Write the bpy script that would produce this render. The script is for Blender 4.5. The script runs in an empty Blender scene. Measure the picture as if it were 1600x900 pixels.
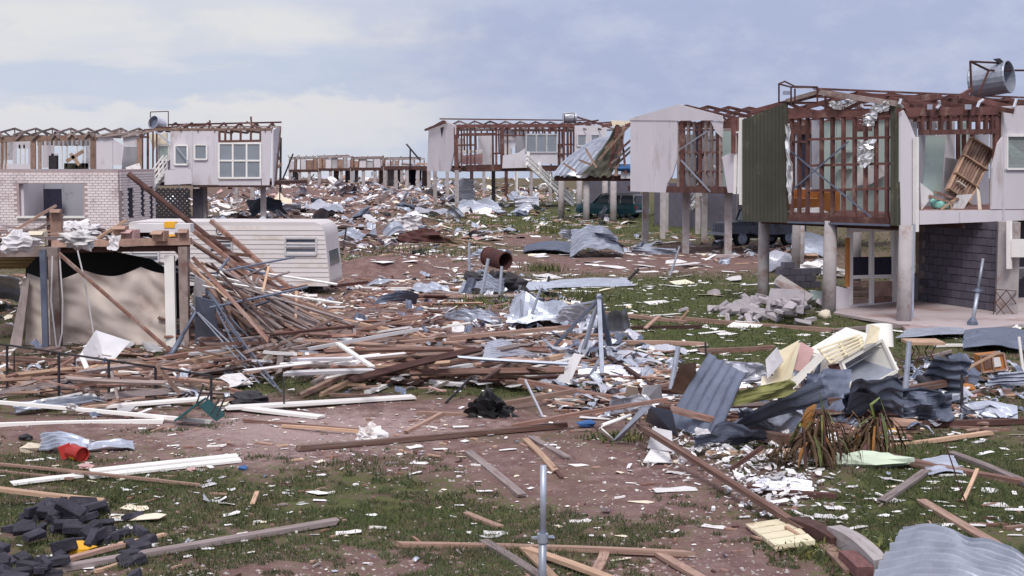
import bpy, math, random
import numpy as np
from mathutils import Vector as V, Matrix as Mx, noise as mnoise
S = bpy.context.scene
COL = S.collection
# ---------------------------------------------------------------- camera
CAMH, FPX, HZ = 3.9, 2222.0, 245.0
PITCH = math.atan((450 - HZ) / FPX)
cd = bpy.data.cameras.new('camera'); cam = bpy.data.objects.new('camera', cd); COL.objects.link(cam)
cam.location = (0, 0, CAMH); cam.rotation_euler = (math.pi / 2 - PITCH, 0, 0)
cd.sensor_width = 36; cd.lens = 36 * FPX / 1600; cd.clip_end = 20000; cd.clip_start = 0.1
S.camera = cam
# ---------------------------------------------------------------- sky and sun
SUN_EL, SUN_AZ = math.radians(52), math.radians(180)     # azimuth clockwise from +Y, where the sun stands
w = bpy.data.worlds.new("World"); S.world = w; w.use_nodes = True
nt = w.node_tree; nt.nodes.clear()
def N(t, **k):
    n = nt.nodes.new(t)
    for a, b in k.items(): setattr(n, a, b)
    return n
def L(a, b): nt.links.new(a, b)
def math_(op, a, b=None, clamp=False):
    n = N('ShaderNodeMath', operation=op, use_clamp=clamp)
    for i, x in enumerate((a, b)):
        if x is None: continue
        if isinstance(x, (int, float)): n.inputs[i].default_value = x
        else: L(x, n.inputs[i])
    return n.outputs[0]
def sstep(x, a, b):
    n = N('ShaderNodeMapRange', interpolation_type='SMOOTHSTEP')
    L(x, n.inputs[0]); n.inputs[1].default_value = a; n.inputs[2].default_value = b
    return n.outputs[0]
def cmix(f, a, b):
    n = N('ShaderNodeMix', data_type='RGBA')
    if isinstance(f, (int, float)): n.inputs[0].default_value = f
    else: L(f, n.inputs[0])
    for i, x in ((6, a), (7, b)):
        if isinstance(x, tuple): n.inputs[i].default_value = (x[0], x[1], x[2], 1)
        else: L(x, n.inputs[i])
    return n.outputs[2]
tc = N('ShaderNodeTexCoord'); sep = N('ShaderNodeSeparateXYZ'); L(tc.outputs['Generated'], sep.inputs[0])
dx, dy, dz = sep.outputs
dzc = math_('MAXIMUM', dz, 0.004)
comb = N('ShaderNodeCombineXYZ'); L(dx, comb.inputs[0]); L(dy, comb.inputs[1]); L(dzc, comb.inputs[2])
sky = N('ShaderNodeTexSky', sky_type='NISHITA'); sky.sun_disc = False
sky.sun_elevation = SUN_EL; sky.sun_rotation = SUN_AZ; sky.dust_density = 3; L(comb.outputs[0], sky.inputs[0])
def cnoise(sx, sz, scale, det, rough=.55, off=0):
    m = N('ShaderNodeMapping'); m.inputs['Scale'].default_value = (sx, sx, sz); m.inputs['Location'].default_value = (off, off * .7, off * .3)
    L(comb.outputs[0], m.inputs[0])
    n = N('ShaderNodeTexNoise'); L(m.outputs[0], n.inputs['Vector'])
    n.inputs['Scale'].default_value = scale; n.inputs['Detail'].default_value = det; n.inputs['Roughness'].default_value = rough
    return n.outputs['Fac']
n1 = cnoise(1, 3.5, 5, 6, .55, 3.1); n2 = cnoise(1, 2.0, 14, 7, .6, 7.7); n3 = cnoise(1, 7, 4, 5, .55, 1.3)
K = 10.0
def c(r, g, b): return tuple(K * ((x / 255 + .055) / 1.055) ** 2.4 for x in (r, g, b))
left = sstep(dx, 0.16, -0.30)
cold = c(171, 181, 213); pale = c(209, 213, 226)
base = cmix(sstep(math_('ADD', left, math_('MULTIPLY', math_('SUBTRACT', n1, .5), .9)), .1, .9), cold, pale)
base = cmix(math_('MULTIPLY', sstep(dzc, .05, .0), .6), base, c(194, 206, 227))
# cream stratus
e1 = math_('ADD', dzc, math_('MULTIPLY', math_('SUBTRACT', n3, .5), .11))
band = math_('MULTIPLY', sstep(e1, .050, .078), sstep(e1, .122, .076))
band = math_('MULTIPLY', band, sstep(dx, .06, -.16))
base = cmix(math_('MULTIPLY', band, math_('MULTIPLY', sstep(n2, .3, .65), .75)), base, c(237, 233, 224))
# blue gap under the stratus
gap = math_('MULTIPLY', sstep(e1, .034, .045), sstep(e1, .063, .054))
gap = math_('MULTIPLY', gap, sstep(dx, -.02, -.16))
base = cmix(math_('MULTIPLY', gap, .45), base, c(180, 199, 224))
# low cumulus
e2 = math_('ADD', dzc, math_('MULTIPLY', math_('SUBTRACT', n2, .5), .065))
e2 = math_('ADD', e2, math_('MULTIPLY', math_('SUBTRACT', n1, .5), .06))
cum = math_('MULTIPLY', sstep(e2, .043, .034), sstep(e2, .0, .028))
cum = math_('MULTIPLY', cum, sstep(dx, .0, -.09))
base = cmix(math_('MULTIPLY', cum, .62), base, c(236, 232, 228))
wisp = math_('MULTIPLY', sstep(n2, .42, .72), .42)
base = cmix(wisp, base, c(214, 217, 232))
# higher overcast
up = cmix(sstep(n1, .35, .65), (8.2, 8.3, 9.6), (11.0, 10.7, 11.4))
base = cmix(sstep(dzc, .16, .55), base, up)
base = cmix(.08, base, sky.outputs[0])
bg = N('ShaderNodeBackground'); L(base, bg.inputs[0]); bg.inputs[1].default_value = 0.1
out = N('ShaderNodeOutputWorld'); L(bg.outputs[0], out.inputs[0])
sd = bpy.data.lights.new('sun', 'SUN'); sun = bpy.data.objects.new('sun', sd); COL.objects.link(sun)
sd.energy = 2.3; sd.angle = math.radians(16); sd.color = (1, .96, .9)
sv = V((math.sin(SUN_AZ) * math.cos(SUN_EL), math.cos(SUN_AZ) * math.cos(SUN_EL), math.sin(SUN_EL)))
sun.rotation_euler = sv.to_track_quat('Z', 'Y').to_euler()
vs = S.view_settings
vs.view_transform = 'Standard'; vs.look = 'None'; vs.gamma = 1; vs.use_curve_mapping = False; vs.exposure = 0.08
# ---------------------------------------------------------------- pixel helpers (1600 x 900 photo pixels -> world)
cp, sp_ = math.cos(PITCH), math.sin(PITCH)
def ray(px, py):
    x, y = (px - 800) / FPX, -(py - 450) / FPX
    return V((x, y * sp_ + cp, y * cp - sp_))
def P(px, py, z=0.0):
    d = ray(px, py); t = (z - CAMH) / d.z
    return V((0, 0, CAMH)) + d * t
def PY(px, py, Y):
    d = ray(px, py); return V((0, 0, CAMH)) + d * (Y / d.y)
def to_px(p):
    q = p - V((0, 0, CAMH)); zc = q.y * cp - q.z * sp_; yc = q.y * sp_ + q.z * cp
    return 800 + FPX * q.x / zc, 450 - FPX * yc / zc
# ---------------------------------------------------------------- ground relief
_b = []
for px, py, rx, ry, h in ((600, 428, 1.5, 1.3, .55), (560, 432, 1.0, 1.0, .3), (820, 376, 1.9, 2.0, .25), (650, 425, .8, 1.0, .25), (480, 300, 5, 6, .5), (1290, 735, .8, .7, .12), (1375, 700, .8, .6, .12)):
    q = P(px, py); _b.append((q.x, q.y, rx, ry, h))
def gz(x, y):
    z = .035 * math.sin(x * .9 + 1.3) * math.sin(y * .7 + x * .23) + .02 * math.sin(x * 2.1 - y * 1.7)
    for bx, by, rx, ry, h in _b:
        q = ((x - bx) / rx) ** 2 + ((y - by) / ry) ** 2
        if q < 6: z += h * math.exp(-q)
    if y > 260: z -= .02 * (y - 260)
    return z
def G(px, py, up=0.0):
    p = P(px, py, up); p.z = up + gz(p.x, p.y); return p
# ---------------------------------------------------------------- materials
MATS = {}
def mat(name, col, rough=.8, metal=0.0, var=.15, scale=3.0, col2=None, f2=.35, sc2=2.0, bump=.0, bscale=30, stretch=None, spec=.3, rnd=.2, alpha=None, waves=None):
    m = bpy.data.materials.new(name); m.use_nodes = True; t = m.node_tree; b = t.nodes['Principled BSDF']
    def A(ty, **k):
        n = t.nodes.new(ty)
        for a, v in k.items(): setattr(n, a, v)
        return n
    tcn = A('ShaderNodeTexCoord'); oi = A('ShaderNodeObjectInfo')
    ad = A('ShaderNodeVectorMath', operation='MULTIPLY_ADD'); ad.inputs[1].default_value = (stretch or (1, 1, 1))
    sc = A('ShaderNodeVectorMath', operation='SCALE'); sc.inputs[0].default_value = (37, 23, 51); t.links.new(oi.outputs['Random'], sc.inputs['Scale'])
    t.links.new(tcn.outputs['Object'], ad.inputs[0]); t.links.new(sc.outputs[0], ad.inputs[2])
    n = A('ShaderNodeTexNoise'); n.inputs['Scale'].default_value = scale; n.inputs['Detail'].default_value = 6; n.inputs['Roughness'].default_value = .62
    t.links.new(ad.outputs[0], n.inputs['Vector'])
    dark = tuple(x * (1 - var) for x in col); lite = tuple(min(.9, x * (1 + var)) for x in col)
    r = A('ShaderNodeValToRGB'); r.color_ramp.elements[0].position = .3; r.color_ramp.elements[1].position = .7
    r.color_ramp.elements[0].color = (*dark, 1); r.color_ramp.elements[1].color = (*lite, 1)
    t.links.new(n.outputs['Fac'], r.inputs[0]); co = r.outputs[0]
    if col2:
        n2 = A('ShaderNodeTexNoise'); n2.inputs['Scale'].default_value = sc2; n2.inputs['Detail'].default_value = 8; n2.inputs['Roughness'].default_value = .65
        t.links.new(ad.outputs[0], n2.inputs['Vector'])
        mr = A('ShaderNodeMapRange'); mr.inputs[1].default_value = .72 - f2 * .5; mr.inputs[2].default_value = .86 - f2 * .5
        t.links.new(n2.outputs['Fac'], mr.inputs[0])
        mx = A('ShaderNodeMix', data_type='RGBA'); t.links.new(mr.outputs[0], mx.inputs[0]); t.links.new(co, mx.inputs[6]); mx.inputs[7].default_value = (*col2, 1); co = mx.outputs[2]
    if rnd:
        hs = A('ShaderNodeHueSaturation'); mm = A('ShaderNodeMapRange'); mm.inputs[3].default_value = 1 - rnd; mm.inputs[4].default_value = 1 + rnd
        t.links.new(oi.outputs['Random'], mm.inputs[0]); t.links.new(mm.outputs[0], hs.inputs['Value']); t.links.new(co, hs.inputs['Color']); co = hs.outputs[0]
    t.links.new(co, b.inputs['Base Color'])
    b.inputs['Roughness'].default_value = rough; b.inputs['Metallic'].default_value = metal
    b.inputs['Specular IOR Level'].default_value = spec
    if bump:
        nb = A('ShaderNodeTexNoise'); nb.inputs['Scale'].default_value = bscale; nb.inputs['Detail'].default_value = 4
        t.links.new(ad.outputs[0], nb.inputs['Vector'])
        bp = A('ShaderNodeBump'); bp.inputs['Strength'].default_value = bump; bp.inputs['Distance'].default_value = .02
        t.links.new(nb.outputs['Fac'], bp.inputs['Height']); t.links.new(bp.outputs[0], b.inputs['Normal'])
    if alpha is not None: b.inputs['Alpha'].default_value = alpha
    MATS[name] = m; return m
WS = (1.5, .9, .9)
mat('wood_red', (.185, .10, .08), .85, var=.45, scale=3, stretch=WS, col2=(.27, .20, .18), f2=.45, rnd=.4)
mat('wood_brown', (.29, .185, .15), .85, var=.35, scale=3, stretch=WS, col2=(.33, .24, .19), f2=.4, rnd=.35)
mat('wood_pale', (.42, .28, .20), .8, var=.25, scale=3, stretch=WS, col2=(.28, .16, .11), f2=.3, rnd=.25)
mat('wood_grey', (.215, .175, .175), .9, var=.3, scale=3, stretch=WS, col2=(.12, .075, .07), f2=.35, rnd=.3)
mat('wood_dark', (.075, .038, .034), .9, var=.4, scale=3, stretch=WS, rnd=.3)
mat('frame_red', (.115, .052, .047), .85, var=.4, scale=2.5, col2=(.22, .14, .12), f2=.35, rnd=.3)
mat('frame_grey', (.25, .20, .19), .9, var=.3, scale=2.5, col2=(.15, .09, .08), f2=.4, rnd=.3)
mat('paint_white', (.76, .74, .73), .55, var=.08, scale=2, col2=(.42, .36, .33), f2=.18, sc2=4, rnd=.08)
mat('board_white', (.70, .685, .70), .8, var=.1, scale=2, col2=(.42, .35, .33), f2=.36, sc2=3, rnd=.22, bump=.15)
mat('board_cream', (.70, .62, .50), .8, var=.12, scale=2, col2=(.42, .32, .25), f2=.3, sc2=3, rnd=.14)
mat('board_grey', (.46, .45, .48), .8, var=.15, scale=2, col2=(.3, .27, .28), f2=.3, sc2=3, rnd=.2)
mat('wall_white', (.58, .55, .60), .75, var=.07, scale=.9, col2=(.40, .35, .35), f2=.3, sc2=1.6, stretch=(1, 1, .3), rnd=.05, bump=.05)
mat('mint', (.40, .49, .47), .6, var=.07, scale=1, col2=(.30, .34, .33), f2=.2, sc2=2, rnd=.08)
mat('inner_grey', (.33, .33, .38), .7, var=.12, scale=1, col2=(.22, .21, .24), f2=.3, sc2=2, rnd=.15)
mat('curtain', (.025, .024, .045), .9, var=.3, rnd=.1)
mat('olive', (.062, .061, .046), .65, var=.16, scale=1.3, col2=(.13, .125, .085), f2=.3, sc2=2, rnd=.06)
mat('galv', (.36, .39, .47), .42, .45, var=.18, scale=3, col2=(.30, .32, .40), f2=.35, sc2=5, rnd=.15)
mat('galv_dull', (.13, .15, .21), .5, .3, var=.25, scale=2, col2=(.08, .09, .14), f2=.35, sc2=4, rnd=.2)
mat('galv_bright', (.50, .51, .58), .32, .5, var=.12, scale=3, col2=(.42, .43, .50), f2=.3, sc2=5, rnd=.1)
mat('galv_rust', (.33, .34, .39), .5, .3, var=.2, scale=2, col2=(.17, .075, .05), f2=.5, sc2=4, rnd=.15)
mat('foil', (.75, .75, .78), .3, .6, var=.1, scale=4, rnd=.1)
mat('rust', (.075, .03, .027), .85, var=.4, scale=4, col2=(.06, .028, .03), f2=.5, sc2=3, rnd=.15)
mat('iron_dark', (.03, .028, .034), .6, .2, var=.3, rnd=.2)
mat('concrete', (.37, .34, .35), .9, var=.14, scale=2, col2=(.27, .19, .17), f2=.42, sc2=2.5, bump=.2, rnd=.1)
mat('slab', (.40, .34, .35), .9, var=.12, scale=.8, col2=(.28, .19, .18), f2=.4, sc2=.7, bump=.1, rnd=.02)
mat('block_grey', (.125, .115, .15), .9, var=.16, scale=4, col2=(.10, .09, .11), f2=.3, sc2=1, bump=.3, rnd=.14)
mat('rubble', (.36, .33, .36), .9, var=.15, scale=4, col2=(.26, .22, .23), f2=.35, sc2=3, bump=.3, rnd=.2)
mat('mortar', (.33, .26, .27), .95, var=.1)
mat('brick_white', (.70, .63, .65), .85, var=.1, scale=3, col2=(.43, .36, .38), f2=.35, sc2=1.5, rnd=.05)
mat('brick_black', (.030, .028, .042), .7, var=.35, scale=6, col2=(.06, .055, .075), f2=.4, sc2=8, bump=.4, rnd=.3)
mat('brick_tan', (.33, .22, .10), .9, var=.2, scale=3, rnd=.15)
mat('canvas', (.55, .475, .44), .9, var=.09, scale=2, col2=(.40, .31, .28), f2=.4, sc2=1.2, rnd=0)
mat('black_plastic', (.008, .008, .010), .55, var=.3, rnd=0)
mat('caravan_paint', (.59, .55, .56), .5, var=.08, scale=.8, col2=(.47, .39, .33), f2=.34, sc2=.8, rnd=.04)
mat('glass', (.10, .115, .15), .12, var=.2, scale=.7, rnd=.1, spec=.6)
mat('glass_pale', (.22, .245, .285), .2, var=.12, scale=.8, rnd=.12, spec=.5)
mat('teal', (.018, .11, .12), .5, var=.2, rnd=.05)
mat('teal_car', (.022, .085, .105), .35, var=.15, col2=(.06, .09, .10), f2=.2, rnd=0)
mat('car_white', (.62, .60, .62), .4, var=.08, rnd=0)
mat('rover', (.16, .18, .23), .5, var=.15, scale=2, col2=(.10, .10, .12), f2=.35, rnd=0)
mat('rubber', (.012, .012, .014), .8, var=.2, rnd=0)
mat('yellow', (.72, .38, .03), .6, var=.1, rnd=.05)
mat('yellow_green', (.20, .20, .07), .6, var=.2, scale=3, rnd=.05)
mat('red_tin', (.36, .03, .025), .4, var=.15, rnd=.05)
mat('orange_wood', (.42, .17, .05), .6, var=.2, rnd=.1)
mat('enamel', (.72, .70, .66), .35, var=.06, col2=(.45, .37, .28), f2=.22, sc2=3, rnd=.05)
mat('enamel_cream', (.66, .59, .43), .5, var=.1, col2=(.40, .30, .18), f2=.3, sc2=3, rnd=.1)
mat('cardboard', (.42, .27, .21), .9, var=.15, rnd=.2)
mat('cloth_white', (.62, .60, .63), .9, var=.08, rnd=.08)
mat('mint_bag', (.28, .62, .55), .6, var=.12, rnd=.05)
mat('leaf_dry', (.085, .056, .034), .9, var=.4, scale=6, col2=(.09, .05, .03), f2=.5, sc2=5, rnd=.25)
mat('leaf_rust', (.22, .10, .03), .8, var=.3, scale=6, rnd=.15)
mat('leaf_green', (.15, .19, .06), .7, var=.3, scale=6, rnd=.2)
mat('weed', (.085, .10, .04), .8, var=.35, scale=3, col2=(.22, .20, .06), f2=.4, sc2=6, rnd=.2)
mat('soil_red', (.155, .075, .075), .95, var=.3, scale=4, bump=.5)
mat('blue_cloth', (.05, .13, .33), .8, var=.2, rnd=.2)
mat('pink', (.52, .33, .33), .8, var=.15, rnd=.15)
mat('wrap_pale_green', (.52, .60, .48), .5, var=.12, rnd=.1)
# ---------------------------------------------------------------- mesh helpers
Z = V((0, 0, 1))
class MB:
    def __init__(s): s.v = []; s.f = []; s.m = []
    def add(s, vs, fs, mi=0):
        o = len(s.v); s.v += [tuple(x) for x in vs]
        s.f += [tuple(i + o for i in f) for f in fs]; s.m += [mi] * len(fs); return s
    def pbox(s, c_, a, b, d, mi=0):
        c_ = V(c_); vs = [c_ + a * i + b * j + d * k for i in (-1, 1) for j in (-1, 1) for k in (-1, 1)]
        return s.add(vs, [(0, 1, 3, 2), (4, 6, 7, 5), (0, 4, 5, 1), (2, 3, 7, 6), (0, 2, 6, 4), (1, 5, 7, 3)], mi)
    def box(s, x0, x1, y0, y1, z0, z1, mi=0):
        return s.pbox(((x0 + x1) / 2, (y0 + y1) / 2, (z0 + z1) / 2), V(((x1 - x0) / 2, 0, 0)), V((0, (y1 - y0) / 2, 0)), V((0, 0, (z1 - z0) / 2)), mi)
    def beam(s, p, q, w_, h_, up=Z, mi=0):
        p, q = V(p), V(q); d = (q - p)
        if d.length < 1e-6: return s
        n = d.normalized(); u = V(up)
        if abs(n.dot(u)) > .98: u = V((0, 1, 0))
        a = n.cross(u).normalized(); b = a.cross(n).normalized()
        return s.pbox((p + q) / 2, d / 2, a * w_ / 2, b * h_ / 2, mi)
    def tube(s, pts, r, n=8, mi=0, cap=True):
        pts = [V(p) for p in pts]; rs = r if isinstance(r, (list, tuple)) else [r] * len(pts)
        vs = []; fs = []; k = len(pts); ref = None
        for i, p in enumerate(pts):
            d = (pts[min(i + 1, k - 1)] - pts[max(i - 1, 0)]).normalized()
            if ref is None: ref = V((0, 0, 1)) if abs(d.z) < .9 else V((1, 0, 0))
            a = d.cross(ref).normalized(); b = a.cross(d).normalized(); ref = b
            for j in range(n):
                t = 2 * math.pi * j / n; vs.append(p + (a * math.cos(t) + b * math.sin(t)) * rs[i])
        for i in range(k - 1):
            for j in range(n):
                fs.append((i * n + j, i * n + (j + 1) % n, (i + 1) * n + (j + 1) % n, (i + 1) * n + j))
        if cap: fs += [tuple(range(n - 1, -1, -1)), tuple(range((k - 1) * n, k * n))]
        return s.add(vs, fs, mi)
    def prism(s, poly, ext, mi=0):
        poly = [V(p) for p in poly]; ext = V(ext); n = len(poly)
        fs = [tuple(range(n)), tuple(range(2 * n - 1, n - 1, -1))] + [(i, n + i, n + (i + 1) % n, (i + 1) % n) for i in range(n)]
        return s.add(poly + [p + ext for p in poly], fs, mi)
    def grid(s, rows, mi=0):
        nu, nv = len(rows), len(rows[0])
        return s.add([p for r in rows for p in r], [(i * nv + j, i * nv + j + 1, (i + 1) * nv + j + 1, (i + 1) * nv + j) for i in range(nu - 1) for j in range(nv - 1)], mi)
    def xf(s, M):
        s.v = [tuple(M @ V(p)) for p in s.v]; return s
WL = {}
def tag(o, label=None, cat=None, group=None, kind=None):
    for k, v in (('label', label), ('category', cat), ('group', group), ('kind', kind)):
        if v: o[k] = v
    return o
def mlist(m): return [MATS[x] for x in (m if isinstance(m, (list, tuple)) else [m])]
def mesh_of(name, mb, m, org=V((0, 0, 0)), smooth=False):
    me = bpy.data.meshes.new(name); me.from_pydata([(x - org.x, y - org.y, z - org.z) for x, y, z in mb.v], [], mb.f)
    for x in mlist(m): me.materials.append(x)
    if len(me.materials) > 1: me.polygons.foreach_set('material_index', mb.m)
    if smooth: me.polygons.foreach_set('use_smooth', [True] * len(me.polygons))
    me.update(); return me
def link(name, me, parent=None, loc=(0, 0, 0)):
    o = bpy.data.objects.new(name, me); COL.objects.link(o)
    loc = V(loc); WL[o.name] = loc
    if parent: o.parent = parent; o.location = loc - WL[parent.name]
    else: o.location = loc
    return o
def mk(name, mb, m, parent=None, label=None, cat=None, group=None, kind=None, smooth=False):
    a = np.array(mb.v); lo, hi = a.min(0), a.max(0)
    org = V(((lo[0] + hi[0]) / 2, (lo[1] + hi[1]) / 2, lo[2]))
    return tag(link(name, mesh_of(name, mb, m, org, smooth), parent, org), label, cat, group, kind)
def thing(name, label, cat, loc, group=None):
    o = bpy.data.objects.new(name, None); COL.objects.link(o); o.location = loc; WL[o.name] = V(loc); o.empty_display_size = .3
    return tag(o, label, cat, group)
def orient(xa, up=Z):
    x = V(xa).normalized(); u = V(up)
    if abs(x.dot(u)) > .98: u = V((0, 1, 0))
    y = u.cross(x).normalized(); z = x.cross(y)
    return Mx((x, y, z)).transposed().to_4x4()
# ---------------------------------------------------------------- ground sheet with grass and dirt cover
def vnoise(x, y, seed=0):
    xi = np.floor(x).astype(np.int64); yi = np.floor(y).astype(np.int64); fx = x - xi; fy = y - yi
    def h(a, b):
        n = (a * 374761393 + b * 668265263 + seed * 974711) & 0x7fffffff
        n = ((n ^ (n >> 13)) * 1274126177) & 0x7fffffff
        return ((n ^ (n >> 16)) & 0xffff) / 65535.0
    u = fx * fx * (3 - 2 * fx); v = fy * fy * (3 - 2 * fy)
    return (h(xi, yi) * (1 - u) + h(xi + 1, yi) * u) * (1 - v) + (h(xi, yi + 1) * (1 - u) + h(xi + 1, yi + 1) * u) * v
def fbm(x, y, o=4, seed=0):
    r = 0; a = .5
    for i in range(o): r = r + a * vnoise(x * 2 ** i, y * 2 ** i, seed + i); a *= .5
    return r
COVER = [  # photo x, y, radius x, radius y, grass (+) or bare (-)
    (600, 655, 330, 32, -1.1), (880, 735, 190, 45, -.7), (1080, 770, 190, 55, -.55), (1130, 870, 170, 50, -.8), (640, 870, 120, 25, -.4), (440, 890, 260, 25, -.35), (350, 705, 260, 22, -.35), (560, 720, 200, 25, -.35),
    (600, 425, 90, 38, -1.3), (1000, 412, 270, 16, -1.1), (720, 500, 140, 40, -.9), (560, 350, 170, 50, -.6), (480, 305, 160, 22, -.7), (1130, 395, 120, 14, -.9), (820, 376, 45, 9, -1),
    (1290, 730, 90, 30, -.5), (1250, 620, 200, 50, -.6), (80, 680, 150, 25, -.5), (600, 540, 250, 60, -.7), (170, 590, 200, 40, -.35),
    (650, 800, 230, 60, .3), (1420, 770, 260, 80, .65), (1050, 470, 260, 45, .6), (860, 345, 260, 38, .55), (1110, 545, 220, 34, .6), (460, 605, 130, 16, .6), (760, 610, 140, 14, .6), (280, 780, 260, 40, .15), (1350, 525, 260, 20, .5), (1130, 340, 100, 30, .4), (1420, 870, 250, 30, .5), (680, 390, 60, 12, .4)]
def cover(px, py):
    g = np.full_like(px, .30)
    for a, b_, rx, ry, v in COVER: g = g + v * np.exp(-(((px - a) / rx) ** 2 + ((py - b_) / ry) ** 2))
    return g
def px_np(x, y):
    zc = y * cp + CAMH * sp_; yc = y * sp_ - CAMH * cp
    return 800 + FPX * x / zc, 450 - FPX * yc / zc
def make_ground():
    ys = np.concatenate([np.linspace(-40, 9, 8), np.geomspace(10, 300, 330), np.geomspace(330, 9000, 16)])
    ts = np.concatenate([np.linspace(-14, -.46, 10), np.linspace(-.45, .45, 300), np.linspace(.46, 14, 10)])
    Y, T = np.meshgrid(ys, ts, indexing='ij'); X = T * np.maximum(Y, 14)
    Zz = np.array([[gz(a, b_) if abs(a) < 400 else (-.02 * (b_ - 260) if b_ > 260 else 0) for a, b_ in zip(r, s)] for r, s in zip(X, Y)])
    nu, nv = Y.shape
    vs = np.stack([X, Y, Zz], -1).reshape(-1, 3)
    idx = np.arange(nu * nv).reshape(nu, nv)
    fs = np.stack([idx[:-1, :-1], idx[:-1, 1:], idx[1:, 1:], idx[1:, :-1]], -1).reshape(-1, 4)
    me = bpy.data.meshes.new('ground'); me.from_pydata(vs.tolist(), [], fs.tolist())
    px, py = px_np(X.ravel(), np.maximum(Y.ravel(), 5))
    g = cover(px, py)
    at = me.attributes.new('grass', 'FLOAT', 'POINT'); at.data.foreach_set('value', g.astype(np.float32))
    pale = 1.0 * np.exp(-(((px - 480) / 330) ** 2 + ((py - 668) / 34) ** 2)) + .5 * np.exp(-(((px - 380) / 260) ** 2 + ((py - 725) / 30) ** 2)) + .3 * np.exp(-(((px - 950) / 190) ** 2 + ((py - 740) / 40) ** 2))
    at = me.attributes.new('pale', 'FLOAT', 'POINT'); at.data.foreach_set('value', pale.astype(np.float32))
    me.polygons.foreach_set('use_smooth', [True] * len(me.polygons))
    m = bpy.data.materials.new('ground'); m.use_nodes = True; t = m.node_tree; b = t.nodes['Principled BSDF']; b.inputs['Roughness'].default_value = .95; b.inputs['Specular IOR Level'].default_value = .1
    def A(ty, **k):
        n = t.nodes.new(ty)
        for a, v in k.items(): setattr(n, a, v)
        return n
    geo = A('ShaderNodeNewGeometry')
    def no(s_, d, r=.6):
        n = A('ShaderNodeTexNoise'); n.inputs['Scale'].default_value = s_; n.inputs['Detail'].default_value = d; n.inputs['Roughness'].default_value = r
        t.links.new(geo.outputs['Position'], n.inputs['Vector']); return n.outputs['Fac']
    def ma(op, a, b_):
        n = A('ShaderNodeMath', operation=op)
        for i, x in enumerate((a, b_)):
            if isinstance(x, (int, float)): n.inputs[i].default_value = x
            else: t.links.new(x, n.inputs[i])
        return n.outputs[0]
    def mr(x, a, b_):
        n = A('ShaderNodeMapRange', interpolation_type='SMOOTHSTEP'); t.links.new(x, n.inputs[0]); n.inputs[1].default_value = a; n.inputs[2].default_value = b_; return n.outputs[0]
    def mx(f, a, b_):
        n = A('ShaderNodeMix', data_type='RGBA'); t.links.new(f, n.inputs[0])
        for i, x in ((6, a), (7, b_)):
            if isinstance(x, tuple): n.inputs[i].default_value = (*x, 1)
            else: t.links.new(x, n.inputs[i])
        return n.outputs[2]
    na = no(.8, 6); nb = no(3.5, 7, .7); nc = no(14, 5, .65); nd = no(45, 3)
    soil = mx(mr(nb, .35, .65), (.138, .082, .078), (.218, .144, .136))
    soil = mx(mr(na, .45, .75), soil, (.15, .10, .08))
    ap = A('ShaderNodeAttribute', attribute_name='pale')
    soil = mx(mr(ma('ADD', ap.outputs['Fac'], ma('MULTIPLY', ma('SUBTRACT', nb, .5), 1.6)), .25, 1.0), soil, (.33, .24, .235))
    soil = mx(mr(nd, .66, .74), soil, (.42, .33, .30))
    soil = mx(mr(nc, .40, .28), soil, (.11, .065, .06))
    gr = mx(mr(nb, .35, .65), (.048, .062, .022), (.085, .10, .035))
    gr = mx(mr(nc, .5, .72), gr, (.12, .115, .055))
    ag = A('ShaderNodeAttribute', attribute_name='grass')
    f = ma('ADD', ag.outputs['Fac'], ma('ADD', ma('MULTIPLY', ma('SUBTRACT', nb, .5), 2.2), ma('ADD', ma('MULTIPLY', ma('SUBTRACT', na, .5), 1.5), ma('MULTIPLY', ma('SUBTRACT', nc, .5), 2.4))))
    co = mx(mr(f, -.15, .75), soil, gr)
    t.links.new(co, b.inputs['Base Color'])
    bp = A('ShaderNodeBump'); bp.inputs['Strength'].default_value = .6; bp.inputs['Distance'].default_value = .05
    t.links.new(ma('ADD', nb, ma('MULTIPLY', nc, .5)), bp.inputs['Height']); t.links.new(bp.outputs[0], b.inputs['Normal'])
    me.materials.append(m); me.update()
    o = bpy.data.objects.new('ground', me); COL.objects.link(o); o['kind'] = 'structure'
make_ground()
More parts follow.
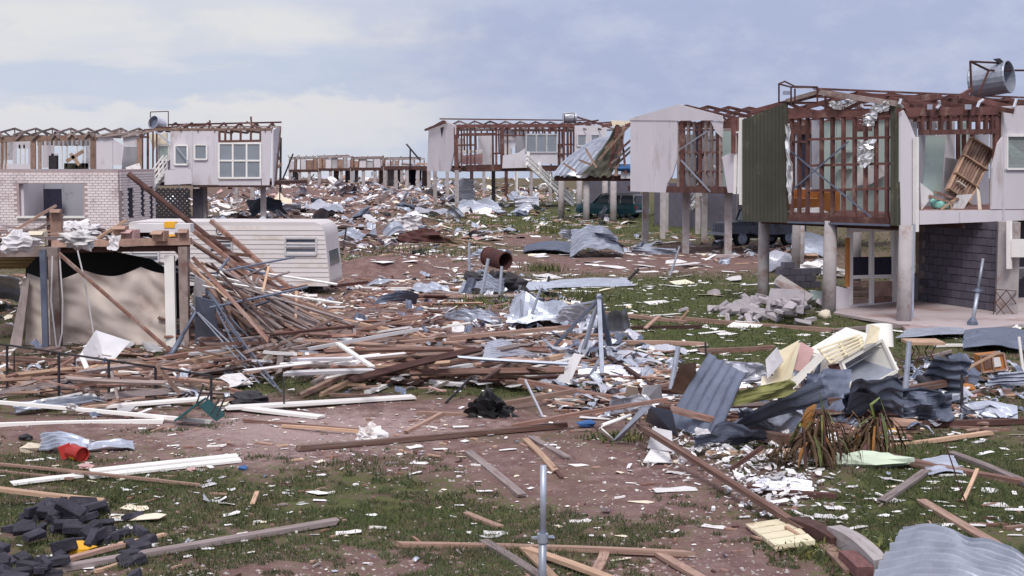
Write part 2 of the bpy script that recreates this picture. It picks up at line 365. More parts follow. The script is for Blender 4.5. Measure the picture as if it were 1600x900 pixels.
def make_grass(name, n, ylo, yhi, seed, mname, hmul=1.0, thr=.12):
    rg = np.random.default_rng(seed)
    px = rg.uniform(-340, 1980, n); py = ylo + (yhi - ylo) * rg.uniform(0, 1, n) ** .85
    dxn = (px - 800) / FPX; dyn = -(py - 450) / FPX
    ry = dyn * sp_ + cp; rz = dyn * cp - sp_; tt = -CAMH / rz
    x = dxn * tt; y = ry * tt
    cl = fbm(x * 1.6, y * 1.6, 3, 5) * .9 + fbm(x * 6, y * 6, 2, 15) * 1.0 + fbm(x * .5, y * .5, 2, 9) * .8
    keep = (cover(px, py) + (cl - 1.15) * 1.7) > thr
    x, y = x[keep], y[keep]; k = len(x)
    z = np.array([gz(a, b_) for a, b_ in zip(x, y)])
    d = y; h = (.015 + .045 * rg.random(k) ** 2) * hmul * (1 + d / 90); wd = np.maximum(.007, .00055 * d) * rg.uniform(.5, 1.2, k)
    a = rg.uniform(0, 2 * math.pi, k); lean = rg.normal(0, .5, (k, 2)) * h[:, None]
    vs = np.zeros((k, 3, 3)); ca, sa = np.cos(a) * wd, np.sin(a) * wd
    vs[:, 0] = np.stack([x - ca, y - sa, z - .01], -1); vs[:, 1] = np.stack([x + ca, y + sa, z - .01], -1)
    vs[:, 2] = np.stack([x + lean[:, 0], y + lean[:, 1], z + h], -1)
    me = bpy.data.meshes.new(name); me.vertices.add(k * 3); me.vertices.foreach_set('co', vs.ravel().astype(np.float32))
    me.loops.add(k * 3); me.loops.foreach_set('vertex_index', np.arange(k * 3, dtype=np.int32))
    me.polygons.add(k); me.polygons.foreach_set('loop_start', np.arange(0, k * 3, 3, dtype=np.int32))
    me.update(calc_edges=True); me.materials.append(MATS[mname])
    o = bpy.data.objects.new(name, me); COL.objects.link(o); o['kind'] = 'stuff'; o['label'] = 'short rough green grass growing in patches over the red soil'; o['category'] = 'grass'
mat('grass', (.068, .088, .042), .9, var=.45, scale=1.3, col2=(.15, .13, .075), f2=.42, sc2=4, rnd=0, spec=.1)
make_grass('grass', 580000, 330, 930, 4, 'grass')
def make_pebbles(n, seed):
    rg = np.random.default_rng(seed); px = rg.uniform(-40, 1640, n); py = 560 + 360 * rg.uniform(0, 1, n) ** .8
    dyn = -(py - 450) / FPX; tt = -CAMH / (dyn * cp - sp_); x = (px - 800) / FPX * tt; y = (dyn * sp_ + cp) * tt
    keep = cover(px, py) + rg.normal(0, .25, n) < .35; x, y = x[keep], y[keep]; k = len(x)
    z = np.array([gz(a, b_) for a, b_ in zip(x, y)]); s_ = .006 + .022 * rg.random(k) ** 3
    oc = np.array([(1, 0, 0), (0, 1, 0), (-1, 0, 0), (0, -1, 0), (0, 0, .7), (0, 0, -.7)], float)
    vs = np.stack([x, y, z + .002], -1)[:, None, :] + oc[None] * s_[:, None, None] * rg.uniform(.6, 1.4, (k, 6, 1))
    fs = np.array([(0, 1, 4), (1, 2, 4), (2, 3, 4), (3, 0, 4), (1, 0, 5), (2, 1, 5), (3, 2, 5), (0, 3, 5)])
    f = (fs[None] + (np.arange(k) * 6)[:, None, None]).reshape(-1, 3); me = bpy.data.meshes.new('pebbles')
    me.from_pydata(vs.reshape(-1, 3).tolist(), [], f.tolist()); me.materials.append(MATS['pebble'])
    o = bpy.data.objects.new('pebbles', me); COL.objects.link(o); o['kind'] = 'stuff'; o['label'] = 'small stones and plaster crumbs strewn over the bare reddish soil'; o['category'] = 'pebbles'
mat('pebble', (.30, .24, .235), .9, var=.5, scale=2.0, col2=(.55, .52, .52), f2=.4, sc2=3, rnd=0)
make_pebbles(9000, 8)
# ---------------------------------------------------------------- facade helper: photo points laid on a real vertical plane
DA, DB = V((-.6, .8, 0)), V((.8, .6, 0))
class Face:
    def __init__(s, O, d, n=None):
        s.O = V(O); s.d = V(d).normalized(); n_ = V((s.d.y, -s.d.x, 0)); s.n = n_ if n_.y < 0 else -n_
    def at(s, px, py, off=0.0):
        r = ray(px, py); o = V((0, 0, CAMH)); q = s.O + s.n * off
        return o + r * ((q - o).dot(s.n) / r.dot(s.n))
    def poly(s, name, root, m, pts, th=.03, off=0.0, **k):
        b = MB(); b.prism([s.at(x, y, off) for x, y in pts], s.n * -th); return mk(name, b, m, root, **k)
    def line(s, name, root, m, x1, y1, x2, y2, w_=.08, dep=.08, off=0.0, **k):
        b = MB(); p, q = s.at(x1, y1, off - dep / 2), s.at(x2, y2, off - dep / 2); b.beam(p, q, dep, w_, up=s.n.cross((q - p).normalized())); return mk(name, b, m, root, **k)
    def rib(s, name, root, m, pts, pitch=.13, dep=.018, off=0.0, th=.03, **k):
        # ribbed cladding sheet filling the outline top line / bottom line: pts = (xl, ytl, ybl, xr, ytr, ybr)
        xl, ytl, ybl, xr, ytr, ybr = pts
        a, b_, c_, e = s.at(xl, ytl, off), s.at(xl, ybl, off), s.at(xr, ytr, off), s.at(xr, ybr, off)
        n = max(2, int((c_ - a).length / pitch)); mb = MB(); row0 = []; row1 = []; r2 = []; r3 = []
        for i in range(n):
            for f, o_ in ((0, 0), (.12, 1), (.5, 1), (.62, 0)):
                t = (i + f) / n; row0.append(a.lerp(c_, t) + s.n * dep * o_); row1.append(b_.lerp(e, t) + s.n * dep * o_)
        row0.append(c_); row1.append(e)
        mb.grid([row0, row1]); mb.grid([[p - s.n * th for p in row1], [p - s.n * th for p in row0]])
        mb.add([a, b_, b_ - s.n * th, a - s.n * th], [(0, 1, 2, 3)]); mb.add([c_, e, e - s.n * th, c_ - s.n * th], [(0, 3, 2, 1)])
        return mk(name, mb, m, root, **k)
    def window(s, root, m, pm, x0, x1, y0, y1, cols=1, rows=1, fw=.05, off=0.02, name='window', skew=0):
        def q(u, v, o=off): return s.at(x0 + (x1 - x0) * u, y0 + (y1 - y0) * v + skew * u, o)
        b = MB()
        for i in range(cols + 1):
            p, r = q(i / cols, 0), q(i / cols, 1); b.beam(p, r, .06, fw, up=s.n.cross(Z))
        for j in range(rows + 1):
            p, r = q(0, j / rows, off + .004), q(1, j / rows, off + .004); b.beam(p, r, .06, fw, up=Z)
        fr = mk(name, b, m, root)
        for i in range(cols):
            for j in range(rows):
                pb = MB(); pb.prism([q(i / cols, j / rows, off - .02), q((i + 1) / cols, j / rows, off - .02), q((i + 1) / cols, (j + 1) / rows, off - .02), q(i / cols, (j + 1) / rows, off - .02)], s.n * -.01)
                mk('pane', pb, pm, fr)
        return fr
def post(root, p, ztop, r=.13, m='concrete', n=10, name='post'):
    g = gz(p.x, p.y); b = MB(); b.tube([(p.x, p.y, g - .3), (p.x, p.y, ztop)], [r * 1.06, r * .97], n); return mk(name, b, m, root, smooth=True)
def sqpost(root, p, ztop, w_=.25, m='concrete', z0=-.3, name='post'):
    b = MB(); b.beam((p.x, p.y, z0), (p.x, p.y, ztop), w_, w_, up=(0, 1, 0)); return mk(name, b, m, root)
def bpart(name, root, m, p, q, w_, h_, up=Z):
    b = MB(); b.beam(p, q, w_, h_, up); return mk(name, b, m, root)
def truss(root, p, d, width, ztop, rise, m='frame_red', broken=0, rng=random, o=.5):
    # bottom chord, two rafters, webs; each a part
    a = V((p.x, p.y, ztop)); e = a + d * width; mid = a + d * (width / 2) + Z * rise
    bpart('bottom_chord', root, m, a, e, .07, .13)
    for s_, st in ((1, a - d * o - Z * o * rise / (width / 2)), (-1, e + d * o - Z * o * rise / (width / 2))):
        if broken and rng.random() < broken: st = mid.lerp(st, rng.uniform(.3, .7))
        bpart('rafter', root, m, st + Z * .1, mid + Z * .1, .065, .12)
    for f in (.25, .5, .75):
        if broken and rng.random() < broken: continue
        top = a.lerp(mid, f * 2) if f <= .5 else mid.lerp(e, f * 2 - 1)
        bpart('web', root, m, a + d * width * (f if f == .5 else (f + .12 if f < .5 else f - .12)) + Z * .05, top + Z * .06, .05, .08)
rg0 = random.Random(11)
# ---------------------------------------------------------------- HOUSE A: nearest, right
cA = P(1402, 503); F1 = Face(cA, DA); F2 = Face(cA, DB)
zfA = F1.at(1400, 350).z; zpA = F1.at(1389, 174).z
A = thing('elevated_house', 'nearest stilt house at right with olive ribbed panels, open studs and mint rooms', 'house', (cA.x, cA.y, 0), 'wrecked houses on stilts')
fl = MB(); W, LEN = 4.75, 11.5
o_ = cA + DA * .06 + DB * .06
fl.prism([V((q.x, q.y, zfA)) for q in (o_, o_ + DB * LEN, o_ + DB * LEN + DA * W, o_ + DA * W)], Z * .16); mk('floor', fl, 'frame_red', A)
for i in range(6):
    q = o_ + DB * (.4 + i * 2.1); bpart('bearer', A, 'wood_dark', V((q.x, q.y, zfA - .09)), V((q.x, q.y, zfA - .09)) + DA * W, .1, .17)
F1.rib('ribbed_cladding', A, 'olive', (1160, 187, 346, 1230, 160, 348), off=.05)
F1.rib('ribbed_cladding', A, 'olive', (1391, 160, 352, 1406, 157, 353), off=.05)
F1.line('corner_trim', A, 'paint_white', 1158.5, 184, 1158.5, 320, .08, .1, off=.09)
F1.line('bottom_plate', A, 'frame_red', 1231, 340, 1391, 345.5, .16, .1, off=.03)
F1.line('flashing', A, 'galv_dull', 1231, 347, 1391, 352, .05, .05, off=.05)
F1.line('top_plate', A, 'frame_red', 1231, 181.5, 1391, 175, .14, .1, off=.03)
for x in (1237, 1249, 1262, 1284, 1301, 1318, 1335.5, 1352.5, 1369, 1386):
    F1.line('stud', A, 'frame_red', x, 183, x, 345, .075, .09)
for y in (217, 258, 297):
    F1.line('nogging', A, 'frame_red', 1262, y + 1, 1390, y - 2.5, .06, .07, off=-.006)
F1.line('nogging', A, 'frame_red', 1232, 222, 1262, 221, .06, .07, off=-.006)
F1.line('brace_strap', A, 'galv_dull', 1235, 236, 1372, 348, .045, .006, off=.02)
F1.line('brace_strap', A, 'galv_dull', 1232, 302, 1326, 221, .045, .006, off=.03)
# foil hanging
def crumple(pts_px, face, off, n=(10, 8), amp=.12, seed=1):
    r = random.Random(seed); a, b_, c_, e = [face.at(x, y, off) for x, y in pts_px]; rows = []
    for i in range(n[0] + 1):
        u = i / n[0]; rows.append([a.lerp(b_, j / n[1]).lerp(e.lerp(c_, j / n[1]), u) + V((r.uniform(-amp, amp), r.uniform(-amp, amp), r.uniform(-amp, amp) * .7)) for j in range(n[1] + 1)])
    return MB().grid(rows)
FO = thing('foil_sheet', 'torn silver insulation foil hanging from the roof edge of the olive and mint house', 'insulation foil', F1.at(1360, 230, .1))
for i, (q, am) in enumerate((([(1350, 180), (1372, 172), (1366, 198), (1350, 196)], .06), ([(1340, 220), (1366, 219), (1360, 258), (1344, 262)], .07), ([(1365, 160), (1393, 156), (1388, 172), (1358, 182)], .06), ([(1320, 156), (1343, 157), (1345, 168), (1318, 170)], .08), ([(1228, 195), (1235, 195), (1237, 318), (1231, 318)], .05), ([(1296, 158), (1318, 159), (1314, 172), (1300, 168)], .05))):
    mk('foil_piece', crumple(q, F1, .12 if i != 3 else -.3, amp=am, seed=i + 3), 'foil', FO)
# rooms behind the gable
I1 = Face(cA + DB * 2.6, DA)
for x0, x1, y0, y1, m in ((1268, 1285, 188, 310, 'inner_grey'), (1287, 1306, 190, 345, 'mint'), (1307, 1336, 188, 345, 'mint'), (1337, 1362, 206, 345, 'mint'), (1363, 1389, 188, 345, 'mint')):
    I1.poly('partition', A, m, [(x0, y0), (x1, y0 - 1), (x1, y1), (x0, y1)], .05)
I1b = Face(cA + DB * 2.45, DA)
I1b.poly('torn_lining', A, 'board_white', [(1328, 291), (1344, 263), (1382, 256), (1386, 272), (1360, 288)], .02)
I1b.line('shelf', A, 'mint', 1308, 238, 1330, 236, .05, .12); I1b.line('shelf', A, 'mint', 1308, 263, 1330, 262, .05, .12)
I2 = Face(cA + DB * 4.6, DA)
I2.poly('curtain', A, 'curtain', [(1238, 206), (1286, 204), (1285, 292), (1238, 294)], .05)
for x in (1246, 1263, 1278): I2.line('curtain_rail', A, 'inner_grey', x, 206, x, 292, .14, .05, off=.05)
I2.poly('partition', A, 'board_grey', [(1236, 292), (1300, 291), (1300, 335), (1236, 336)], .05)
I2.line('header', A, 'frame_red', 1232, 205, 1392, 202, .2, .1, off=.1)
b = MB(); q = F1.at(1262, 318, -1.3)
for k in range(12):
    pass
def lumpy(c_, rx, ry, rz, seed=0, amp=.25, n=(10, 16)):
    rows = []
    for i in range(n[0] + 1):
        ph = math.pi * i / n[0]; row = []
        for j in range(n[1]):
            th = 2 * math.pi * j / n[1]; d = V((math.sin(ph) * math.cos(th), math.sin(ph) * math.sin(th), math.cos(ph)))
            k = 1 + amp * (1.3 * mnoise.noise(d * 1.7 + V((seed * 3.1, 0, 0))) + 1.1 * mnoise.noise(d * 4.5 + V((0, seed * 1.7, 0))) + .5 * mnoise.noise(d * 9))
            row.append(V(c_) + V((rx * d.x, ry * d.y, rz * d.z)) * k)
        row.append(row[0]); rows.append(row)
    return MB().grid(rows)
b = MB(); b.pbox(q, DA * .75, DB * .35, Z * .14); b.pbox(q + DB * .3 + Z * .16, DA * .75, DB * .08, Z * .2)
b.pbox(q + DA * .72 + Z * .06, DA * .08, DB * .34, Z * .24); b.pbox(q - DA * .72 + Z * .06, DA * .08, DB * .34, Z * .24)
mk('couch', b, 'orange_wood', label='orange couch behind the open studs of the mint room', cat='couch')
for i, (x, y, rr) in enumerate(((1243, 331, .2), (1256, 332, .25), (1272, 331, .26), (1283, 333, .18), (1264, 327, .15))):
    p = F1.at(x, y, -.6 - .1 * i); mk('torn_plaster', lumpy(p, rr, rr * .8, rr * .45, i, .3, (5, 7)), 'board_white', label=('leftmost', 'second from left', 'middle', 'rightmost', 'small rear')[i] + ' lump of torn white plaster below the orange couch', cat='plaster', group='plaster lumps on the stilt house floor')
# long wall
F2.poly('wall_panel', A, 'wall_white', [(1407, 352), (1407, 176), (1412, 172), (1422, 192), (1429, 211), (1436, 224), (1436, 351)], .05, off=.03)
F2.poly('wall_panel', A, 'wall_white', [(1437, 329), (1600, 328), (1680, 327), (1680, 341), (1437, 351)], .05, off=.02)
F2.poly('wall_panel', A, 'wall_white', [(1549.5, 327), (1551, 262), (1554, 250), (1560, 224), (1567, 214), (1567, 166), (1590, 165), (1700, 163), (1700, 326)], .05, off=.03)
F2.poly('wall_strip', A, 'inner_grey', [(1570, 264), (1680, 262), (1680, 270), (1570, 268)], .02, off=.045)
F2.window(A, 'paint_white', 'mint', 1573, 1640, 212, 264, 1, 1, .05, .05)
F2.line('downpipe', A, 'paint_white', 1431, 214, 1431, 362, .1, .1, off=.16)
F2.line('top_plate', A, 'frame_red', 1404, 175, 1690, 171, .2, .12, off=.0)
F2.line('top_plate', A, 'frame_red', 1430, 187, 1567, 184, .1, .12, off=-.05)
F2.line('header', A, 'frame_red', 1437, 207, 1556, 205, .12, .1, off=-.02)
for x in (1440, 1452, 1470, 1483, 1500, 1514, 1528, 1540, 1549):
    F2.line('stud', A, 'frame_red', x, 176, x, 210, .09, .09, off=-.01)
for x in (1556, 1563): F2.line('stud', A, 'frame_red', x, 176, x, 262 if x > 1560 else 330, .16, .09, off=-.03)
for x in (1506, 1519, 1497): F2.line('stud', A, 'frame_red', x, 206, x, 250, .08, .09, off=-1.2)
F2.line('sill', A, 'wood_brown', 1438, 329, 1550, 329, .05, .2, off=-.02)
I3 = Face(cA + DA * 1.1, DB)
I3.poly('lining_board', A, 'mint', [(1448, 212), (1478, 214), (1471, 298), (1458, 306), (1442, 295)], .03, off=.35)
I3.poly('lining_board', A, 'board_grey', [(1478, 246), (1502, 250), (1490, 326), (1474, 312)], .03, off=.2)
I3.poly('torn_lining', A, 'board_white', [(1438, 285), (1460, 303), (1440, 328)], .02, off=.95)
I3.poly('torn_lining', A, 'board_white', [(1496, 305), (1520, 303), (1506, 326), (1488, 326)], .02, off=.95)
I3.poly('torn_lining', A, 'board_cream', [(1526, 292), (1531, 300), (1534, 327), (1529, 328)], .02, off=.95)
I4 = Face(cA + DA * 4.4, DB)
for x0, x1, y0, y1, m in ((1437, 1462, 180, 335, 'inner_grey'), (1466, 1492, 178, 335, 'board_grey'), (1500, 1512, 178, 335, 'mint'), (1515, 1545, 205, 335, 'inner_grey'), (1549, 1600, 176, 335, 'board_grey'), (1405, 1433, 178, 335, 'inner_grey')):
    I4.poly('partition', A, m, [(x0, y0), (x1, y0), (x1, y1), (x0, y1)], .06)
# slatted timber rack leaning inside the opening
lp = [I3.at(*t) for t in ((1516, 213, .6), (1554, 237, .6), (1512, 322, .75), (1477, 297, .75))]
LD = thing('slatted_door', 'brown slatted timber door leaning inside the wall opening of the nearest stilt house', 'door', lp[3])
nn = (lp[1] - lp[0]).cross(lp[3] - lp[0]).normalized(); nn = nn if nn.y < 0 else -nn
b = MB(); b.prism(lp, nn * -.02); mk('backing', b, 'wood_brown', LD)
for k in range(9):
    u = .06 + .88 * k / 8; bpart('slat', LD, 'wood_brown' if k not in (0, 8) else 'wood_pale', lp[0].lerp(lp[1], u) + nn * .03, lp[3].lerp(lp[2], u) + nn * .03, .03, .055, up=nn)
for u in (.03, .35, .68, .97): bpart('rail', LD, 'wood_pale', lp[0].lerp(lp[3], u) + nn * .06, lp[1].lerp(lp[2], u) + nn * .06, .03, .09, up=nn)
bpart('label_plate', LD, 'enamel', lp[0].lerp(lp[3], .8).lerp(lp[1].lerp(lp[2], .8), .15) + nn * .1, lp[0].lerp(lp[3], .8).lerp(lp[1].lerp(lp[2], .8), .5) + nn * .1, .02, .07, up=nn)
for i, (x, y, r_) in enumerate(((1464, 318, .17), (1473, 321, .14), (1479, 322, .1))):
    p = I3.at(x, y, .85); mk('bundle', lumpy(p, r_, r_, r_ * .8, i + 30, .15), 'mint_bag', label=('large round pale turquoise bundle', 'middle pale turquoise bundle', 'small pale turquoise bundle')[i] + ' on the sill below the leaning slatted door', cat='bundle', smooth=True)
for x1, y1, x2, y2, m in ((1452, 306, 1490, 318, 'wood_brown'), (1460, 300, 1498, 312, 'wood_red'), (1470, 327, 1494, 310, 'wood_pale'), (1484, 316, 1490, 338, 'wood_pale')):
    I3.line('loose_batten', A, m, x1, y1, x2, y2, .06, .03, off=1.0)
# roof of house A
zr = .40
for i in range(9):
    q = cA + DB * (.05 + i * 1.25); truss(A, q, DA, 4.75, zpA + .02, zr, o=.12 if i < 3 else .4, broken=.0 if i < 2 else .2, rng=rg0)
midA = cA + DA * 2.37
for off, k0, k1 in ((.06, -.3, 8.6), (.9, .1, 6.5), (1.7, .5, 9.5), (-.95, .2, 10.2)):
    p = midA + DA * off; zz = zpA + .02 + zr * (1 - abs(off) / 2.37) + .19
    bpart('batten', A, 'frame_red', V((p.x, p.y, zz)) + DB * k0, V((p.x, p.y, zz)) + DB * k1, .07, .05)
bpart('rafter', A, 'frame_grey', F1.at(1279, 144, .1), F1.at(1400, 162, .1), .07, .12)
bpart('rafter', A, 'frame_grey', F1.at(1229, 158, .05), F1.at(1281, 143, .05), .07, .1)
for x, y, x2, y2 in ((1402, 165, 1500, 170), (1404, 158, 1470, 150), (1410, 163, 1426, 168), (1470, 172, 1567, 166), (1500, 150, 1580, 168)):
    F2.line('loose_rafter', A, 'frame_red', x, y, x2, y2, .13, .07, off=-.4 if y2 > y else -.9)
for x, y, w2, h2 in ((1453, 167, 4, 4), (1513, 167, 5, 4)): F2.poly('bracket', A, 'galv_bright', [(x - w2, y - h2), (x + w2, y - h2), (x + w2, y + h2), (x - w2, y + h2)], .01, off=.1)
for pts in ([(1408, 155), (1405, 162), (1410, 168)], [(1467, 157), (1468, 164), (1463, 170)], [(1536, 156), (1530, 160), (1527, 168)], [(1588, 155), (1584, 168)]):
    b = MB(); b.tube([F2.at(x, y, .12) for x, y in pts], .04, 6); mk('hanging_strap', b, 'galv_bright', A)
# posts, under-croft
for x, y in ((1192, 474), (1295, 490), (1412, 507)):
    p = P(x, y); post(A, p, zfA, .165 if x > 1200 else .15)
for x, y in ((1243, 440), (1337, 455), (1480, 470), (1250, 425)):
    p = P(x, y); post(A, p, zfA, .13)
bpart('conduit', A, 'galv', G(1424, 503) + V((.02, 0, 0)), G(1424, 503) + Z * zfA, .05, .05)
b = MB(); sl = [P(x, y) for x, y in ((1302, 494), (1402, 512), (1425, 524), (1530, 520), (1640, 507), (1640, 470), (1445, 468), (1335, 474))]
b.prism([V((q.x, q.y, .03)) for q in sl], Z * .06); mk('floor_slab', b, 'slab', A)
Fb = Face(P(1556, 492), P(1438, 475) - P(1556, 492)); p0, p1 = P(1556, 492), P(1438, 475); dv = (p1 - p0); wl = dv.length; dv.normalize()
bw = .36; nb_ = int(wl / bw) + 1; hh = .2; nr = int((zfA - .1) / hh)
b = MB(); b.prism([p0 - Fb.n * .03, p1 - Fb.n * .03, p1 - Fb.n * .03 + Z * (zfA - .05), p0 - Fb.n * .03 + Z * (zfA - .05)], Fb.n * -.1); mk('mortar_bed', b, 'mortar', A)
bm_ = {}
for r in range(nr):
    for i in range(nb_):
        a0 = i * bw - (bw / 2 if r % 2 else 0); a1 = min(a0 + bw - .022, wl); a0 = max(a0, 0)
        if a1 - a0 < .05: continue
        key = round(a1 - a0, 2)
        if key not in bm_:
            t = MB(); t.pbox((0, 0, hh / 2), dv * ((a1 - a0) / 2), Fb.n * .04, Z * (hh / 2 - .01)); bm_[key] = mesh_of('block', t, 'block_grey')
        link('block', bm_[key], A, p0 + dv * (a0 + a1) / 2 + Z * (.09 + r * hh) + Fb.n * random.Random(r * 31 + i).uniform(-.008, .008))
b = MB(); a0, a1 = P(1556, 494), P(1590, 497); b.prism([a0, a1, a1 + Z * zfA, a0 + Z * zfA], V((.1, .5, 0))); mk('pillar', b, 'concrete', A)
FP = Face(a0, a1 - a0)
FP.line('downpipe', A, 'paint_white', 1577, 345, 1577, 420, .1, .1, off=.2)
FP.poly('meter_box', A, 'paint_white', [(1580, 374), (1598, 374), (1598, 402), (1580, 402)], .15, off=.18)
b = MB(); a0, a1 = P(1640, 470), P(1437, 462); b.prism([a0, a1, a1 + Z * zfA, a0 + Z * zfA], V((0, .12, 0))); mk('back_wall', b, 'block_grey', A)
# glazed screen under the house
S0, S1 = P(1312, 488), P(1404, 477); FS = Face(S0, S1 - S0)
FS.poly('plaster_base', A, 'wall_white', [(1304, 446), (1328, 452), (1329, 477), (1402, 471), (1402, 484), (1304, 492)], .1)
SC = FS
for x, w_ in ((1328, .13), (1361.5, .11), (1396, .13), (1403, .08)): FS.line('mullion', A, 'paint_white', x, 356, x, 476, w_, .1, off=.01)
for y, w_ in ((358, .16), (433, .09)): FS.line('transom', A, 'paint_white', 1326, y, 1404, y - 2, w_, .1, off=.004)
for i in range(7):
    y = 441 + i * 5; FS.line('louvre', A, 'wood_brown', 1332, y, 1357, y - .5, .055, .03, off=-.02)
FS.poly('brown_panel', A, 'wood_brown', [(1366, 440), (1394, 439), (1394, 462), (1366, 464)], .03, off=-.03)
FS.poly('brown_panel', A, 'wood_red', [(1366, 465), (1394, 463), (1394, 473), (1366, 475)], .03, off=-.02)
FS.poly('dark_pane', A, 'curtain', [(1332, 402), (1357, 401), (1357, 430), (1332, 431)], .02, off=-.03)
FS.poly('dark_pane', A, 'curtain', [(1366, 402), (1393, 401), (1393, 430), (1366, 431)], .02, off=-.03)
FS.line('door_jamb', A, 'orange_wood', 1324, 372, 1324, 448, .09, .08, off=.05)
Fw2 = Face(P(1404, 478), P(1440, 474) - P(1404, 478))
for x in (1424, 1437): Fw2.line('mullion', A, 'frame_grey', x, 352, x, 476, .2 if x > 1430 else .1, .1)
Fw2.line('transom', A, 'frame_grey', 1405, 430, 1437, 428, .08, .08)
Fw2.poly('base_panel', A, 'inner_grey', [(1405, 432), (1437, 430), (1437, 472), (1405, 477)], .05, off=-.03)
for x, y, w2 in ((1506, 483, .55), (1440, 481, .8)):
    pass
tk = P(1550, 150, 0)
# ---------------------------------------------------------------- roof tanks
def tank(label, c_, ax, r, ln, frame_pts, m='galv', open_end=True):
    T = thing('water_tank', label, 'water tank', c_)
    ax = V(ax).normalized(); b = MB(); n = 20; c_ = V(c_)
    e1 = ax.cross(Z).normalized(); e2 = e1.cross(ax)
    rings = []
    for k, (s_, rr) in enumerate(((-.5, r), (-.46, r * 1.03), (-.42, r), (0, r * 1.0), (.42, r), (.46, r * 1.03), (.5, r), (.5, r * .94), (.2, r * .94))):
        rings.append([c_ + ax * ln * s_ + (e1 * math.cos(2 * math.pi * j / n) + e2 * math.sin(2 * math.pi * j / n)) * rr for j in range(n + 1)])
    b.grid(rings); b.add(rings[0][:n], [tuple(range(n))]); mk('drum', b, m, T, smooth=False)
    b = MB(); b.add(rings[-1][:n], [tuple(range(n))]); mk('lid', b, 'galv_dull', T)
    for a, e in frame_pts: b = MB(); b.tube([a, e], .03, 6); mk('frame_bar', b, 'rust', T)
    return T
FT = Face(cA + DA * 1.6, DB)
fp = [FT.at(x, y) for x, y in ((1516, 96), (1518, 148), (1545, 110), (1528, 150), (1600, 110), (1573, 99))]
tank('galvanised drum tank tipped in its bent frame above the nearest stilt house', FT.at(1549, 124, -.3), (.75, -.62, .12), .44, 1.0,
     [(fp[0], fp[1]), (fp[0], fp[5]), (fp[0], fp[2]), (fp[2], fp[3]), (fp[2], fp[4]), (fp[1] + V((-.1, 0, -.2)), fp[3] + V((.2, 0, -.2)))])
FT.poly('torn_flap', A, 'iron_dark', [(1552, 92), (1562, 91), (1574, 101), (1572, 108), (1560, 98)], .02, off=.1)
F2.line('loose_rafter', A, 'frame_red', 1498, 152, 1518, 140, .1, .07, off=-1)
mz = FT.at(1590, 110); 
# ---------------------------------------------------------------- HOUSE B: white gable, middle right
cB = P(1150, 404); B1 = Face(cB, DA); B2 = Face(cB, DB)
zB = B1.at(1150, 303).z; zBt = B1.at(1130, 186).z
B = thing('elevated_house', 'stilt house with plain white gable torn open to studs, grey truck beneath', 'house', cB, 'wrecked houses on stilts')
WB, LB = 6.3, 12
q0 = cB + DA * .06 + DB * .06
b = MB(); b.prism([V((q.x, q.y, zB)) for q in (q0, q0 + DB * LB, q0 + DB * LB + DA * WB, q0 + DA * WB)], Z * .2); mk('floor', b, 'wood_dark', B)
B1.poly('wall_panel', B, 'wall_white', [(985, 187), (1058, 186), (1057, 250), (1050, 275), (1042, 288), (1040, 301), (985, 299)], .06, off=.03)
B1.poly('gable_panel', B, 'wall_white', [(983, 188), (985, 185), (1060, 163), (1128, 181), (1129, 190), (1118, 188), (1058, 188.5)], .05, off=.06)
B1.poly('torn_panel', B, 'wall_white', [(1110, 189), (1129, 189), (1128, 215), (1119, 207)], .04, off=.02)
B1.poly('wall_panel', B, 'wall_white', [(1128, 245), (1147, 236), (1149, 302), (1137, 301)], .05, off=.03)
for x, w_ in ((1060.5, .1), (1066.5, .2), (1076, .1), (1085, .1), (1094, .13), (1103, .1), (1112, .1), (1121, .12), (1126, .1)):
    B1.line('stud', B, 'frame_red' if w_ > .1 else 'frame_grey', x, 190, x, 293, w_, .1, off=-.02)
for y in (203, 238, 268): B1.line('nogging', B, 'frame_red', 1059, y, 1128, y, .07, .08, off=-.03)
B1.line('bottom_plate', B, 'wood_dark', 1042, 296, 1132, 296.5, .25, .12, off=.02)
B1.line('brace_strap', B, 'galv', 1064, 250, 1110, 300, .07, .01, off=.05); B1.line('brace_strap', B, 'galv', 1060, 235, 1105, 205, .05, .01, off=.05)
for x in (1150, 1156): B1.line('door_frame', B, 'paint_white', x, 207, x - 2, 303, .07, .1, off=.1)
B1.line('door_frame', B, 'paint_white', 1148, 207, 1157, 206.5, .07, .08, off=.11)
BI = Face(cB + DB * 2.5, DA)
for x0, x1, y0, y1, m in ((1066, 1082, 210, 290, 'glass_pale'), (1084, 1096, 196, 285, 'curtain'), (1097, 1116, 212, 290, 'inner_grey'), (1118, 1150, 205, 300, 'mint'), (1058, 1064, 190, 295, 'curtain')):
    BI.poly('partition', B, m, [(x0, y0), (x1, y0), (x1, y1), (x0, y1)], .06)
r_ = random.Random(5)
for i in range(16):
    x, y = r_.uniform(1068, 1124), r_.uniform(215, 288); BI.line('loose_batten', B, r_.choice(['frame_grey', 'galv_dull', 'wood_dark', 'board_grey']), x, y, x + r_.uniform(-16, 16), y + r_.uniform(-24, 24), .07, .05, off=r_.uniform(.4, 2))
for i in range(11): truss(B, cB + DB * (.3 + i * 1.2), DA, WB, zBt - .15, .62, broken=.0 if i < 3 else .15, rng=rg0)
for x in (1134, 1140): B2.line('stud', B, 'frame_red', x + 12, 184, x + 12, 240, .16, .1)
BF = Face(cB + DB * 6, DA)
for x0, x1, m in ((1100, 1112, 'inner_grey'), (1130, 1165, 'frame_grey')): BF.poly('partition', B, m, [(x0, 188), (x1, 188), (x1, 290), (x0, 290)], .06)
for x, y in ((1008, 388), (1071, 394), (1137, 400)): sqpost(B, P(x, y), zB, .27)
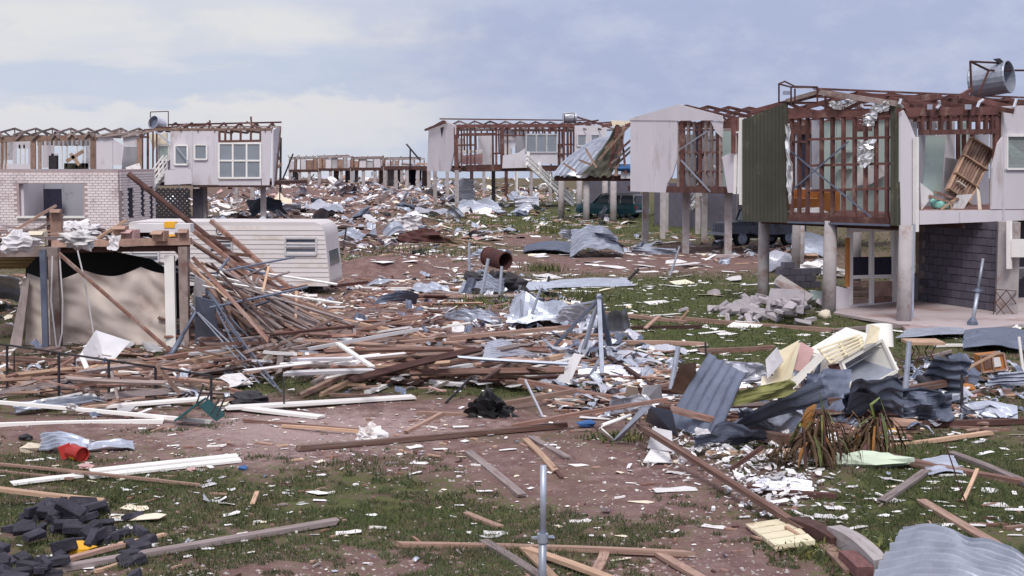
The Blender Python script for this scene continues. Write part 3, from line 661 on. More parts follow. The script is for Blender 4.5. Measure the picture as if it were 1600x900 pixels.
for x, y in ((1035, 372), (1100, 378), (1155, 380), (1090, 365), (1040, 362)): sqpost(B, P(x, y), zB, .25)
for x, y in ((1136, 402), (1008, 389)):
    b = MB(); p = P(x, y); b.beam(p + V((-.5, -.1, .06)), p + V((.5, -.1, .06)), .5, .1); mk('footing', b, 'slab', B)
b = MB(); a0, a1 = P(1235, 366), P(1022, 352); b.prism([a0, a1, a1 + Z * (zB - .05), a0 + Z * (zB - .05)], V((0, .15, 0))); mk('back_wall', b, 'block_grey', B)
# stairs helper
def stairs(root, top, bot, width, n=9, m='paint_white', side=None, rails=3, th=.05):
    top, bot = V(top), V(bot); d = (bot - top); h = V((d.x, d.y, 0)).normalized(); s_ = side or V((h.y, -h.x, 0))
    for k in (0, 1):
        o = s_ * width * k; bpart('stringer', root, m, top + o, bot + o, th, .22)
        for j in range(rails): bpart('handrail', root, m, top + o + Z * (.35 + j * .3), bot + o + Z * (.35 + j * .3), th, th)
        for t in (.02, .25, .5, .75, .98): bpart('baluster', root, m, top.lerp(bot, t) + o, top.lerp(bot, t) + o + Z * .98, th, th, up=s_)
    for j in range(n):
        t = (j + .5) / n; p = top.lerp(bot, t); bpart('tread', root, m, p, p + s_ * width, .26, .04, up=Z)
stairs(B, PY(1102, 303, 71), G(1064, 346), 1.0, 9, side=V((0, 1, 0)))
for f_, r_o, x1, y1, x2, y2 in ((B1, B, 1022, 187, 1022, 300), (B1, B, 1057, 186, 1055, 250), (F2, A, 1568, 166, 1568, 342), (F2, A, 1500, 331, 1500, 347)): f_.line('cover_strip', r_o, 'wall_white', x1, y1, x2, y2, .035, .02, off=.045)
# second roof tank frame behind the gable of house A
FT2 = Face(cA + DB * 5.2 + DA * 2.6, DB)
tk2 = thing('tank_frame', 'thin rusty pipe frame of a lost roof tank behind the olive gable', 'tank frame', FT2.at(1247, 150))
u_ = FT2
for (x1, y1, d1), (x2, y2, d2) in (((1217, 131, 0), (1217, 160, 0)), ((1217, 131, 0), (1236, 136, .8)), ((1217, 131, 0), (1226, 127, -.6)), ((1226, 127, -.6), (1242, 135, .2)), ((1236, 136, .8), (1236, 165, .8)), ((1242, 135, .2), (1277, 136, .2)), ((1277, 136, .2), (1277, 160, .2)), ((1242, 135, .2), (1242, 158, .2)), ((1236, 136, .8), (1277, 136, .2)), ((1217, 160, 0), (1277, 160, .2))):
    b = MB(); b.tube([FT2.at(x1, y1, d1), FT2.at(x2, y2, d2)], .022, 5); mk('frame_bar', b, 'rust', tk2)
for (x1, y1, x2, y2) in ((1240, 137, 1275, 158),): FT2.poly('mesh_panel', tk2, 'board_grey', [(x1, y1), (x2, y1), (x2, y1 + 1.5), (x1, y1 + 1.5)], .02, off=.25); FT2.poly('bracket_box', tk2, 'galv', [(1228, 142), (1235, 142), (1235, 148), (1228, 148)], .1, off=.2)
# ---------------------------------------------------------------- HOUSE C: floor deck with a collapsed roof
cC = P(986, 346); C1 = Face(cC, V((-1, .06, 0))); zC = C1.at(925, 275).z
Cc = thing('collapsed_house', 'stilt deck with green and white roof collapsed on it, teal car beneath', 'house', cC, 'wrecked houses on stilts')
b = MB(); pts = [C1.at(866, 275), C1.at(989, 275)]; pts = [V((q.x, q.y, zC - .3)) for q in pts]; b.prism([pts[0], pts[1], pts[1] + V((3, 9, 0)), pts[0] + V((3, 9, 0))], Z * .3); mk('floor', b, 'wood_dark', Cc)
def sheet4(pts, bulge=0.0, crum=0.0, pitch=.12, amp=.018, nu=10, seed=0, th=0.006):
    crum *= .7; amp *= 1.7
    a, b_, c_, e = [V(p) for p in pts]; r = random.Random(seed); wd = ((e - a).length + (c_ - b_).length) / 2
    nw = max(2, min(40, int(wd / pitch))); spp = 8 if nu > 20 else 6; nv = nw * spp; rows = []; nrm0 = (b_ - a).cross(e - a).normalized(); nrm0 = nrm0 if nrm0.z > 0 else -nrm0
    sx, sy = r.uniform(0, 9), r.uniform(0, 9)
    for i in range(nu + 1):
        u = i / nu; row = []
        for j in range(nv + 1):
            v = j / nv; p = a.lerp(b_, u).lerp(e.lerp(c_, u), v)
            h = bulge * 4 * u * (1 - u) + amp * math.sin(2 * math.pi * v * nw)
            if crum: h += crum * (mnoise.noise(V((u * 2.6 + sx, v * 2.2 + sy, seed))) * 1.0 + .5 * mnoise.noise(V((u * 6 + sx, v * 5 + sy, seed + 4))))
            if crum: h += crum * 1.1 * (abs(((u * 1.6 + v * .7 + sx) % 1) - .5) - .25) + crum * .7 * (abs(((v * 1.3 - u * .8 + sy) % 1) - .5) - .25)
            if i in (0, nu): p = p + (b_ - a) * (.035 * mnoise.noise(V((v * 9 + sx, i, seed))))
            row.append(p + nrm0 * h)
        rows.append(row)
    m = MB().grid(rows)
    if th:
        m.grid([[p - nrm0 * th for p in r2][::-1] for r2 in rows])
    return m
CF = lambda x, y, off=0: C1.at(x, y, off)
mk('roof_sheet', sheet4([CF(945, 213, -3.5), CF(862, 274, .6), CF(908, 276, .5), CF(975, 220, -2.5)], .4, .25, .25, .03, seed=2), 'galv', Cc)
mk('roof_lining', sheet4([CF(935, 235, -2), CF(880, 273, .7), CF(932, 275, .7), CF(962, 225, -1.5)], -.25, .3, .4, .01, seed=5), 'board_white', Cc)
mk('roof_sheet', sheet4([CF(962, 196, -1), CF(905, 274, .8), CF(953, 276, .8), CF(978, 200, -.8)], -.5, .25, .3, .03, seed=9), 'olive', Cc)
for i, (x1, y1, x2, y2) in enumerate(((966, 195, 950, 275), (975, 196, 962, 275), (985, 230, 955, 255), (990, 215, 962, 240), (945, 232, 985, 195), (958, 262, 990, 232), (970, 200, 978, 272), (935, 250, 975, 205))): C1.line('roof_beam', Cc, ('frame_red', 'wood_brown', 'frame_grey')[i % 3], x1, y1, x2, y2, .22 if i < 2 else .13, .15, off=.2 + (i % 4) * .25)
for x1, y1, x2, y2 in ((880, 255, 900, 268), (905, 250, 925, 258), (915, 232, 932, 262)): C1.line('roof_batten', Cc, 'wood_brown', x1, y1, x2, y2, .12, .08, off=1.1)
C1.poly('wall_panel', Cc, 'board_cream', [(955, 188), (985, 189), (990, 196), (957, 198)], .06, off=-1.2)
C1.line('rafter', Cc, 'frame_red', 940, 197, 992, 190, .2, .12, off=-1.5)
C1.poly('wall_panel', Cc, 'wall_white', [(970, 268), (990, 268), (990, 279), (970, 279)], .06, off=.4)
mk('tarp_bundle', lumpy(C1.at(981, 263, .2), .8, .6, .25, 4, .2), 'blue_cloth', label='blue cloth bundle at the right end of the collapsed deck', cat='cloth bundle', smooth=True)
C1.line('fascia', Cc, 'wood_dark', 866, 278, 985, 278, .3, .15, off=.1)
for x, y in ((877, 341), (916, 346), (958, 347), (905, 333), (945, 334)): post(Cc, P(x, y), zC - .3, .2)
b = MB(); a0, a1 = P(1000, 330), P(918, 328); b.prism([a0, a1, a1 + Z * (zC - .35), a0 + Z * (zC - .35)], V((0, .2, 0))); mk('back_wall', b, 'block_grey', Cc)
# ---------------------------------------------------------------- HOUSE D: long open frame at centre
DD = V((.92, .39, 0)); cD = P(712, 327); D2 = Face(cD, DD); dA2 = V((-.42, .9, 0)); D1 = Face(cD, dA2)
D = thing('elevated_house', 'long central stilt house stripped to red frames with white left gable and stairs', 'house', cD, 'wrecked houses on stilts')
zD = D2.at(712, 266).z; zDt = D2.at(712, 199).z
b = MB(); a0 = D2.at(728, 262, -.1); b.prism([V((q.x, q.y, zD - .1)) for q in (D2.at(730, 266, -.1), D2.at(950, 266, -.1), D2.at(950, 266, -.1) + dA2 * 7, D2.at(730, 266, -.1) + dA2 * 7)], Z * .4); mk('floor', b, 'wood_dark', D)
b = MB(); b.prism([V((q.x, q.y, zD - .1)) for q in (D2.at(713, 266, -.1), D2.at(722, 266, -.1), D2.at(722, 266, -.1) + dA2 * 7, D2.at(713, 266, -.1) + dA2 * 7)], Z * .25); mk('floor', b, 'wood_dark', D)
D1.poly('gable_panel', D, 'wall_white', [(667, 267), (670, 198), (696, 190), (711, 196), (710, 232), (705, 258), (703, 268)], .1, off=.05)
D1.poly('torn_gap', D, 'iron_dark', [(688, 200), (693, 198), (690, 214)], .02, off=.08)  # dark plate laid on the panel, painting the shade of a gap
D1.line('loose_rafter', D, 'frame_red', 664, 203, 696, 191, .14, .1, off=.3)
D2.line('bottom_plate', D, 'frame_red', 728, 263, 783, 262, .5, .15, off=.05)
D2.line('bottom_plate', D, 'wood_dark', 708, 266, 720, 266, .3, .15, off=.05)
D2.line('top_plate', D, 'frame_red', 711, 197.5, 900, 196, .28, .15, off=.02)
for x, w_ in ((712, .28), (721, .08), (730, .08), (736, .07), (742, .07), (770, .08), (775.5, .12), (784, .28), (793, .07), (806, .09), (812, .09), (818, .09), (826, .09), (838, .09), (848, .09), (858, .09), (868, .09), (874, .14), (881, .15), (887, .15), (892, .15), (897, .18)):
    D2.line('stud', D, 'frame_red', x, 199, x + (1 if w_ > .2 else 0), 262 if x < 800 or x > 870 else 212, w_, .12)
for x1, x2, y in ((713, 784, 211), (713, 742, 227), (770, 784, 240), (786, 822, 212), (870, 898, 226), (870, 898, 241), (800, 898, 204)): D2.line('nogging', D, 'frame_red', x1, y, x2, y - .5, .12, .1, off=-.02)
D2.line('header', D, 'frame_red', 722, 210.5, 775, 209.5, .22, .14, off=.03)
D2.poly('wall_panel', D, 'wall_white', [(786, 243), (800, 241), (812, 238), (822, 231), (824, 262), (785, 263)], .08, off=.05)
D2.poly('wall_panel', D, 'wall_white', [(787, 204), (805, 203), (806, 226), (800, 232), (788, 232)], .06, off=-.4)
D2.poly('wall_panel', D, 'wall_white', [(822, 239), (871, 238), (871, 256), (822, 257)], .08, off=.04)
D2.window(D, 'board_grey', 'glass_pale', 822, 870, 210, 238, 3, 1, .12, .1)
D2.poly('wall_panel', D, 'wall_white', [(898, 196), (948, 197), (948, 262), (898, 262)], .08, off=.04)
for x0, x1 in ((902, 916), (923, 937)): D2.window(D, 'wall_white', 'glass_pale', x0, x1, 210, 228, 1, 1, .12, .1)
D2.poly('wall_panel', D, 'wall_white', [(871, 226), (882, 226), (882, 258), (871, 258)], .06, off=-.2)
DI = Face(cD + dA2 * 3, DD)
for x0, x1, y0, y1, m in ((748, 769, 212, 262, 'wall_white'), (714, 724, 216, 255, 'board_grey'), (788, 800, 205, 255, 'board_white'), (806, 824, 203, 240, 'inner_grey')): DI.poly('partition', D, m, [(x0, y0), (x1, y0), (x1, y1), (x0, y1)], .08)
DI.poly('counter', D, 'paint_white', [(716, 236), (754, 234), (754, 238), (716, 240)], .6, off=1.2)
DI.poly('counter_front', D, 'pink', [(722, 243), (754, 240), (754, 256), (722, 257)], .2, off=1.3)
DF = Face(cD + dA2 * 6.5, DD)
for x in range(716, 900, 9): DF.line('stud', D, 'frame_red', x, 201, x + 1, 240 if x % 2 else 262, .1, .1)
for i in range(11): truss(D, cD + DD * (.3 + i * 1.28) + V((0, 0, 0)), dA2, 6.2, zDt - .1, .55, m='frame_grey' if i % 3 else 'frame_red', broken=.05, rng=rg0)
for off in (.1, 3.1):
    p = cD + dA2 * off; zz = zDt + .1 + (.6 if off > 1 else 0); bpart('batten', D, 'frame_red', V((p.x, p.y, zz)), V((p.x, p.y, zz)) + DD * (12.5), .1, .1)
for x, y, m in ((680, 319, 'concrete'), (714, 327, 'concrete'), (737, 313, 'wood_dark'), (771, 322, 'concrete'), (791, 313, 'wood_dark'), (699, 310, 'concrete'), (756, 306, 'concrete'), (830, 312, 'concrete'), (860, 314, 'concrete'), (807, 305, 'concrete')): sqpost(D, P(x, y), zD, .3, m)
bpart('porch_post', D, 'paint_white', G(808, 306), PY(808, 262, P(808, 306).y), .12, .12)
stairs(D, PY(823, 256, 106), G(895, 322), 1.1, 11, side=V((.1, 1, 0)).normalized(), rails=2, th=.1)
tank('small pale drum tank on the roof ridge of the central stilt house', D2.at(890, 184, -1), (1, .15, 0), .42, 1.0, [(D2.at(882, 178, -.5), D2.at(897, 176.5, -.5)), (D2.at(882, 178, -.5), D2.at(882, 194, -.5)), (D2.at(898, 177, -.5), D2.at(898, 194, -.5))], 'galv_bright')
for x1, y1, x2, y2 in ((898, 182, 945, 196), (912, 192, 935, 188), (900, 195, 955, 191)): D2.line('loose_rafter', D, 'frame_red', x1, y1, x2, y2, .13, .1, off=-.8)
# ---------------------------------------------------------------- HOUSE E: left, with the six pane window
cE = P(240, 348); dE = V((1, .05, 0)).normalized(); E1 = Face(cE, dE); nE = V((-dE.y, dE.x, 0))
E = thing('elevated_house', 'white stilt house at left with six pane window and small balcony', 'house', cE, 'wrecked houses on stilts')
zE = E1.at(350, 290).z; zEt = E1.at(350, 206).z
b = MB(); a0, a1 = E1.at(240, 290, -.05), E1.at(408, 290, -.05); b.prism([V((q.x, q.y, zE)) for q in (a0, a1, a1 + nE * 8 + dE * 2, a0 + nE * 8)], Z * .2); mk('floor', b, 'wood_dark', E)
X = lambda n_, m, pts, **k: E1.poly(n_, E, m, pts, .08, **k)
X('wall_panel', 'wall_white', [(266, 203), (341, 203), (341, 222), (343, 283), (341, 289), (300, 289), (300, 265), (266, 265)])
X('wall_panel', 'wall_white', [(341.5, 281), (407, 279), (408, 290), (341.5, 290)])
X('wall_panel', 'wall_white', [(407.5, 203), (424, 203), (421, 290), (409, 290)])
X('wall_panel', 'wall_white', [(246, 250), (266, 250), (266, 289), (246, 289)], off=-1.2)
X('balcony_panel', 'wall_white', [(257, 266), (299, 264), (300, 287), (257, 289)], off=.8)
E1.window(E, 'paint_white', 'glass_pale', 342, 407, 224, 278, 3, 2, .1, .08)
E1.window(E, 'paint_white', 'glass_pale', 304, 323, 226, 249, 1, 1, .1, .08)
E1.window(E, 'paint_white', 'glass_pale', 273, 293, 227, 257, 1, 1, .1, .08)
E1.window(E, 'paint_white', 'mint', 246, 264, 227, 250, 1, 1, .12, -.8)
E1.line('brace', E, 'galv_bright', 275, 228, 298, 258, .06, .03, off=.3)
for x in (343, 352, 361, 376, 392, 407): E1.line('stud', E, 'frame_red', x, 204, x, 222, .12, .1)
E1.line('header', E, 'frame_red', 342, 221, 407, 220, .14, .12, off=.03)
E1.line('top_plate', E, 'wood_brown', 240, 202.5, 425, 202, .15, .14, off=.02)
E1.line('bottom_plate', E, 'wood_dark', 302, 291, 424, 291, .12, .12, off=.04)
for x, w_ in ((221, .2), (231, .12), (239, .08), (245, .08)): E1.line('stud', E, 'frame_red', x, 205, x, 290, w_, .1, off=-.4)
E1.poly('torn_panel', E, 'board_cream', [(232, 210), (262, 208), (262, 226), (252, 240), (246, 220), (240, 236)], .03, off=-.9)
E1.line('loose_batten', E, 'galv_bright', 243, 205, 265, 224, .1, .05, off=.1)
for x in (300, 333, 374): E1.line('cover_strip', E, 'wall_white', x, 204 if x < 340 else 283, x, 289, .06, .03, off=.03)
# leaning end wall
ep = [E1.at(424, 200), E1.at(424, 290) + nE * .2, E1.at(424, 285) + nE * 4 + dE * .45, E1.at(424, 200) + nE * 5 + dE * 1.1]
b = MB(); b.prism([E1.at(425, 290), E1.at(425, 203), E1.at(437, 196, -4), E1.at(428, 287, -4)], V((.08, 0, 0))); mk('end_wall', b, 'wall_white', E)
for x1, y1, x2, y2 in ((430, 290, 438, 198), (427, 290, 432, 200), (433, 240, 436, 250), (434, 262, 440, 255)): E1.line('stud', E, 'wood_brown', x1, y1, x2, y2, .14, .1, off=-3.6)
E1.line('loose_post', E, 'iron_dark', 437, 318, 438, 198, .06, .06, off=-4.5)
for i in range(7): truss(E, E1.at(262 + i * 26, 347, -.4) * 1.0, nE, 6.5, zEt + .05, .45, broken=.3, rng=rg0)
for x1, y1, x2, y2, o in ((262, 195, 440, 191, -3), (240, 201, 330, 194, -1), (300, 198, 438, 198, -2), (392, 182, 394, 208, -1.5), (385, 190, 412, 205, -1), (328, 188, 326, 205, -1), (225, 203, 262, 201, -1), (272, 203, 292, 193, -.4)): E1.line('loose_rafter', E, ('frame_grey', 'frame_red')[int(o) % 2], x1, y1, x2, y2, .1, .08, off=o)
for x, y, w_ in ((319, 346, .38), (412, 346, .3)): sqpost(E, P(x, y), zE, w_)
for x, y in ((395, 332), (308, 334), (370, 322)): sqpost(E, P(x, y), zE, .28)
bpart('balcony_post', E, 'paint_white', G(280, 347), PY(280, 289, cE.y - .5), .1, .1)
E1.poly('door_panel', E, 'block_grey', [(301, 295), (316, 295), (316, 345), (301, 345)], .08, off=-1)
stairs(E, PY(256, 268, 84), PY(228, 305, 83), .9, 7, side=V((0, 1, 0)))
tE = tank('drum tank lying in an upright pipe frame on the roof of the left stilt house', E1.at(246, 194, -2), (-.5, -.8, .3), .42, .75, [(E1.at(235, 175, -2), E1.at(235, 205, -2)), (E1.at(263, 174, -2), E1.at(263, 200, -2)), (E1.at(235, 175, -2), E1.at(263, 174, -2))], 'galv_bright')
# open block screen under house E
sc = thing('block_screen', 'dark open patterned block screen under the white stilt house at left', 'screen wall', G(265, 349))
FSx = Face(P(231, 350), dE); pa = FSx.at(232, 350); pb_ = FSx.at(298, 350); ln = (pb_ - pa).length; zt = FSx.at(265, 294).z
b = MB(); rows = 15
for r in range(rows):
    z0 = zt * r / rows; nb2 = 9; 
    for i in range(nb2 + 1):
        a = (i - (.5 if r % 2 else 0)) * ln / nb2; a0, a1 = max(0, a), min(ln, a + ln / nb2 * .62)
        if a1 > a0: b.pbox(pa + dE * (a0 + a1) / 2 + Z * (z0 + zt / rows / 2), dE * (a1 - a0) / 2, nE * .08, Z * zt / rows * .5)
    b.pbox(pa + dE * ln / 2 + Z * (z0 + .02), dE * ln / 2, nE * .06, Z * .035)
mk('open_blocks', b, 'iron_dark', sc, kind='stuff')  # near-black colour puts the shadow under the house into the blocks
# ---------------------------------------------------------------- HOUSE G: upper storey frames behind the brick building
cG = PY(0, 340, 84); G1 = Face(cG, V((1, .0, 0))); nG = V((0, 1, 0))
Gh = thing('elevated_house', 'roofless house at far left showing rows of small trusses above the white brick building', 'house', V((cG.x, cG.y, 0)), 'wrecked houses on stilts')
zG, zGt = G1.at(100, 266).z, G1.at(100, 212).z
b = MB(); a0, a1 = G1.at(-60, 266, -.1), G1.at(238, 266, -.1); b.prism([V((q.x, q.y, zG - .3)) for q in (a0, a1, a1 + nG * 8, a0 + nG * 8)], Z * .3); mk('floor', b, 'wood_dark', Gh)
for t in range(-2, 13): 
    q = G1.at(-20 + t * 20, 300, -1); sqpost(Gh, V((q.x, q.y, 0)), zG - .3, .25) if t % 3 == 0 else None
G1.line('top_plate', Gh, 'wood_brown', -60, 220, 152, 214, .3, .15, off=.05)
for i, x in enumerate((-6, 28, 55, 85, 112, 140, 166, 195)): truss(Gh, G1.at(x, 300, -.6), nG, 7, zGt, .4, m='frame_grey', broken=.35, rng=rg0)
for x1, y1, x2, y2 in ((24, 218, 36, 207), (50, 217, 62, 207), (80, 217, 87, 206), (86, 206, 92, 217), (106, 215, 113, 206), (113, 206, 120, 216), (132, 214, 139, 206), (139, 206, 146, 214), (0, 208, 4, 214), (150, 213, 195, 204), (160, 213, 222, 205), (190, 214, 240, 204)): G1.line('truss_end', Gh, 'frame_grey', x1, y1, x2, y2, .12, .1, off=.2)
for x, w_ in ((52, .3), (62, .18), (146, .35), (3, .15), (9, .1), (218, .3)): G1.line('stud', Gh, 'wood_brown', x, 216, x, 266, w_, .12, off=.02)
G1.poly('wall_panel', Gh, 'wall_white', [(-60, 256), (52, 256), (52, 267), (-60, 267)], .08)
G1.poly('wall_panel', Gh, 'wall_white', [(149, 213), (176, 214), (176, 266), (149, 266)], .08)
G1.poly('wall_panel', Gh, 'wall_white', [(176.5, 217), (194, 228), (190, 258), (176.5, 258)], .08, off=.03)
G1.poly('wall_panel', Gh, 'wall_white', [(192, 214), (217, 214), (217, 228), (193, 228)], .08)
G1.poly('wall_panel', Gh, 'inner_grey', [(193, 229), (217, 229), (217, 266), (190, 266)], .08, off=-1.5)
G1.line('loose_board', Gh, 'board_white', 198, 266, 219, 259, .35, .1, off=.5)
GI = Face(cG + nG * 3.5, V((1, 0, 0)))
for x0, x1, y0, y1, m in ((4, 20, 222, 250, 'board_grey'), (20, 50, 222, 232, 'wall_white'), (20, 25, 232, 262, 'wall_white'), (44, 50, 232, 262, 'wall_white'), (66, 84, 215, 262, 'wall_white'), (84, 140, 216, 228, 'inner_grey'), (134, 142, 228, 262, 'board_grey'), (80, 90, 240, 258, 'wall_white'), (100, 138, 255, 266, 'olive')): GI.poly('partition', Gh, m, [(x0, y0), (x1, y0), (x1, y1), (x0, y1)], .08)
for x in (31, 38, 96, 104, 120, 130): GI.line('mullion', Gh, 'paint_white', x, 226, x, 262, .1, .08)
for x1, y1, x2, y2 in ((104, 252, 130, 236), (110, 240, 124, 258)): GI.line('loose_batten', Gh, 'wood_pale', x1, y1, x2, y2, .2, .1, off=.6)
for x in range(60, 142, 7): G1.line('joist_end', Gh, 'frame_grey', x, 219, x, 227, .1, .1, off=-.6)
G1.poly('book_rack', Gh, 'iron_dark', [(76, 243), (88, 243), (88, 265), (76, 265)], .4, off=-.5)
# ---------------------------------------------------------------- HOUSE F: white brick building
yF = 62.0; F0 = PY(0, 380, yF); FF = Face(V((F0.x, F0.y, 0)), V((1, 0, 0)))
Fb_ = thing('brick_building', 'white brick building at left with a wide dark window opening', 'building', V((P(100, 378).x, yF, 0)))
pc = FF.at(185, 300); zt = FF.at(100, 266).z; xl = FF.at(-70, 300).x; xr = pc.x
wx0, wx1, wz0, wz1 = FF.at(20, 0).x, FF.at(121, 0).x, FF.at(60, 338).z, FF.at(60, 287).z
b = MB()
for (a, e, z0, z1) in ((xl, wx0, 0, zt), (wx1, xr, 0, zt), (wx0, wx1, 0, wz0), (wx0, wx1, wz1, zt)):
    b.box(a, e, yF + .012, yF + .22, z0, z1)
sd_ = V((.35, 4.6, 0)); 
b.prism([V((xr, yF + .22, 0)), V((xr, yF + .22, 0)) + sd_, V((xr, yF + .22, zt)) + sd_, V((xr, yF + .22, zt))], V((-.2, .02, 0)))
mk('mortar_wall', b, 'mortar', Fb_)
b = MB(); bl, bh = .245, .115; r2 = random.Random(3); nrow = int(zt / bh)
for r in range(nrow):
    z0 = r * bh; x = xl - (bl / 2 if r % 2 else 0)
    while x < xr:
        a0, a1 = max(x, xl), min(x + bl - .022, xr)
        zc_ = z0 + bh / 2
        if a1 - a0 > .04 and not (wz0 - .05 < zc_ < wz1 + .05 and a1 > wx0 and a0 < wx1):
            o = r2.uniform(-.006, .006); b.box(a0, a1, yF + o - .004, yF + .05, z0 + .008, z0 + bh - .012)
        x += bl
mk('brick_course', b, 'brick_white', Fb_, kind='stuff')
b = MB(); sl_ = sd_.length; su = sd_.normalized(); sn = V((su.y, -su.x, 0))
for r in range(nrow):
    x = -(bl / 2 if r % 2 else 0)
    while x < sl_:
        a0, a1 = max(x, 0), min(x + bl - .022, sl_); zc_ = r * bh + bh / 2
        hole = any(u0 < (a0 + a1) / 2 < u1 and h0 < zc_ < h1 for u0, u1, h0, h1 in ((.0, .3, .6, 2.4), (.9, 1.6, 1.2, 2.5), (2.6, 3.1, 1.2, 2.5), (3.8, 4.3, .8, 2.5)))
        if a1 - a0 > .04 and not hole: b.pbox(V((xr, yF + .22, r * bh + bh / 2)) + su * (a0 + a1) / 2 + sn * .02, su * (a1 - a0) / 2, sn * .03, Z * (bh / 2 - .01))
        x += bl
mk('brick_course', b, 'brick_white', Fb_, kind='stuff')
for u0, u1, h0, h1 in ((.9, 1.6, 1.2, 2.5), (2.6, 3.1, 1.2, 2.5), (3.8, 4.3, .8, 2.5)):
    b = MB(); b.pbox(V((xr, yF + .22, (h0 + h1) / 2)) + su * (u0 + u1) / 2 + sn * .004, su * (u1 - u0) / 2, sn * .005, Z * ((h1 - h0) / 2)); mk('dark_opening', b, 'curtain', Fb_)  # dark panels on the solid wall stand for the shade inside openings
bpart('window_sill', Fb_, 'paint_white', V((wx0 - .1, yF - .04, wz0 - .03)), V((wx1 + .1, yF - .04, wz0 - .03)), .25, .09)
b = MB(); b.box(wx0 - .5, wx1 + .5, yF + 3, yF + 3.1, 0, zt); mk('inner_wall', b, 'inner_grey', Fb_)
b = MB(); b.box(wx0 + .0, wx0 + .12, yF + .23, yF + 3, 0, zt); mk('inner_wall', b, 'wall_white', Fb_)
b = MB(); b.box(FF.at(31, 0).x, FF.at(60, 0).x, yF + 2.3, yF + 2.4, 0, FF.at(60, 297).z); mk('inner_door', b, 'curtain', Fb_)
b = MB(); b.prism([V((xl, yF + 5.6, 0)), V((xr, yF + 5.6, 0)), V((xr, yF + 5.6, zt)), V((xl, yF + 5.6, zt))], V((0, .2, 0))); mk('rear_wall', b, 'mortar', Fb_)
# ---------------------------------------------------------------- far row of wrecked stilt houses
def far_house(x0, x1, Y, fy, ty, by, seed, label, wall='wood', dd=V((1, .15, 0))):
    r = random.Random(seed); O = PY((x0 + x1) / 2, by, Y); f = Face(O, dd)
    H_ = thing('elevated_house', label, 'house', V((O.x, O.y, gz(O.x, O.y))), 'wrecked houses on stilts')
    zf = f.at((x0 + x1) / 2, fy).z; n = V((-f.d.y, f.d.x, 0)); n = n if n.y > 0 else -n
    a0, a1 = f.at(x0, fy), f.at(x1, fy); b = MB(); b.prism([V((q.x, q.y, zf - .3)) for q in (a0, a1, a1 + n * 7, a0 + n * 7)], Z * .4); mk('floor', b, 'wood_dark', H_)
    k = max(3, int((x1 - x0) / 15))
    for row in (0, 4):
        for i in range(k + 1):
            q = f.at(x0 + (x1 - x0) * (i + .1) / (k + .2), by, -row - .3); sqpost(H_, V((q.x, q.y, gz(q.x, q.y))), zf, .42, 'concrete', z0=gz(q.x, q.y) - .3)
    x = x0
    while x < x1 and ty < fy - 3:
        wd = r.uniform(3, 12); t = r.random(); y = ty + r.uniform(0, 5)
        if t < .8: f.poly('wall_panel', H_, r.choice(['wall_white', 'wood_brown', 'wood_grey', 'board_grey', 'wood_brown', 'wall_white']), [(x, y), (min(x + wd, x1), y + r.uniform(-1, 2)), (min(x + wd, x1), fy), (x, fy)], .1, off=r.uniform(-4, 0))
        f.line('stud', H_, r.choice(['frame_red', 'frame_grey']), x, ty + r.uniform(-2, 3), x + r.uniform(-1, 1), fy, .14, .14, off=-.1)
        x += wd
    if ty < fy - 3:
        f.line('top_plate', H_, 'frame_grey', x0, ty + 1.5, x1, ty, .2, .2); f.line('top_plate', H_, 'frame_red', x0, ty - 1, x1 - 6, ty - 2, .15, .2, off=-5)
        for i in range(int((x1 - x0) / 7)): 
            xx = x0 + i * 7 + r.uniform(0, 3); f.line('rafter', H_, 'frame_grey', xx, ty + 1, xx + r.uniform(-4, 6), ty - r.uniform(1, 5), .13, .13, off=-r.uniform(0, 5))
    else:
        for i in range(9):
            xx = r.uniform(x0, x1); yy = fy - r.uniform(0, 5); f.line('loose_board', H_, r.choice(['wood_pale', 'board_white', 'wood_grey', 'galv']), xx, yy, xx + r.uniform(-22, 22), yy + r.uniform(-3, 2), .2, .1, off=-r.uniform(0, 4))
    for i in range(k):
        if r.random() < .5: xx = x0 + (x1 - x0) * (i + .3) / k; f.poly('under_wall', H_, r.choice(['block_grey', 'wood_brown', 'concrete', 'curtain']), [(xx, fy + 1), (xx + r.uniform(5, 14), fy + 1), (xx + r.uniform(5, 14), by - 1), (xx, by - 1)], .1, off=-5)
    return H_
far_house(600, 672, 172, 261, 259, 292, 2, 'bare stilt floor deck with loose boards left of the central stripped house')
far_house(592, 664, 205, 262, 248, 289, 7, 'rightmost wrecked house of the far row behind the bare deck')
far_house(548, 606, 196, 263, 247, 290, 3, 'distant brown walled stilt house behind the first bare deck')
far_house(498, 552, 214, 264, 245, 288, 4, 'middle stilt house of the far row with brown boards and open frame')
far_house(452, 500, 232, 266, 247, 285, 5, 'leftmost stilt house of the far row, pale open frame against sky')
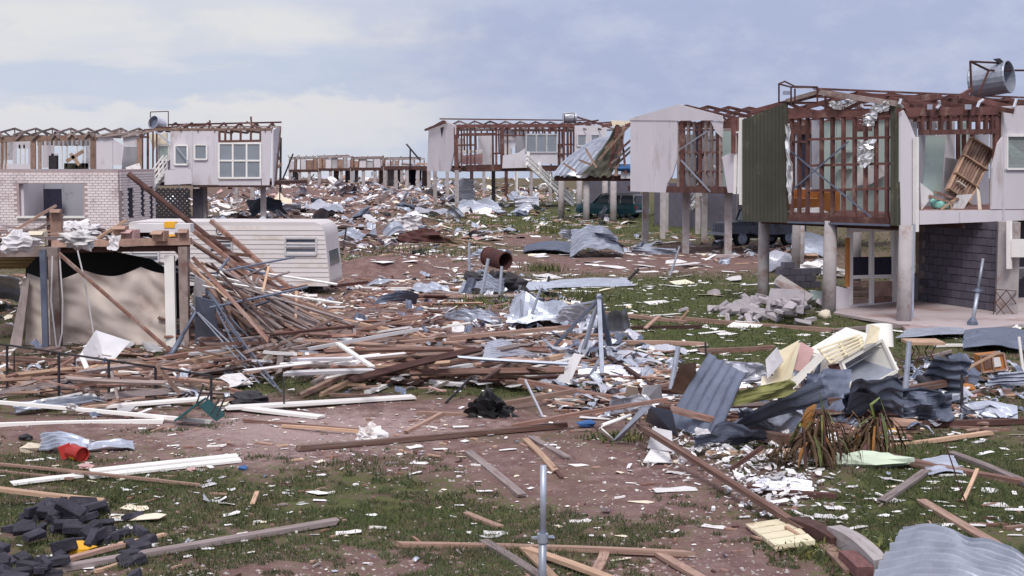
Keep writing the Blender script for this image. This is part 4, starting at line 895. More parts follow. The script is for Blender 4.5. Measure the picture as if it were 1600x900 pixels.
# ---------------------------------------------------------------- shed / floor deck remains at left
YS = 28.9
SF = Face(PY(0, 545, YS), V((1, .02, 0)))
SH = thing('open_shed', 'low open shed at left with steel posts and wreckage on its flat deck', 'shed', P(160, 545))
zs = SF.at(150, 378).z
b = MB(); a0, a1 = SF.at(-60, 384, -.1), SF.at(297, 376, -.1); b.prism([V((q.x, q.y, zs - .1)) for q in (a0, a1, a1 + V((-1.05, 4.2, 0)), a0 + V((-1.0, 4.2, 0)))], Z * .12); mk('deck', b, 'wood_dark', SH)
SF.line('fascia_beam', SH, 'frame_grey', -60, 395, 84, 393, .19, .16, off=.1); SF.line('fascia_beam', SH, 'wood_brown', 82, 381, 299, 377, .14, .16, off=.04)
SF.line('under_beam', SH, 'wood_dark', 85, 391, 296, 388, .1, .1, off=-.1)
for x, y, m, w_ in ((72, 552, 'galv_dull', .11), (89, 545, 'frame_grey', .2), (290, 543, 'frame_grey', .18)): 
    p = P(x, y); b = MB(); b.beam((p.x, p.y, -.2), (p.x, p.y, zs - .1), w_, w_, up=(0, 1, 0)); mk('post', b, m, SH)
p = P(270, 541); b = MB(); b.beam((p.x, p.y - .1, -.2), (p.x, p.y - .1, SF.at(270, 400).z), .2, .12, up=(0, 1, 0)); mk('white_post', b, 'paint_white', SH)
bpart('diagonal_brace', SH, 'wood_red', SF.at(92, 396, .3), G(278, 558), .06, .06)
SB = Face(PY(0, 545, YS + 3.4), V((1, 0, 0)))
SB.poly('soffit_slats', SH, 'brick_tan', [(-60, 396), (72, 396), (72, 420), (-60, 420)], .1)
for y in (400, 405, 410, 415): SB.line('slat', SH, 'brick_tan', -60, y, 130, y - 1, .05, .05, off=.06)
SB.poly('dark_back', SH, 'black_plastic', [(40, 420), (72, 386), (150, 384), (168, 391), (236, 405), (262, 421), (296, 384), (296, 500), (40, 520)], .05, off=.5)  # black plastic tarp, its colour also standing for the shade under the deck
def cloth(tl, tr, br, bl, sag=.05, fold=.04, n=(16, 40), seed=0):
    r = random.Random(seed); s1, s2 = r.uniform(0, 9), r.uniform(0, 9); rows = []; tl, tr, br, bl = map(V, (tl, tr, br, bl))
    nn_ = (tr - tl).cross(bl - tl).normalized(); nn_ = nn_ if nn_.y < 0 else -nn_
    for i in range(n[0] + 1):
        v = i / n[0]; row = []
        for j in range(n[1] + 1):
            u = j / n[1]; p = tl.lerp(tr, u).lerp(bl.lerp(br, u), v)
            f = fold * (math.sin(u * 17 + s1 + v * 2.2) * .6 + 1.2 * mnoise.noise(V((u * 4 + s2, v * 3, 1))) + .7 * math.sin((u + v) * 9 + s2) * (1 - v) + .6 * mnoise.noise(V((u * 9 - v * 8, v * 2 + u * 3, s1))))
            row.append(p + nn_ * f - Z * sag * (1 - v) * (abs(math.sin(u * math.pi * 2.5)) - .5))
        rows.append(row)
    return MB().grid(rows)
TF = Face(PY(0, 545, YS + .35), V((1, .02, 0)))
tag(mk('tarpaulin', cloth(TF.at(42, 433), TF.at(263, 421), TF.at(263, 541), TF.at(37, 546), .16, .10, n=(30, 80), seed=3), 'canvas', smooth=True), 'cream canvas tarpaulin hung as a wall under the shed deck', 'tarpaulin')
def quad(name, label, cat, m, pts, th=.012, group=None, parent=None):
    pts = [V(p) for p in pts]; n = (pts[1] - pts[0]).cross(pts[2] - pts[0]).normalized()
    b = MB(); b.prism(pts, n * th); return mk(name, b, m, parent, label, cat, group)
quad('wall_board', 'smooth grey white sheet leaning against the hanging cream tarpaulin', 'wall board', 'board_grey', [G(97, 594), G(166, 574), P(203, 533, .42), P(150, 516, .62)], .012)
quad('wall_board', 'brown edged board leaning at the left edge of the cream tarpaulin', 'wall board', 'wood_grey', [G(15, 545), G(34, 545), PY(47, 436, YS + .2), PY(38, 434, YS + .4)], .03)
for i, pts in enumerate(([(118, 378), (128, 420), (138, 470), (150, 545)], [(82, 400), (80, 470), (88, 540), (100, 556)], [(93, 398), (98, 470), (97, 520), (90, 552)])):
    b = MB(); b.tube([SF.at(x, y, .25) for x, y in pts], .016, 5); tag(mk('cable', b, 'cloth_white'), ('long pale cable hanging from the deck in front of the cream tarpaulin', 'thin cable looped against the blue grey shed post', 'short cord hanging beside the grey shed post')[i], 'cable')
# things on the deck
def obox(name, label, cat, m, px, py, z, sx, sy, sz, yaw=0, tilt=0, group=None, flaps=False):
    p = P(px, py, z); M = Mx.Translation(p) @ Mx.Rotation(yaw, 4, 'Z') @ Mx.Rotation(tilt, 4, 'Y'); b = MB()
    t = .02
    if flaps:
        b.box(-sx / 2, sx / 2, -sy / 2, sy / 2, 0, t); b.box(-sx / 2, -sx / 2 + t, -sy / 2, sy / 2, t, sz); b.box(sx / 2 - t, sx / 2, -sy / 2, sy / 2, t, sz); b.box(-sx / 2 + t, sx / 2 - t, -sy / 2, -sy / 2 + t, t, sz); b.box(-sx / 2 + t, sx / 2 - t, sy / 2 - t, sy / 2, t, sz)
        b.xf(Mx.Identity(4)); b.pbox((0, -sy / 2 - .08, sz - .03), V((sx / 2 - .01, 0, 0)), V((0, .08, .03)), V((0, -.004, .006)))
    else:
        e = min(sx, sy, sz) * .08
        b.prism([V((-sx / 2 + e, -sy / 2, 0)), V((sx / 2 - e, -sy / 2, 0)), V((sx / 2, -sy / 2, e)), V((sx / 2, -sy / 2, sz - e)), V((sx / 2 - e, -sy / 2, sz)), V((-sx / 2 + e, -sy / 2, sz)), V((-sx / 2, -sy / 2, sz - e)), V((-sx / 2, -sy / 2, e))], V((0, sy, 0)))
    b.xf(M); return mk(name, b, m, None, label, cat, group)
zd = zs + .03
for a in (('cardboard_box', 'tall brown carton standing near the left of the shed deck', 'carton', 'wood_brown', 89, 374, zd, .22, .3, .62, .2),
          ('cardboard_box', 'pinkish carton behind the hanging white bag on the shed deck', 'carton', 'cardboard', 189, 374, zd, .28, .3, .28, .1),
          ('cardboard_box', 'low brown carton beneath the white foam block', 'carton', 'cardboard', 251, 376, zd, .25, .3, .2, -.1),
          ('cardboard_box', 'brown carton at the right end of the shed deck', 'carton', 'wood_brown', 287, 375, zd, .2, .3, .22, .15),
          ('cardboard_box', 'cream carton at the left among white sheets on the shed deck', 'carton', 'board_cream', 60, 384, zd, .3, .3, .28, .1),
          ('cardboard_box', 'small pink carton between the foam block and the tall planks', 'carton', 'pink', 206, 374, zd, .22, .3, .2, -.2)):
    obox(*a, flaps=True)
fb_ = PY(258, 356, YS + .8); b = MB(); b.box(fb_.x - .56, fb_.x + .56, fb_.y - .15, fb_.y + .2, fb_.z - .09, fb_.z + .09); FBk = mk('foam_block', b, 'cloth_white', None, 'long white foam block with yellow bands on the shed deck', 'foam block')
for dz_, hz in ((.06, .10), (-.2, .10)):
    b = MB(); b.box(fb_.x + .02, fb_.x + .24, fb_.y - .17, fb_.y + .1, fb_.z + dz_ - hz / 2, fb_.z + dz_ + hz / 2 + .02); mk('yellow_band', b, 'yellow', FBk)
b = MB(); b.box(fb_.x + .03, fb_.x + .23, fb_.y - .16, fb_.y + .1, fb_.z - .15, fb_.z - .09); mk('white_band', b, 'enamel', FBk)
mk('plastic_bag', crumple([(169, 367), (187, 368), (184, 391), (168, 389)], SF, .25, (5, 5), .03, 4), 'cloth_white', None, 'white plastic bag hanging over the front edge of the shed deck', 'bag')
for i, (x, y, rr, m, lb) in enumerate(((100, 362, .22, 'cloth_white', 'left bundle of white cloth on the shed deck'), (118, 358, .28, 'cloth_white', 'tall bundle of white cloth on the shed deck'), (136, 362, .24, 'cloth_white', 'right bundle of white cloth on the shed deck'), (85, 366, .1, 'red_tin', 'red crumpled packet beside the tall brown carton'), (28, 380, .3, 'cloth_white', 'white cloth bundle near the left edge of the shed deck'), (44, 374, .16, 'wrap_pale_green', 'pale green wrapped bundle at the left of the shed deck'), (122, 374, .3, 'board_white', 'torn white bundle at the front of the shed deck'), (228, 366, .16, 'rust', 'dark rusty lump behind the foam block'))):
    mk('bundle', lumpy(P(x, y, zd + rr * .5), rr, rr * .7, rr * .55, i + 60, .55, (12, 18)), m, None, lb, 'bundle')
# ---------------------------------------------------------------- caravan
CV = thing('caravan', 'cream ribbed caravan with rounded end parked behind the fallen poles', 'caravan', P(420, 466))
cvO = P(518, 462); cdir = V((-1, .05, 0)).normalized(); CF_ = Face(cvO, cdir); cn = V((-cdir.y, cdir.x, 0)); cn = cn if cn.y > 0 else -cn
zt, zb = CF_.at(450, 347).z, CF_.at(480, 447).z; Lc, Wc = 6.0, 2.1
def xr_(z):   # inset of the right end at height z
    t = (z - zb) / (zt - zb); x = .03 + .16 * t
    if t > .78: x += .26 * (1 - math.sqrt(max(0, 1 - ((t - .78) / .22) ** 2)))
    if t < .06: x += .06 * (1 - t / .06)
    return x
prof = [V((xr_(zb + (zt - zb) * i / 24), 0, zb + (zt - zb) * i / 24)) for i in range(25)]
def cp_(s_, z, o=0.0): return cvO + cdir * s_ - cn * o + Z * z
poly = [cp_(q.x, q.z) for q in prof] + [cp_(Lc - .3, zt), cp_(Lc - .05, zt - .35), cp_(Lc, zb)]
b = MB(); b.prism(poly, cn * Wc); mk('body', b, 'caravan_paint', CV)
nrib = 13
for i in range(nrib):
    z0 = zb + (zt - .1 - zb) * i / nrib; z1 = zb + (zt - .1 - zb) * (i + 1) / nrib - .012
    b = MB(); e0, e1 = xr_(z0) + .015, xr_(z1) + .015
    b.add([cp_(e0, z0, .022), cp_(e1, z1, .006), cp_(Lc - .05, z1, .006), cp_(Lc - .05, z0, .022), cp_(e0, z0, -.01), cp_(e1, z1, -.01), cp_(Lc - .05, z1, -.01), cp_(Lc - .05, z0, -.01)], [(0, 3, 2, 1), (0, 1, 5, 4), (0, 4, 7, 3), (1, 2, 6, 5), (3, 7, 6, 2)])
    mk('siding_panel', b, 'caravan_paint', CV)
for x0, x1, y0, y1 in ((446, 494, 372, 398), (328, 362, 375, 400), (205, 248, 388, 410)): CF_.window(CV, 'board_grey', 'glass', x0, x1, y0, y1, 1, 2, .05, .035)
b = MB(); c0 = CF_.at(343, 361, .03); b.tube([c0 + cdir * .1 * math.cos(a * .5236) + Z * .1 * math.sin(a * .5236) for a in range(13)], .012, 5); mk('round_emblem', b, 'iron_dark', CV)
b = MB(); b.beam(c0 - Z * .02, c0 + Z * .07 - cdir * .02, .012, .012); b.beam(c0 - Z * .02, c0 - Z * .02 + cdir * .06, .012, .012); mk('emblem_hand', b, 'iron_dark', CV)
def wheel(root, c_, ax, r=.34, w_=.2):
    ax = V(ax).normalized(); b = MB(); prof_ = ((-.5, .62), (-.5, .9), (-.35, 1), (.35, 1), (.5, .9), (.5, .62)); n = 18; e1 = ax.cross(Z).normalized(); rings = []
    for s_, k in prof_: rings.append([V(c_) + ax * w_ * s_ + (e1 * math.cos(2 * math.pi * j / n) + Z * math.sin(2 * math.pi * j / n)) * r * k for j in range(n + 1)])
    b.grid(rings); ty = mk('wheel', b, 'rubber', root, smooth=True)
    b = MB(); rings = [[V(c_) + ax * w_ * s_ + (e1 * math.cos(2 * math.pi * j / n) + Z * math.sin(2 * math.pi * j / n)) * r * k for j in range(n + 1)] for s_, k in ((-.4, .63), (-.44, .5), (-.3, .4), (-.3, .15), (-.42, .1), (-.42, .01), (.42, .01), (.42, .1), (.3, .15), (.3, .4), (.44, .5), (.4, .63))]
    b.grid(rings); mk('rim', b, 'galv', ty)
wheel(CV, cp_(2.9, .34, -.2), cn); wheel(CV, cp_(2.9, .34, -Wc + .2), cn)
bpart('chassis', CV, 'iron_dark', cp_(.3, zb - .06, -.3), cp_(Lc, zb - .06, -.3), .1, .12); bpart('chassis', CV, 'iron_dark', cp_(.3, zb - .06, -1.7), cp_(Lc, zb - .06, -1.7), .1, .12)
bpart('jack_stand', CV, 'iron_dark', cp_(.5, 0, -.3), cp_(.5, zb, -.3), .08, .08); bpart('tow_bar', CV, 'rust', cp_(.2, zb - .1, -1), cp_(-.9, .3, -1), .09, .08)
b = MB(); b.prism([cp_(.22, zb + .55, -.3), cp_(.22, zb + .55, -1.8), cp_(.30, zb + 1.15, -1.8), cp_(.30, zb + 1.15, -.3)], cdir * -.16); mk('end_window', b, 'glass', CV)
# ---------------------------------------------------------------- vehicles
def car_frame(p, heading):
    h = V(heading).normalized(); s_ = V((-h.y, h.x, 0)); M = Mx((h, s_, Z)).transposed().to_4x4(); M.translation = p; return M
def part(root, name, m, M, mb, **k): mb.xf(M); return mk(name, mb, m, root, **k)
def loft(sections):  # sections: (x, half width bottom, half width top, z0, z1)
    b = MB(); rows = []
    for x, wb_, wt_, z0, z1 in sections:
        k = .12 * (z1 - z0)
        rows.append([V((x, -wb_, z0)), V((x, -wb_ - .02, (z0 + z1) / 2)), V((x, -wt_, z1 - k)), V((x, -wt_ + k * .8, z1)), V((x, wt_ - k * .8, z1)), V((x, wt_, z1 - k)), V((x, wb_ + .02, (z0 + z1) / 2)), V((x, wb_, z0)), V((x, -wb_, z0))])
    b.grid(rows); b.add(rows[0][:-1], [tuple(range(8))]); b.add(rows[-1][:-1], [tuple(range(7, -1, -1))]); return b
SW = thing('station_wagon', 'teal station wagon with a white roof parked under the collapsed floor deck', 'car', P(952, 343))
M = car_frame(P(955, 340), (-.80, .60, 0))
part(SW, 'body', 'teal_car', M, loft([(-2.3, .7, .68, .4, .92), (-2.2, .84, .8, .28, .98), (-1.2, .88, .84, .24, 1.0), (.7, .88, .84, .24, .98), (1.9, .84, .78, .28, .9), (2.25, .72, .66, .36, .82)]))
part(SW, 'roof', 'car_white', M, loft([(-2.14, .68, .64, 1.44, 1.5), (-1.9, .7, .66, 1.46, 1.56), (0, .72, .68, 1.48, 1.6), (.35, .68, .62, 1.44, 1.55)]))
part(SW, 'cabin_glass', 'glass', M, loft([(-2.26, .76, .64, .95, 1.45), (-2.1, .78, .66, .95, 1.47), (.3, .78, .66, .95, 1.47), (.95, .72, .6, .95, 1.0)]))
for x, x2 in ((-2.22, -2.12), (-1.2, -1.2), (-.35, -.35), (.9, .32)):
    for s_ in (-1, 1): b = MB(); b.beam((x, s_ * .80, .95), (x2, s_ * .69, 1.5), .09, .06, up=(1, 0, 0)); part(SW, 'pillar', 'car_white' if x < .5 else 'teal_car', M, b)
for x in (-1.35, 1.35):
    for s_ in (-1, 1): wheel(SW, M @ V((x, s_ * .74, .31)), M.to_3x3() @ V((0, 1, 0)), .31, .18)
b = MB(); b.beam((-2.38, -.8, .48), (-2.38, .8, .48), .1, .14); part(SW, 'bumper', 'galv', M, b)
b = MB(); b.beam((2.3, -.75, .45), (2.3, .75, .45), .1, .13); part(SW, 'bumper', 'galv', M, b)
for s_ in (-1, 1):
    b = MB(); b.box(-2.34, -2.26, s_ * .68 - .07, s_ * .68 + .07, .62, .84); part(SW, 'tail_light', 'red_tin', M, b)
    b = MB(); b.tube([(2.2, s_ * .52, .66), (2.3, s_ * .52, .66)], .09, 12); part(SW, 'headlight', 'glass_pale', M, b)
b = MB(); b.box(-2.36, -2.31, -.22, .22, .55, .67); part(SW, 'number_plate', 'iron_dark', M, b)
b = MB(); b.beam((-2.1, -.895, .66), (2.0, -.88, .64), .02, .04); part(SW, 'side_trim', 'galv_bright', M, b)
LR = thing('off_road_truck', 'grey blue boxy off road truck shaded behind the white gable house posts', 'truck', P(1160, 396))
M = car_frame(P(1180, 385), (-.90, -.42, 0))
b = MB(); b.box(-2.1, .55, -.82, .82, .55, 1.12); part(LR, 'tub', 'rover', M, b)
part(LR, 'bonnet', 'rover', M, loft([(.5, .62, .62, .62, 1.14), (.6, .62, .62, .62, 1.14), (1.7, .6, .58, .6, 1.08), (1.78, .58, .56, .6, 1.04)]))
for s_ in (-1, 1):
    b = MB(); b.box(.56, 1.72, s_ * .72 - .11, s_ * .72 + .11, .62, .98); part(LR, 'wing', 'rover', M, b)
    b = MB(); b.tube([(1.70, s_ * .72, .82), (1.76, s_ * .72, .82)], .09, 14); part(LR, 'headlight', 'glass_pale', M, b)
    b = MB(); b.box(-.25, .5, s_ * .82 - .015, s_ * .82 + .02, .6, 1.1); part(LR, 'door', 'rover', M, b)
b = MB(); b.box(1.72, 1.77, -.5, .5, .62, 1.0); gr = part(LR, 'grille', 'iron_dark', M, b)
for k in range(5):
    b = MB(); b.box(1.77, 1.79, -.44 + k * .2, -.36 + k * .2, .64, .98); part(gr, 'grille_bar', 'galv_dull', M, b)
b = MB(); b.beam((1.9, -.78, .6), (1.9, .78, .6), .1, .13); part(LR, 'bumper', 'galv', M, b)
b = MB()
b.add([(.55, -.7, 1.12), (.55, .7, 1.12), (.35, .66, 1.62), (.35, -.66, 1.62), (-.5, -.7, 1.12), (-.5, .7, 1.12), (-.45, .66, 1.62), (-.45, -.66, 1.62)], [(0, 1, 2, 3), (4, 7, 6, 5), (0, 3, 7, 4), (1, 5, 6, 2)]); part(LR, 'cab_glass', 'glass', M, b)
part(LR, 'roof', 'rover', M, loft([(-.55, .72, .7, 1.6, 1.7), (.0, .72, .7, 1.6, 1.74), (.42, .7, .66, 1.6, 1.68)]))
for s_ in (-1, 1):
    for x, x2 in ((.56, .36), (-.5, -.46), (.05, .05)): b = MB(); b.beam((x, s_ * .72, 1.1), (x2, s_ * .68, 1.64), .07, .07, up=(1, 0, 0)); part(LR, 'pillar', 'rover', M, b)
for x in (-1.25, 1.2):
    for s_ in (-1, 1): wheel(LR, M @ V((x, s_ * .7, .40)), M.to_3x3() @ V((0, 1, 0)), .40, .2)
b = MB(); b.box(-2.1, -.6, -.7, .7, 1.12, 1.15); part(LR, 'tray_cover', 'iron_dark', M, b)
b = MB(); b.box(-1.9, 1.8, -.55, .55, .4, .56); part(LR, 'chassis', 'iron_dark', M, b)
for nm, x0, x1 in (('door_line', -.26, -.25),): pass
# ---------------------------------------------------------------- planks: shared unit meshes
PV = []
for k in range(14):
    r = random.Random(100 + k); n = 6; b = MB(); rows = []
    sag = r.uniform(-.25, .25); bow = r.uniform(-.12, .12)
    for i in range(n + 1):
        t = i / n; x = t - .5; z = sag * 4 * t * (1 - t); y = bow * 4 * t * (1 - t)
        j_ = .012 if k % 2 else .032; e = [(r.uniform(-j_, j_) if i in (0, n) else 0) for _ in range(4)]
        rows.append([(x + e[0], y - .5, z - .5), (x + e[1], y + .5, z - .5), (x + e[2], y + .5, z + .5), (x + e[3], y - .5, z + .5), (x + e[0], y - .5, z - .5)])
    b.grid(rows); b.add(rows[0][:4], [(0, 1, 2, 3)]); b.add(rows[-1][:4], [(3, 2, 1, 0)]); PV.append(b)
PM = {}
def plank_mesh(k, m):
    if (k, m) not in PM: PM[(k, m)] = mesh_of('plank', PV[k], m)
    return PM[(k, m)]
pr = random.Random(77)
def plank(label, m, p, q, w_=.1, h_=.045, name='timber_plank', cat='plank', group=None, roll=0):
    p, q = V(p), V(q); o = bpy.data.objects.new(name, plank_mesh(pr.randrange(14), m)); COL.objects.link(o)
    M = orient(q - p) @ Mx.Rotation(roll, 4, 'X') @ Mx.Diagonal((max((q - p).length, .05), w_, h_, 1)); M.translation = (p + q) / 2
    o.matrix_world = M; return tag(o, label, cat, group)
def pk(label, m, x1, y1, x2, y2, z1=.03, z2=.03, w_=.1, h_=.045, **k):
    return plank(label, m, G(x1, y1, z1), G(x2, y2, z2), w_, h_, **k)
# ---------------------------------------------------------------- timbers laid one by one
for a in (
 ('long dark brown plank lying slantwise on the grass right of the black bricks', 'wood_grey', 66, 890, 530, 816, .03, .05, .12, .05),
 ('long straight tan batten lying level across the foreground behind the upright pipe', 'wood_brown', 622, 848, 1076, 862, .03, .03, .08, .05),
 ('short grey plank lying slantwise on bare soil above the upright pipe', 'wood_grey', 732, 705, 816, 768, .03, .03, .11, .04),
 ('grey plank crossing under the tan batten just left of the upright pipe', 'wood_grey', 756, 846, 850, 905, .03, .02, .1, .04),
 ('pale split board running to the bottom edge right of the upright pipe', 'wood_pale', 824, 860, 965, 908, .05, .03, .1, .04),
 ('pale board foot just behind the upright pipe at the bottom edge', 'wood_pale', 818, 858, 872, 910, .03, .05, .09, .03),
 ('stub of brown board under the tan batten right of the upright pipe', 'wood_brown', 945, 861, 929, 893, .02, .02, .1, .04),
 ('brown board slanting from the right end of the tan batten', 'wood_brown', 1030, 861, 1098, 908, .03, .03, .1, .04),
 ('short pale yellow offcut lying just above the upright pipe', 'wood_pale', 820, 687, 868, 735, .05, .03, .09, .03),
 ('short dark offcut beside the pale yellow one', 'wood_grey', 829, 684, 886, 717, .03, .03, .1, .03),
 ('short tan stick on the grass left of the upright pipe', 'wood_brown', 729, 797, 783, 820, .02, .02, .08, .04),
 ('very long dark red beam lying across the middle foreground', 'wood_red', 465, 702, 885, 665, .05, .06, .09, .065),
 ('long bright red brown plank rising to the crushed metal heap', 'wood_red', 800, 668, 1042, 626, .06, .45, .1, .05),
 ('tan plank lying level behind the very long dark red beam', 'wood_brown', 655, 643, 800, 653, .03, .03, .1, .05),
 ('short brown stick leaning below the level tan plank', 'wood_brown', 634, 677, 690, 646, .03, .03, .06, .05),
 ('long red brown beam running from the crushed metal heap to the cream shutter', 'wood_red', 998, 666, 1262, 838, .3, .06, .085, .06),
 ('dark log lying below the cream shutter', 'wood_dark', 1238, 822, 1312, 857, .05, .05, .18, .14),
 ('brown plank lying at the right behind the curved roof sheet', 'wood_brown', 1441, 788, 1566, 858, .03, .03, .12, .04),
 ('grey plank lying slantwise with a white shard beneath at right', 'wood_grey', 1376, 790, 1448, 736, .03, .04, .11, .04),
 ('long red brown beam with dark knots reaching the right edge', 'wood_red', 1378, 712, 1625, 758, .08, .04, .13, .08),
 ('weathered grey plank above the knotted beam at the right edge', 'wood_grey', 1485, 710, 1615, 760, .04, .04, .12, .05),
 ('long pale yellow batten lying right of the dead banana stumps', 'wood_pale', 1345, 706, 1547, 676, .05, .06, .08, .05),
 ('dark purple pole lying over the small white rubble', 'wood_dark', 1156, 762, 1306, 777, .06, .04, .07, .07),
 ('thick brown log lying at the foot of the crushed sheets', 'wood_red', 1140, 664, 1245, 690, .1, .1, .16, .14),
 ('pale brown batten crossing behind the drooping banana stump', 'wood_pale', 1104, 706, 1285, 705, .08, .08, .07, .05),
 ('black charred stick propped over the white rubble', 'wood_dark', 1140, 738, 1192, 704, .05, .3, .05, .05),
 ('pale orange plank end above the black bricks at the left edge', 'wood_pale', -30, 757, 162, 786, .25, .05, .1, .04),
 ('long thin tan lath from the left edge over the white weatherboards', 'wood_brown', -10, 720, 312, 764, .06, .03, .05, .03),
 ('short thin tan lath below the long one at the left edge', 'wood_brown', -10, 733, 116, 745, .03, .04, .05, .03),
 ('small pale stick on the grass below the dark brown plank', 'wood_pale', 150, 891, 220, 868, .02, .02, .04, .03),
 ('tan stick between the black bricks and the dark brown plank', 'wood_brown', 60, 884, 190, 848, .03, .05, .07, .04),
 ('thin pale stick near the orange scrap by the black bricks', 'wood_pale', 185, 846, 258, 832, .03, .02, .05, .03),
 ('small upright stub of tan wood on the grass at centre left', 'wood_pale', 394, 790, 402, 770, .02, .1, .05, .03),
 ('thin orange batten on the pale soil below the white weatherboards', 'wood_pale', 440, 664, 580, 674, .03, .03, .05, .04),
 ('dark red beam on the pale soil below the white weatherboards', 'wood_red', 380, 655, 560, 668, .03, .03, .06, .04),
 ('brown beam on the lawn ending at the rubble of grey blocks', 'wood_brown', 945, 490, 1072, 506, .06, .05, .13, .08),
 ('long brown beam below the rubble of grey blocks', 'wood_brown', 1056, 500, 1305, 513, .05, .05, .12, .1),
 ('dark brown beam level on the lawn below the first brown beam', 'wood_dark', 942, 514, 1098, 511, .05, .05, .12, .08),
 ('long tan beam level on the lawn behind the galvanised posts', 'wood_brown', 955, 534, 1102, 537, .05, .05, .13, .08),
 ('dark red beam level on the lawn behind the tilted blue sheet', 'wood_red', 1092, 545, 1208, 543, .05, .05, .12, .1),
 ('short pale prop standing on the brown beam on the lawn', 'wood_pale', 1064, 502, 1075, 488, .08, .3, .07, .05),
 ('short tan plank propped on the dark brown beam on the lawn', 'wood_brown', 1008, 515, 1030, 498, .06, .2, .09, .04),
 ('grey beam level on the lawn left of the concrete slab', 'wood_grey', 1300, 513, 1420, 511, .05, .05, .1, .08),
 ('brown plank below the cream slatted shutter', 'wood_brown', 1290, 860, 1330, 895, .03, .02, .14, .05),
 ('pale batten edge lying beside the cream slatted shutter', 'wood_pale', 1228, 828, 1268, 856, .09, .05, .04, .03),
 ('thin pale stick leaning upright on the knotted beam', 'wood_pale', 1505, 785, 1527, 735, .02, .25, .04, .03),
 ('thin tan stick on the grass right of the brown plank', 'wood_brown', 1570, 823, 1620, 816, .02, .02, .05, .03),
 ('pale batten behind the sheet pile right of the small cabinet', 'wood_pale', 1500, 582, 1560, 552, .25, .6, .05, .04),
 ('white batten lying level behind the small tan table', 'paint_white', 1460, 541, 1505, 541, .05, .05, .09, .05),
 ('long dark red pole resting across the crushed blue sheets', 'wood_red', 1050, 640, 1140, 655, .35, .3, .08, .08),
 ('dark red beam running under the white cabinet wreck', 'wood_red', 1290, 628, 1510, 590, .35, .45, .12, .1),
 ('brown beam on the ground behind the banana stumps', 'wood_dark', 1380, 665, 1600, 655, .06, .05, .1, .08),
 ('dark pole low at the left of the burnt plank pile', 'wood_dark', 950, 556, 1020, 605, .3, .1, .08, .06),
 ('thin dark stick leaning over the grass at centre', 'iron_dark', 697, 628, 737, 587, .02, .35, .03, .03),
 ('thin white stick leaning over the black plastic heap', 'galv_bright', 848, 655, 820, 598, .02, .5, .03, .03),
 ('dark red beam resting in the left fence wreck', 'wood_red', -20, 560, 250, 575, .12, .15, .12, .1),
 ('brown plank prop standing at the foot of the folded clothesline', 'wood_brown', 287, 622, 246, 572, .02, .55, .12, .06),
 ('upright short post stub in the pile beneath the leaning poles', 'wood_brown', 408, 540, 405, 512, .1, .45, .09, .06),
): pk(*a)
for a in (
 ('upper board of the paired white weatherboards on the left grass', 140, 734, 372, 714, .05, .06, .17, .03),
 ('lower board of the paired white weatherboards on the left grass', 138, 742, 377, 722, .03, .03, .17, .03),
 ('white weatherboard lying at the far left of the paired ones', 18, 753, 128, 740, .03, .03, .15, .03),
 ('long thin white batten lying across the wrecked fence at left', -20, 627, 334, 658, .2, .04, .07, .05),
 ('pinkish white plank on the soil below the long white batten', -20, 664, 255, 657, .03, .03, .09, .06),
 ('long white weatherboard with a dark notch at centre left', 352, 634, 646, 621, .06, .05, .24, .04),
 ('shorter white weatherboard slanting below the long notched one', 376, 633, 503, 650, .05, .03, .20, .04),
 ('white board behind the blue green upturned chair', 140, 640, 330, 622, .05, .12, .2, .04),
 ('short white board end near the long notched weatherboard', 574, 612, 600, 602, .05, .06, .12, .05),
): pk(a[0], 'paint_white', *a[1:], name='weatherboard', cat='weatherboard')
bb = G(600, 624, .09); 
# ---------------------------------------------------------------- great leaning poles over the heap and caravan
def pole(label, m, p, q, r=.06, name='pole', cat='pole'):
    p, q = V(p), V(q); b = MB(); mid = p.lerp(q, .5) - Z * .01 * (q - p).length; b.tube([p, mid, q], [r, r * .97, r * .9], 8); return mk(name, b, m, None, label, cat)
pole('longest dark pole leaning from the brick building down over the caravan', 'wood_dark', PY(201, 272, 35.5), G(486, 490, .1), .075)
TRs = thing('broken_truss', 'broken timber ladder frame sliding down in front of the caravan', 'roof truss', G(420, 480))
ta, tb, tc, td = PY(292, 352, 33.6), G(470, 496, .15), PY(330, 345, 34.4), G(500, 492, .2)
bpart('chord', TRs, 'wood_red', ta, tb, .12, .09); bpart('chord', TRs, 'wood_red', tc, td, .12, .09)
for t in (.12, .3, .42, .55, .68, .82): bpart('web', TRs, 'wood_red', ta.lerp(tb, t), tc.lerp(td, t + .08), .1, .08)
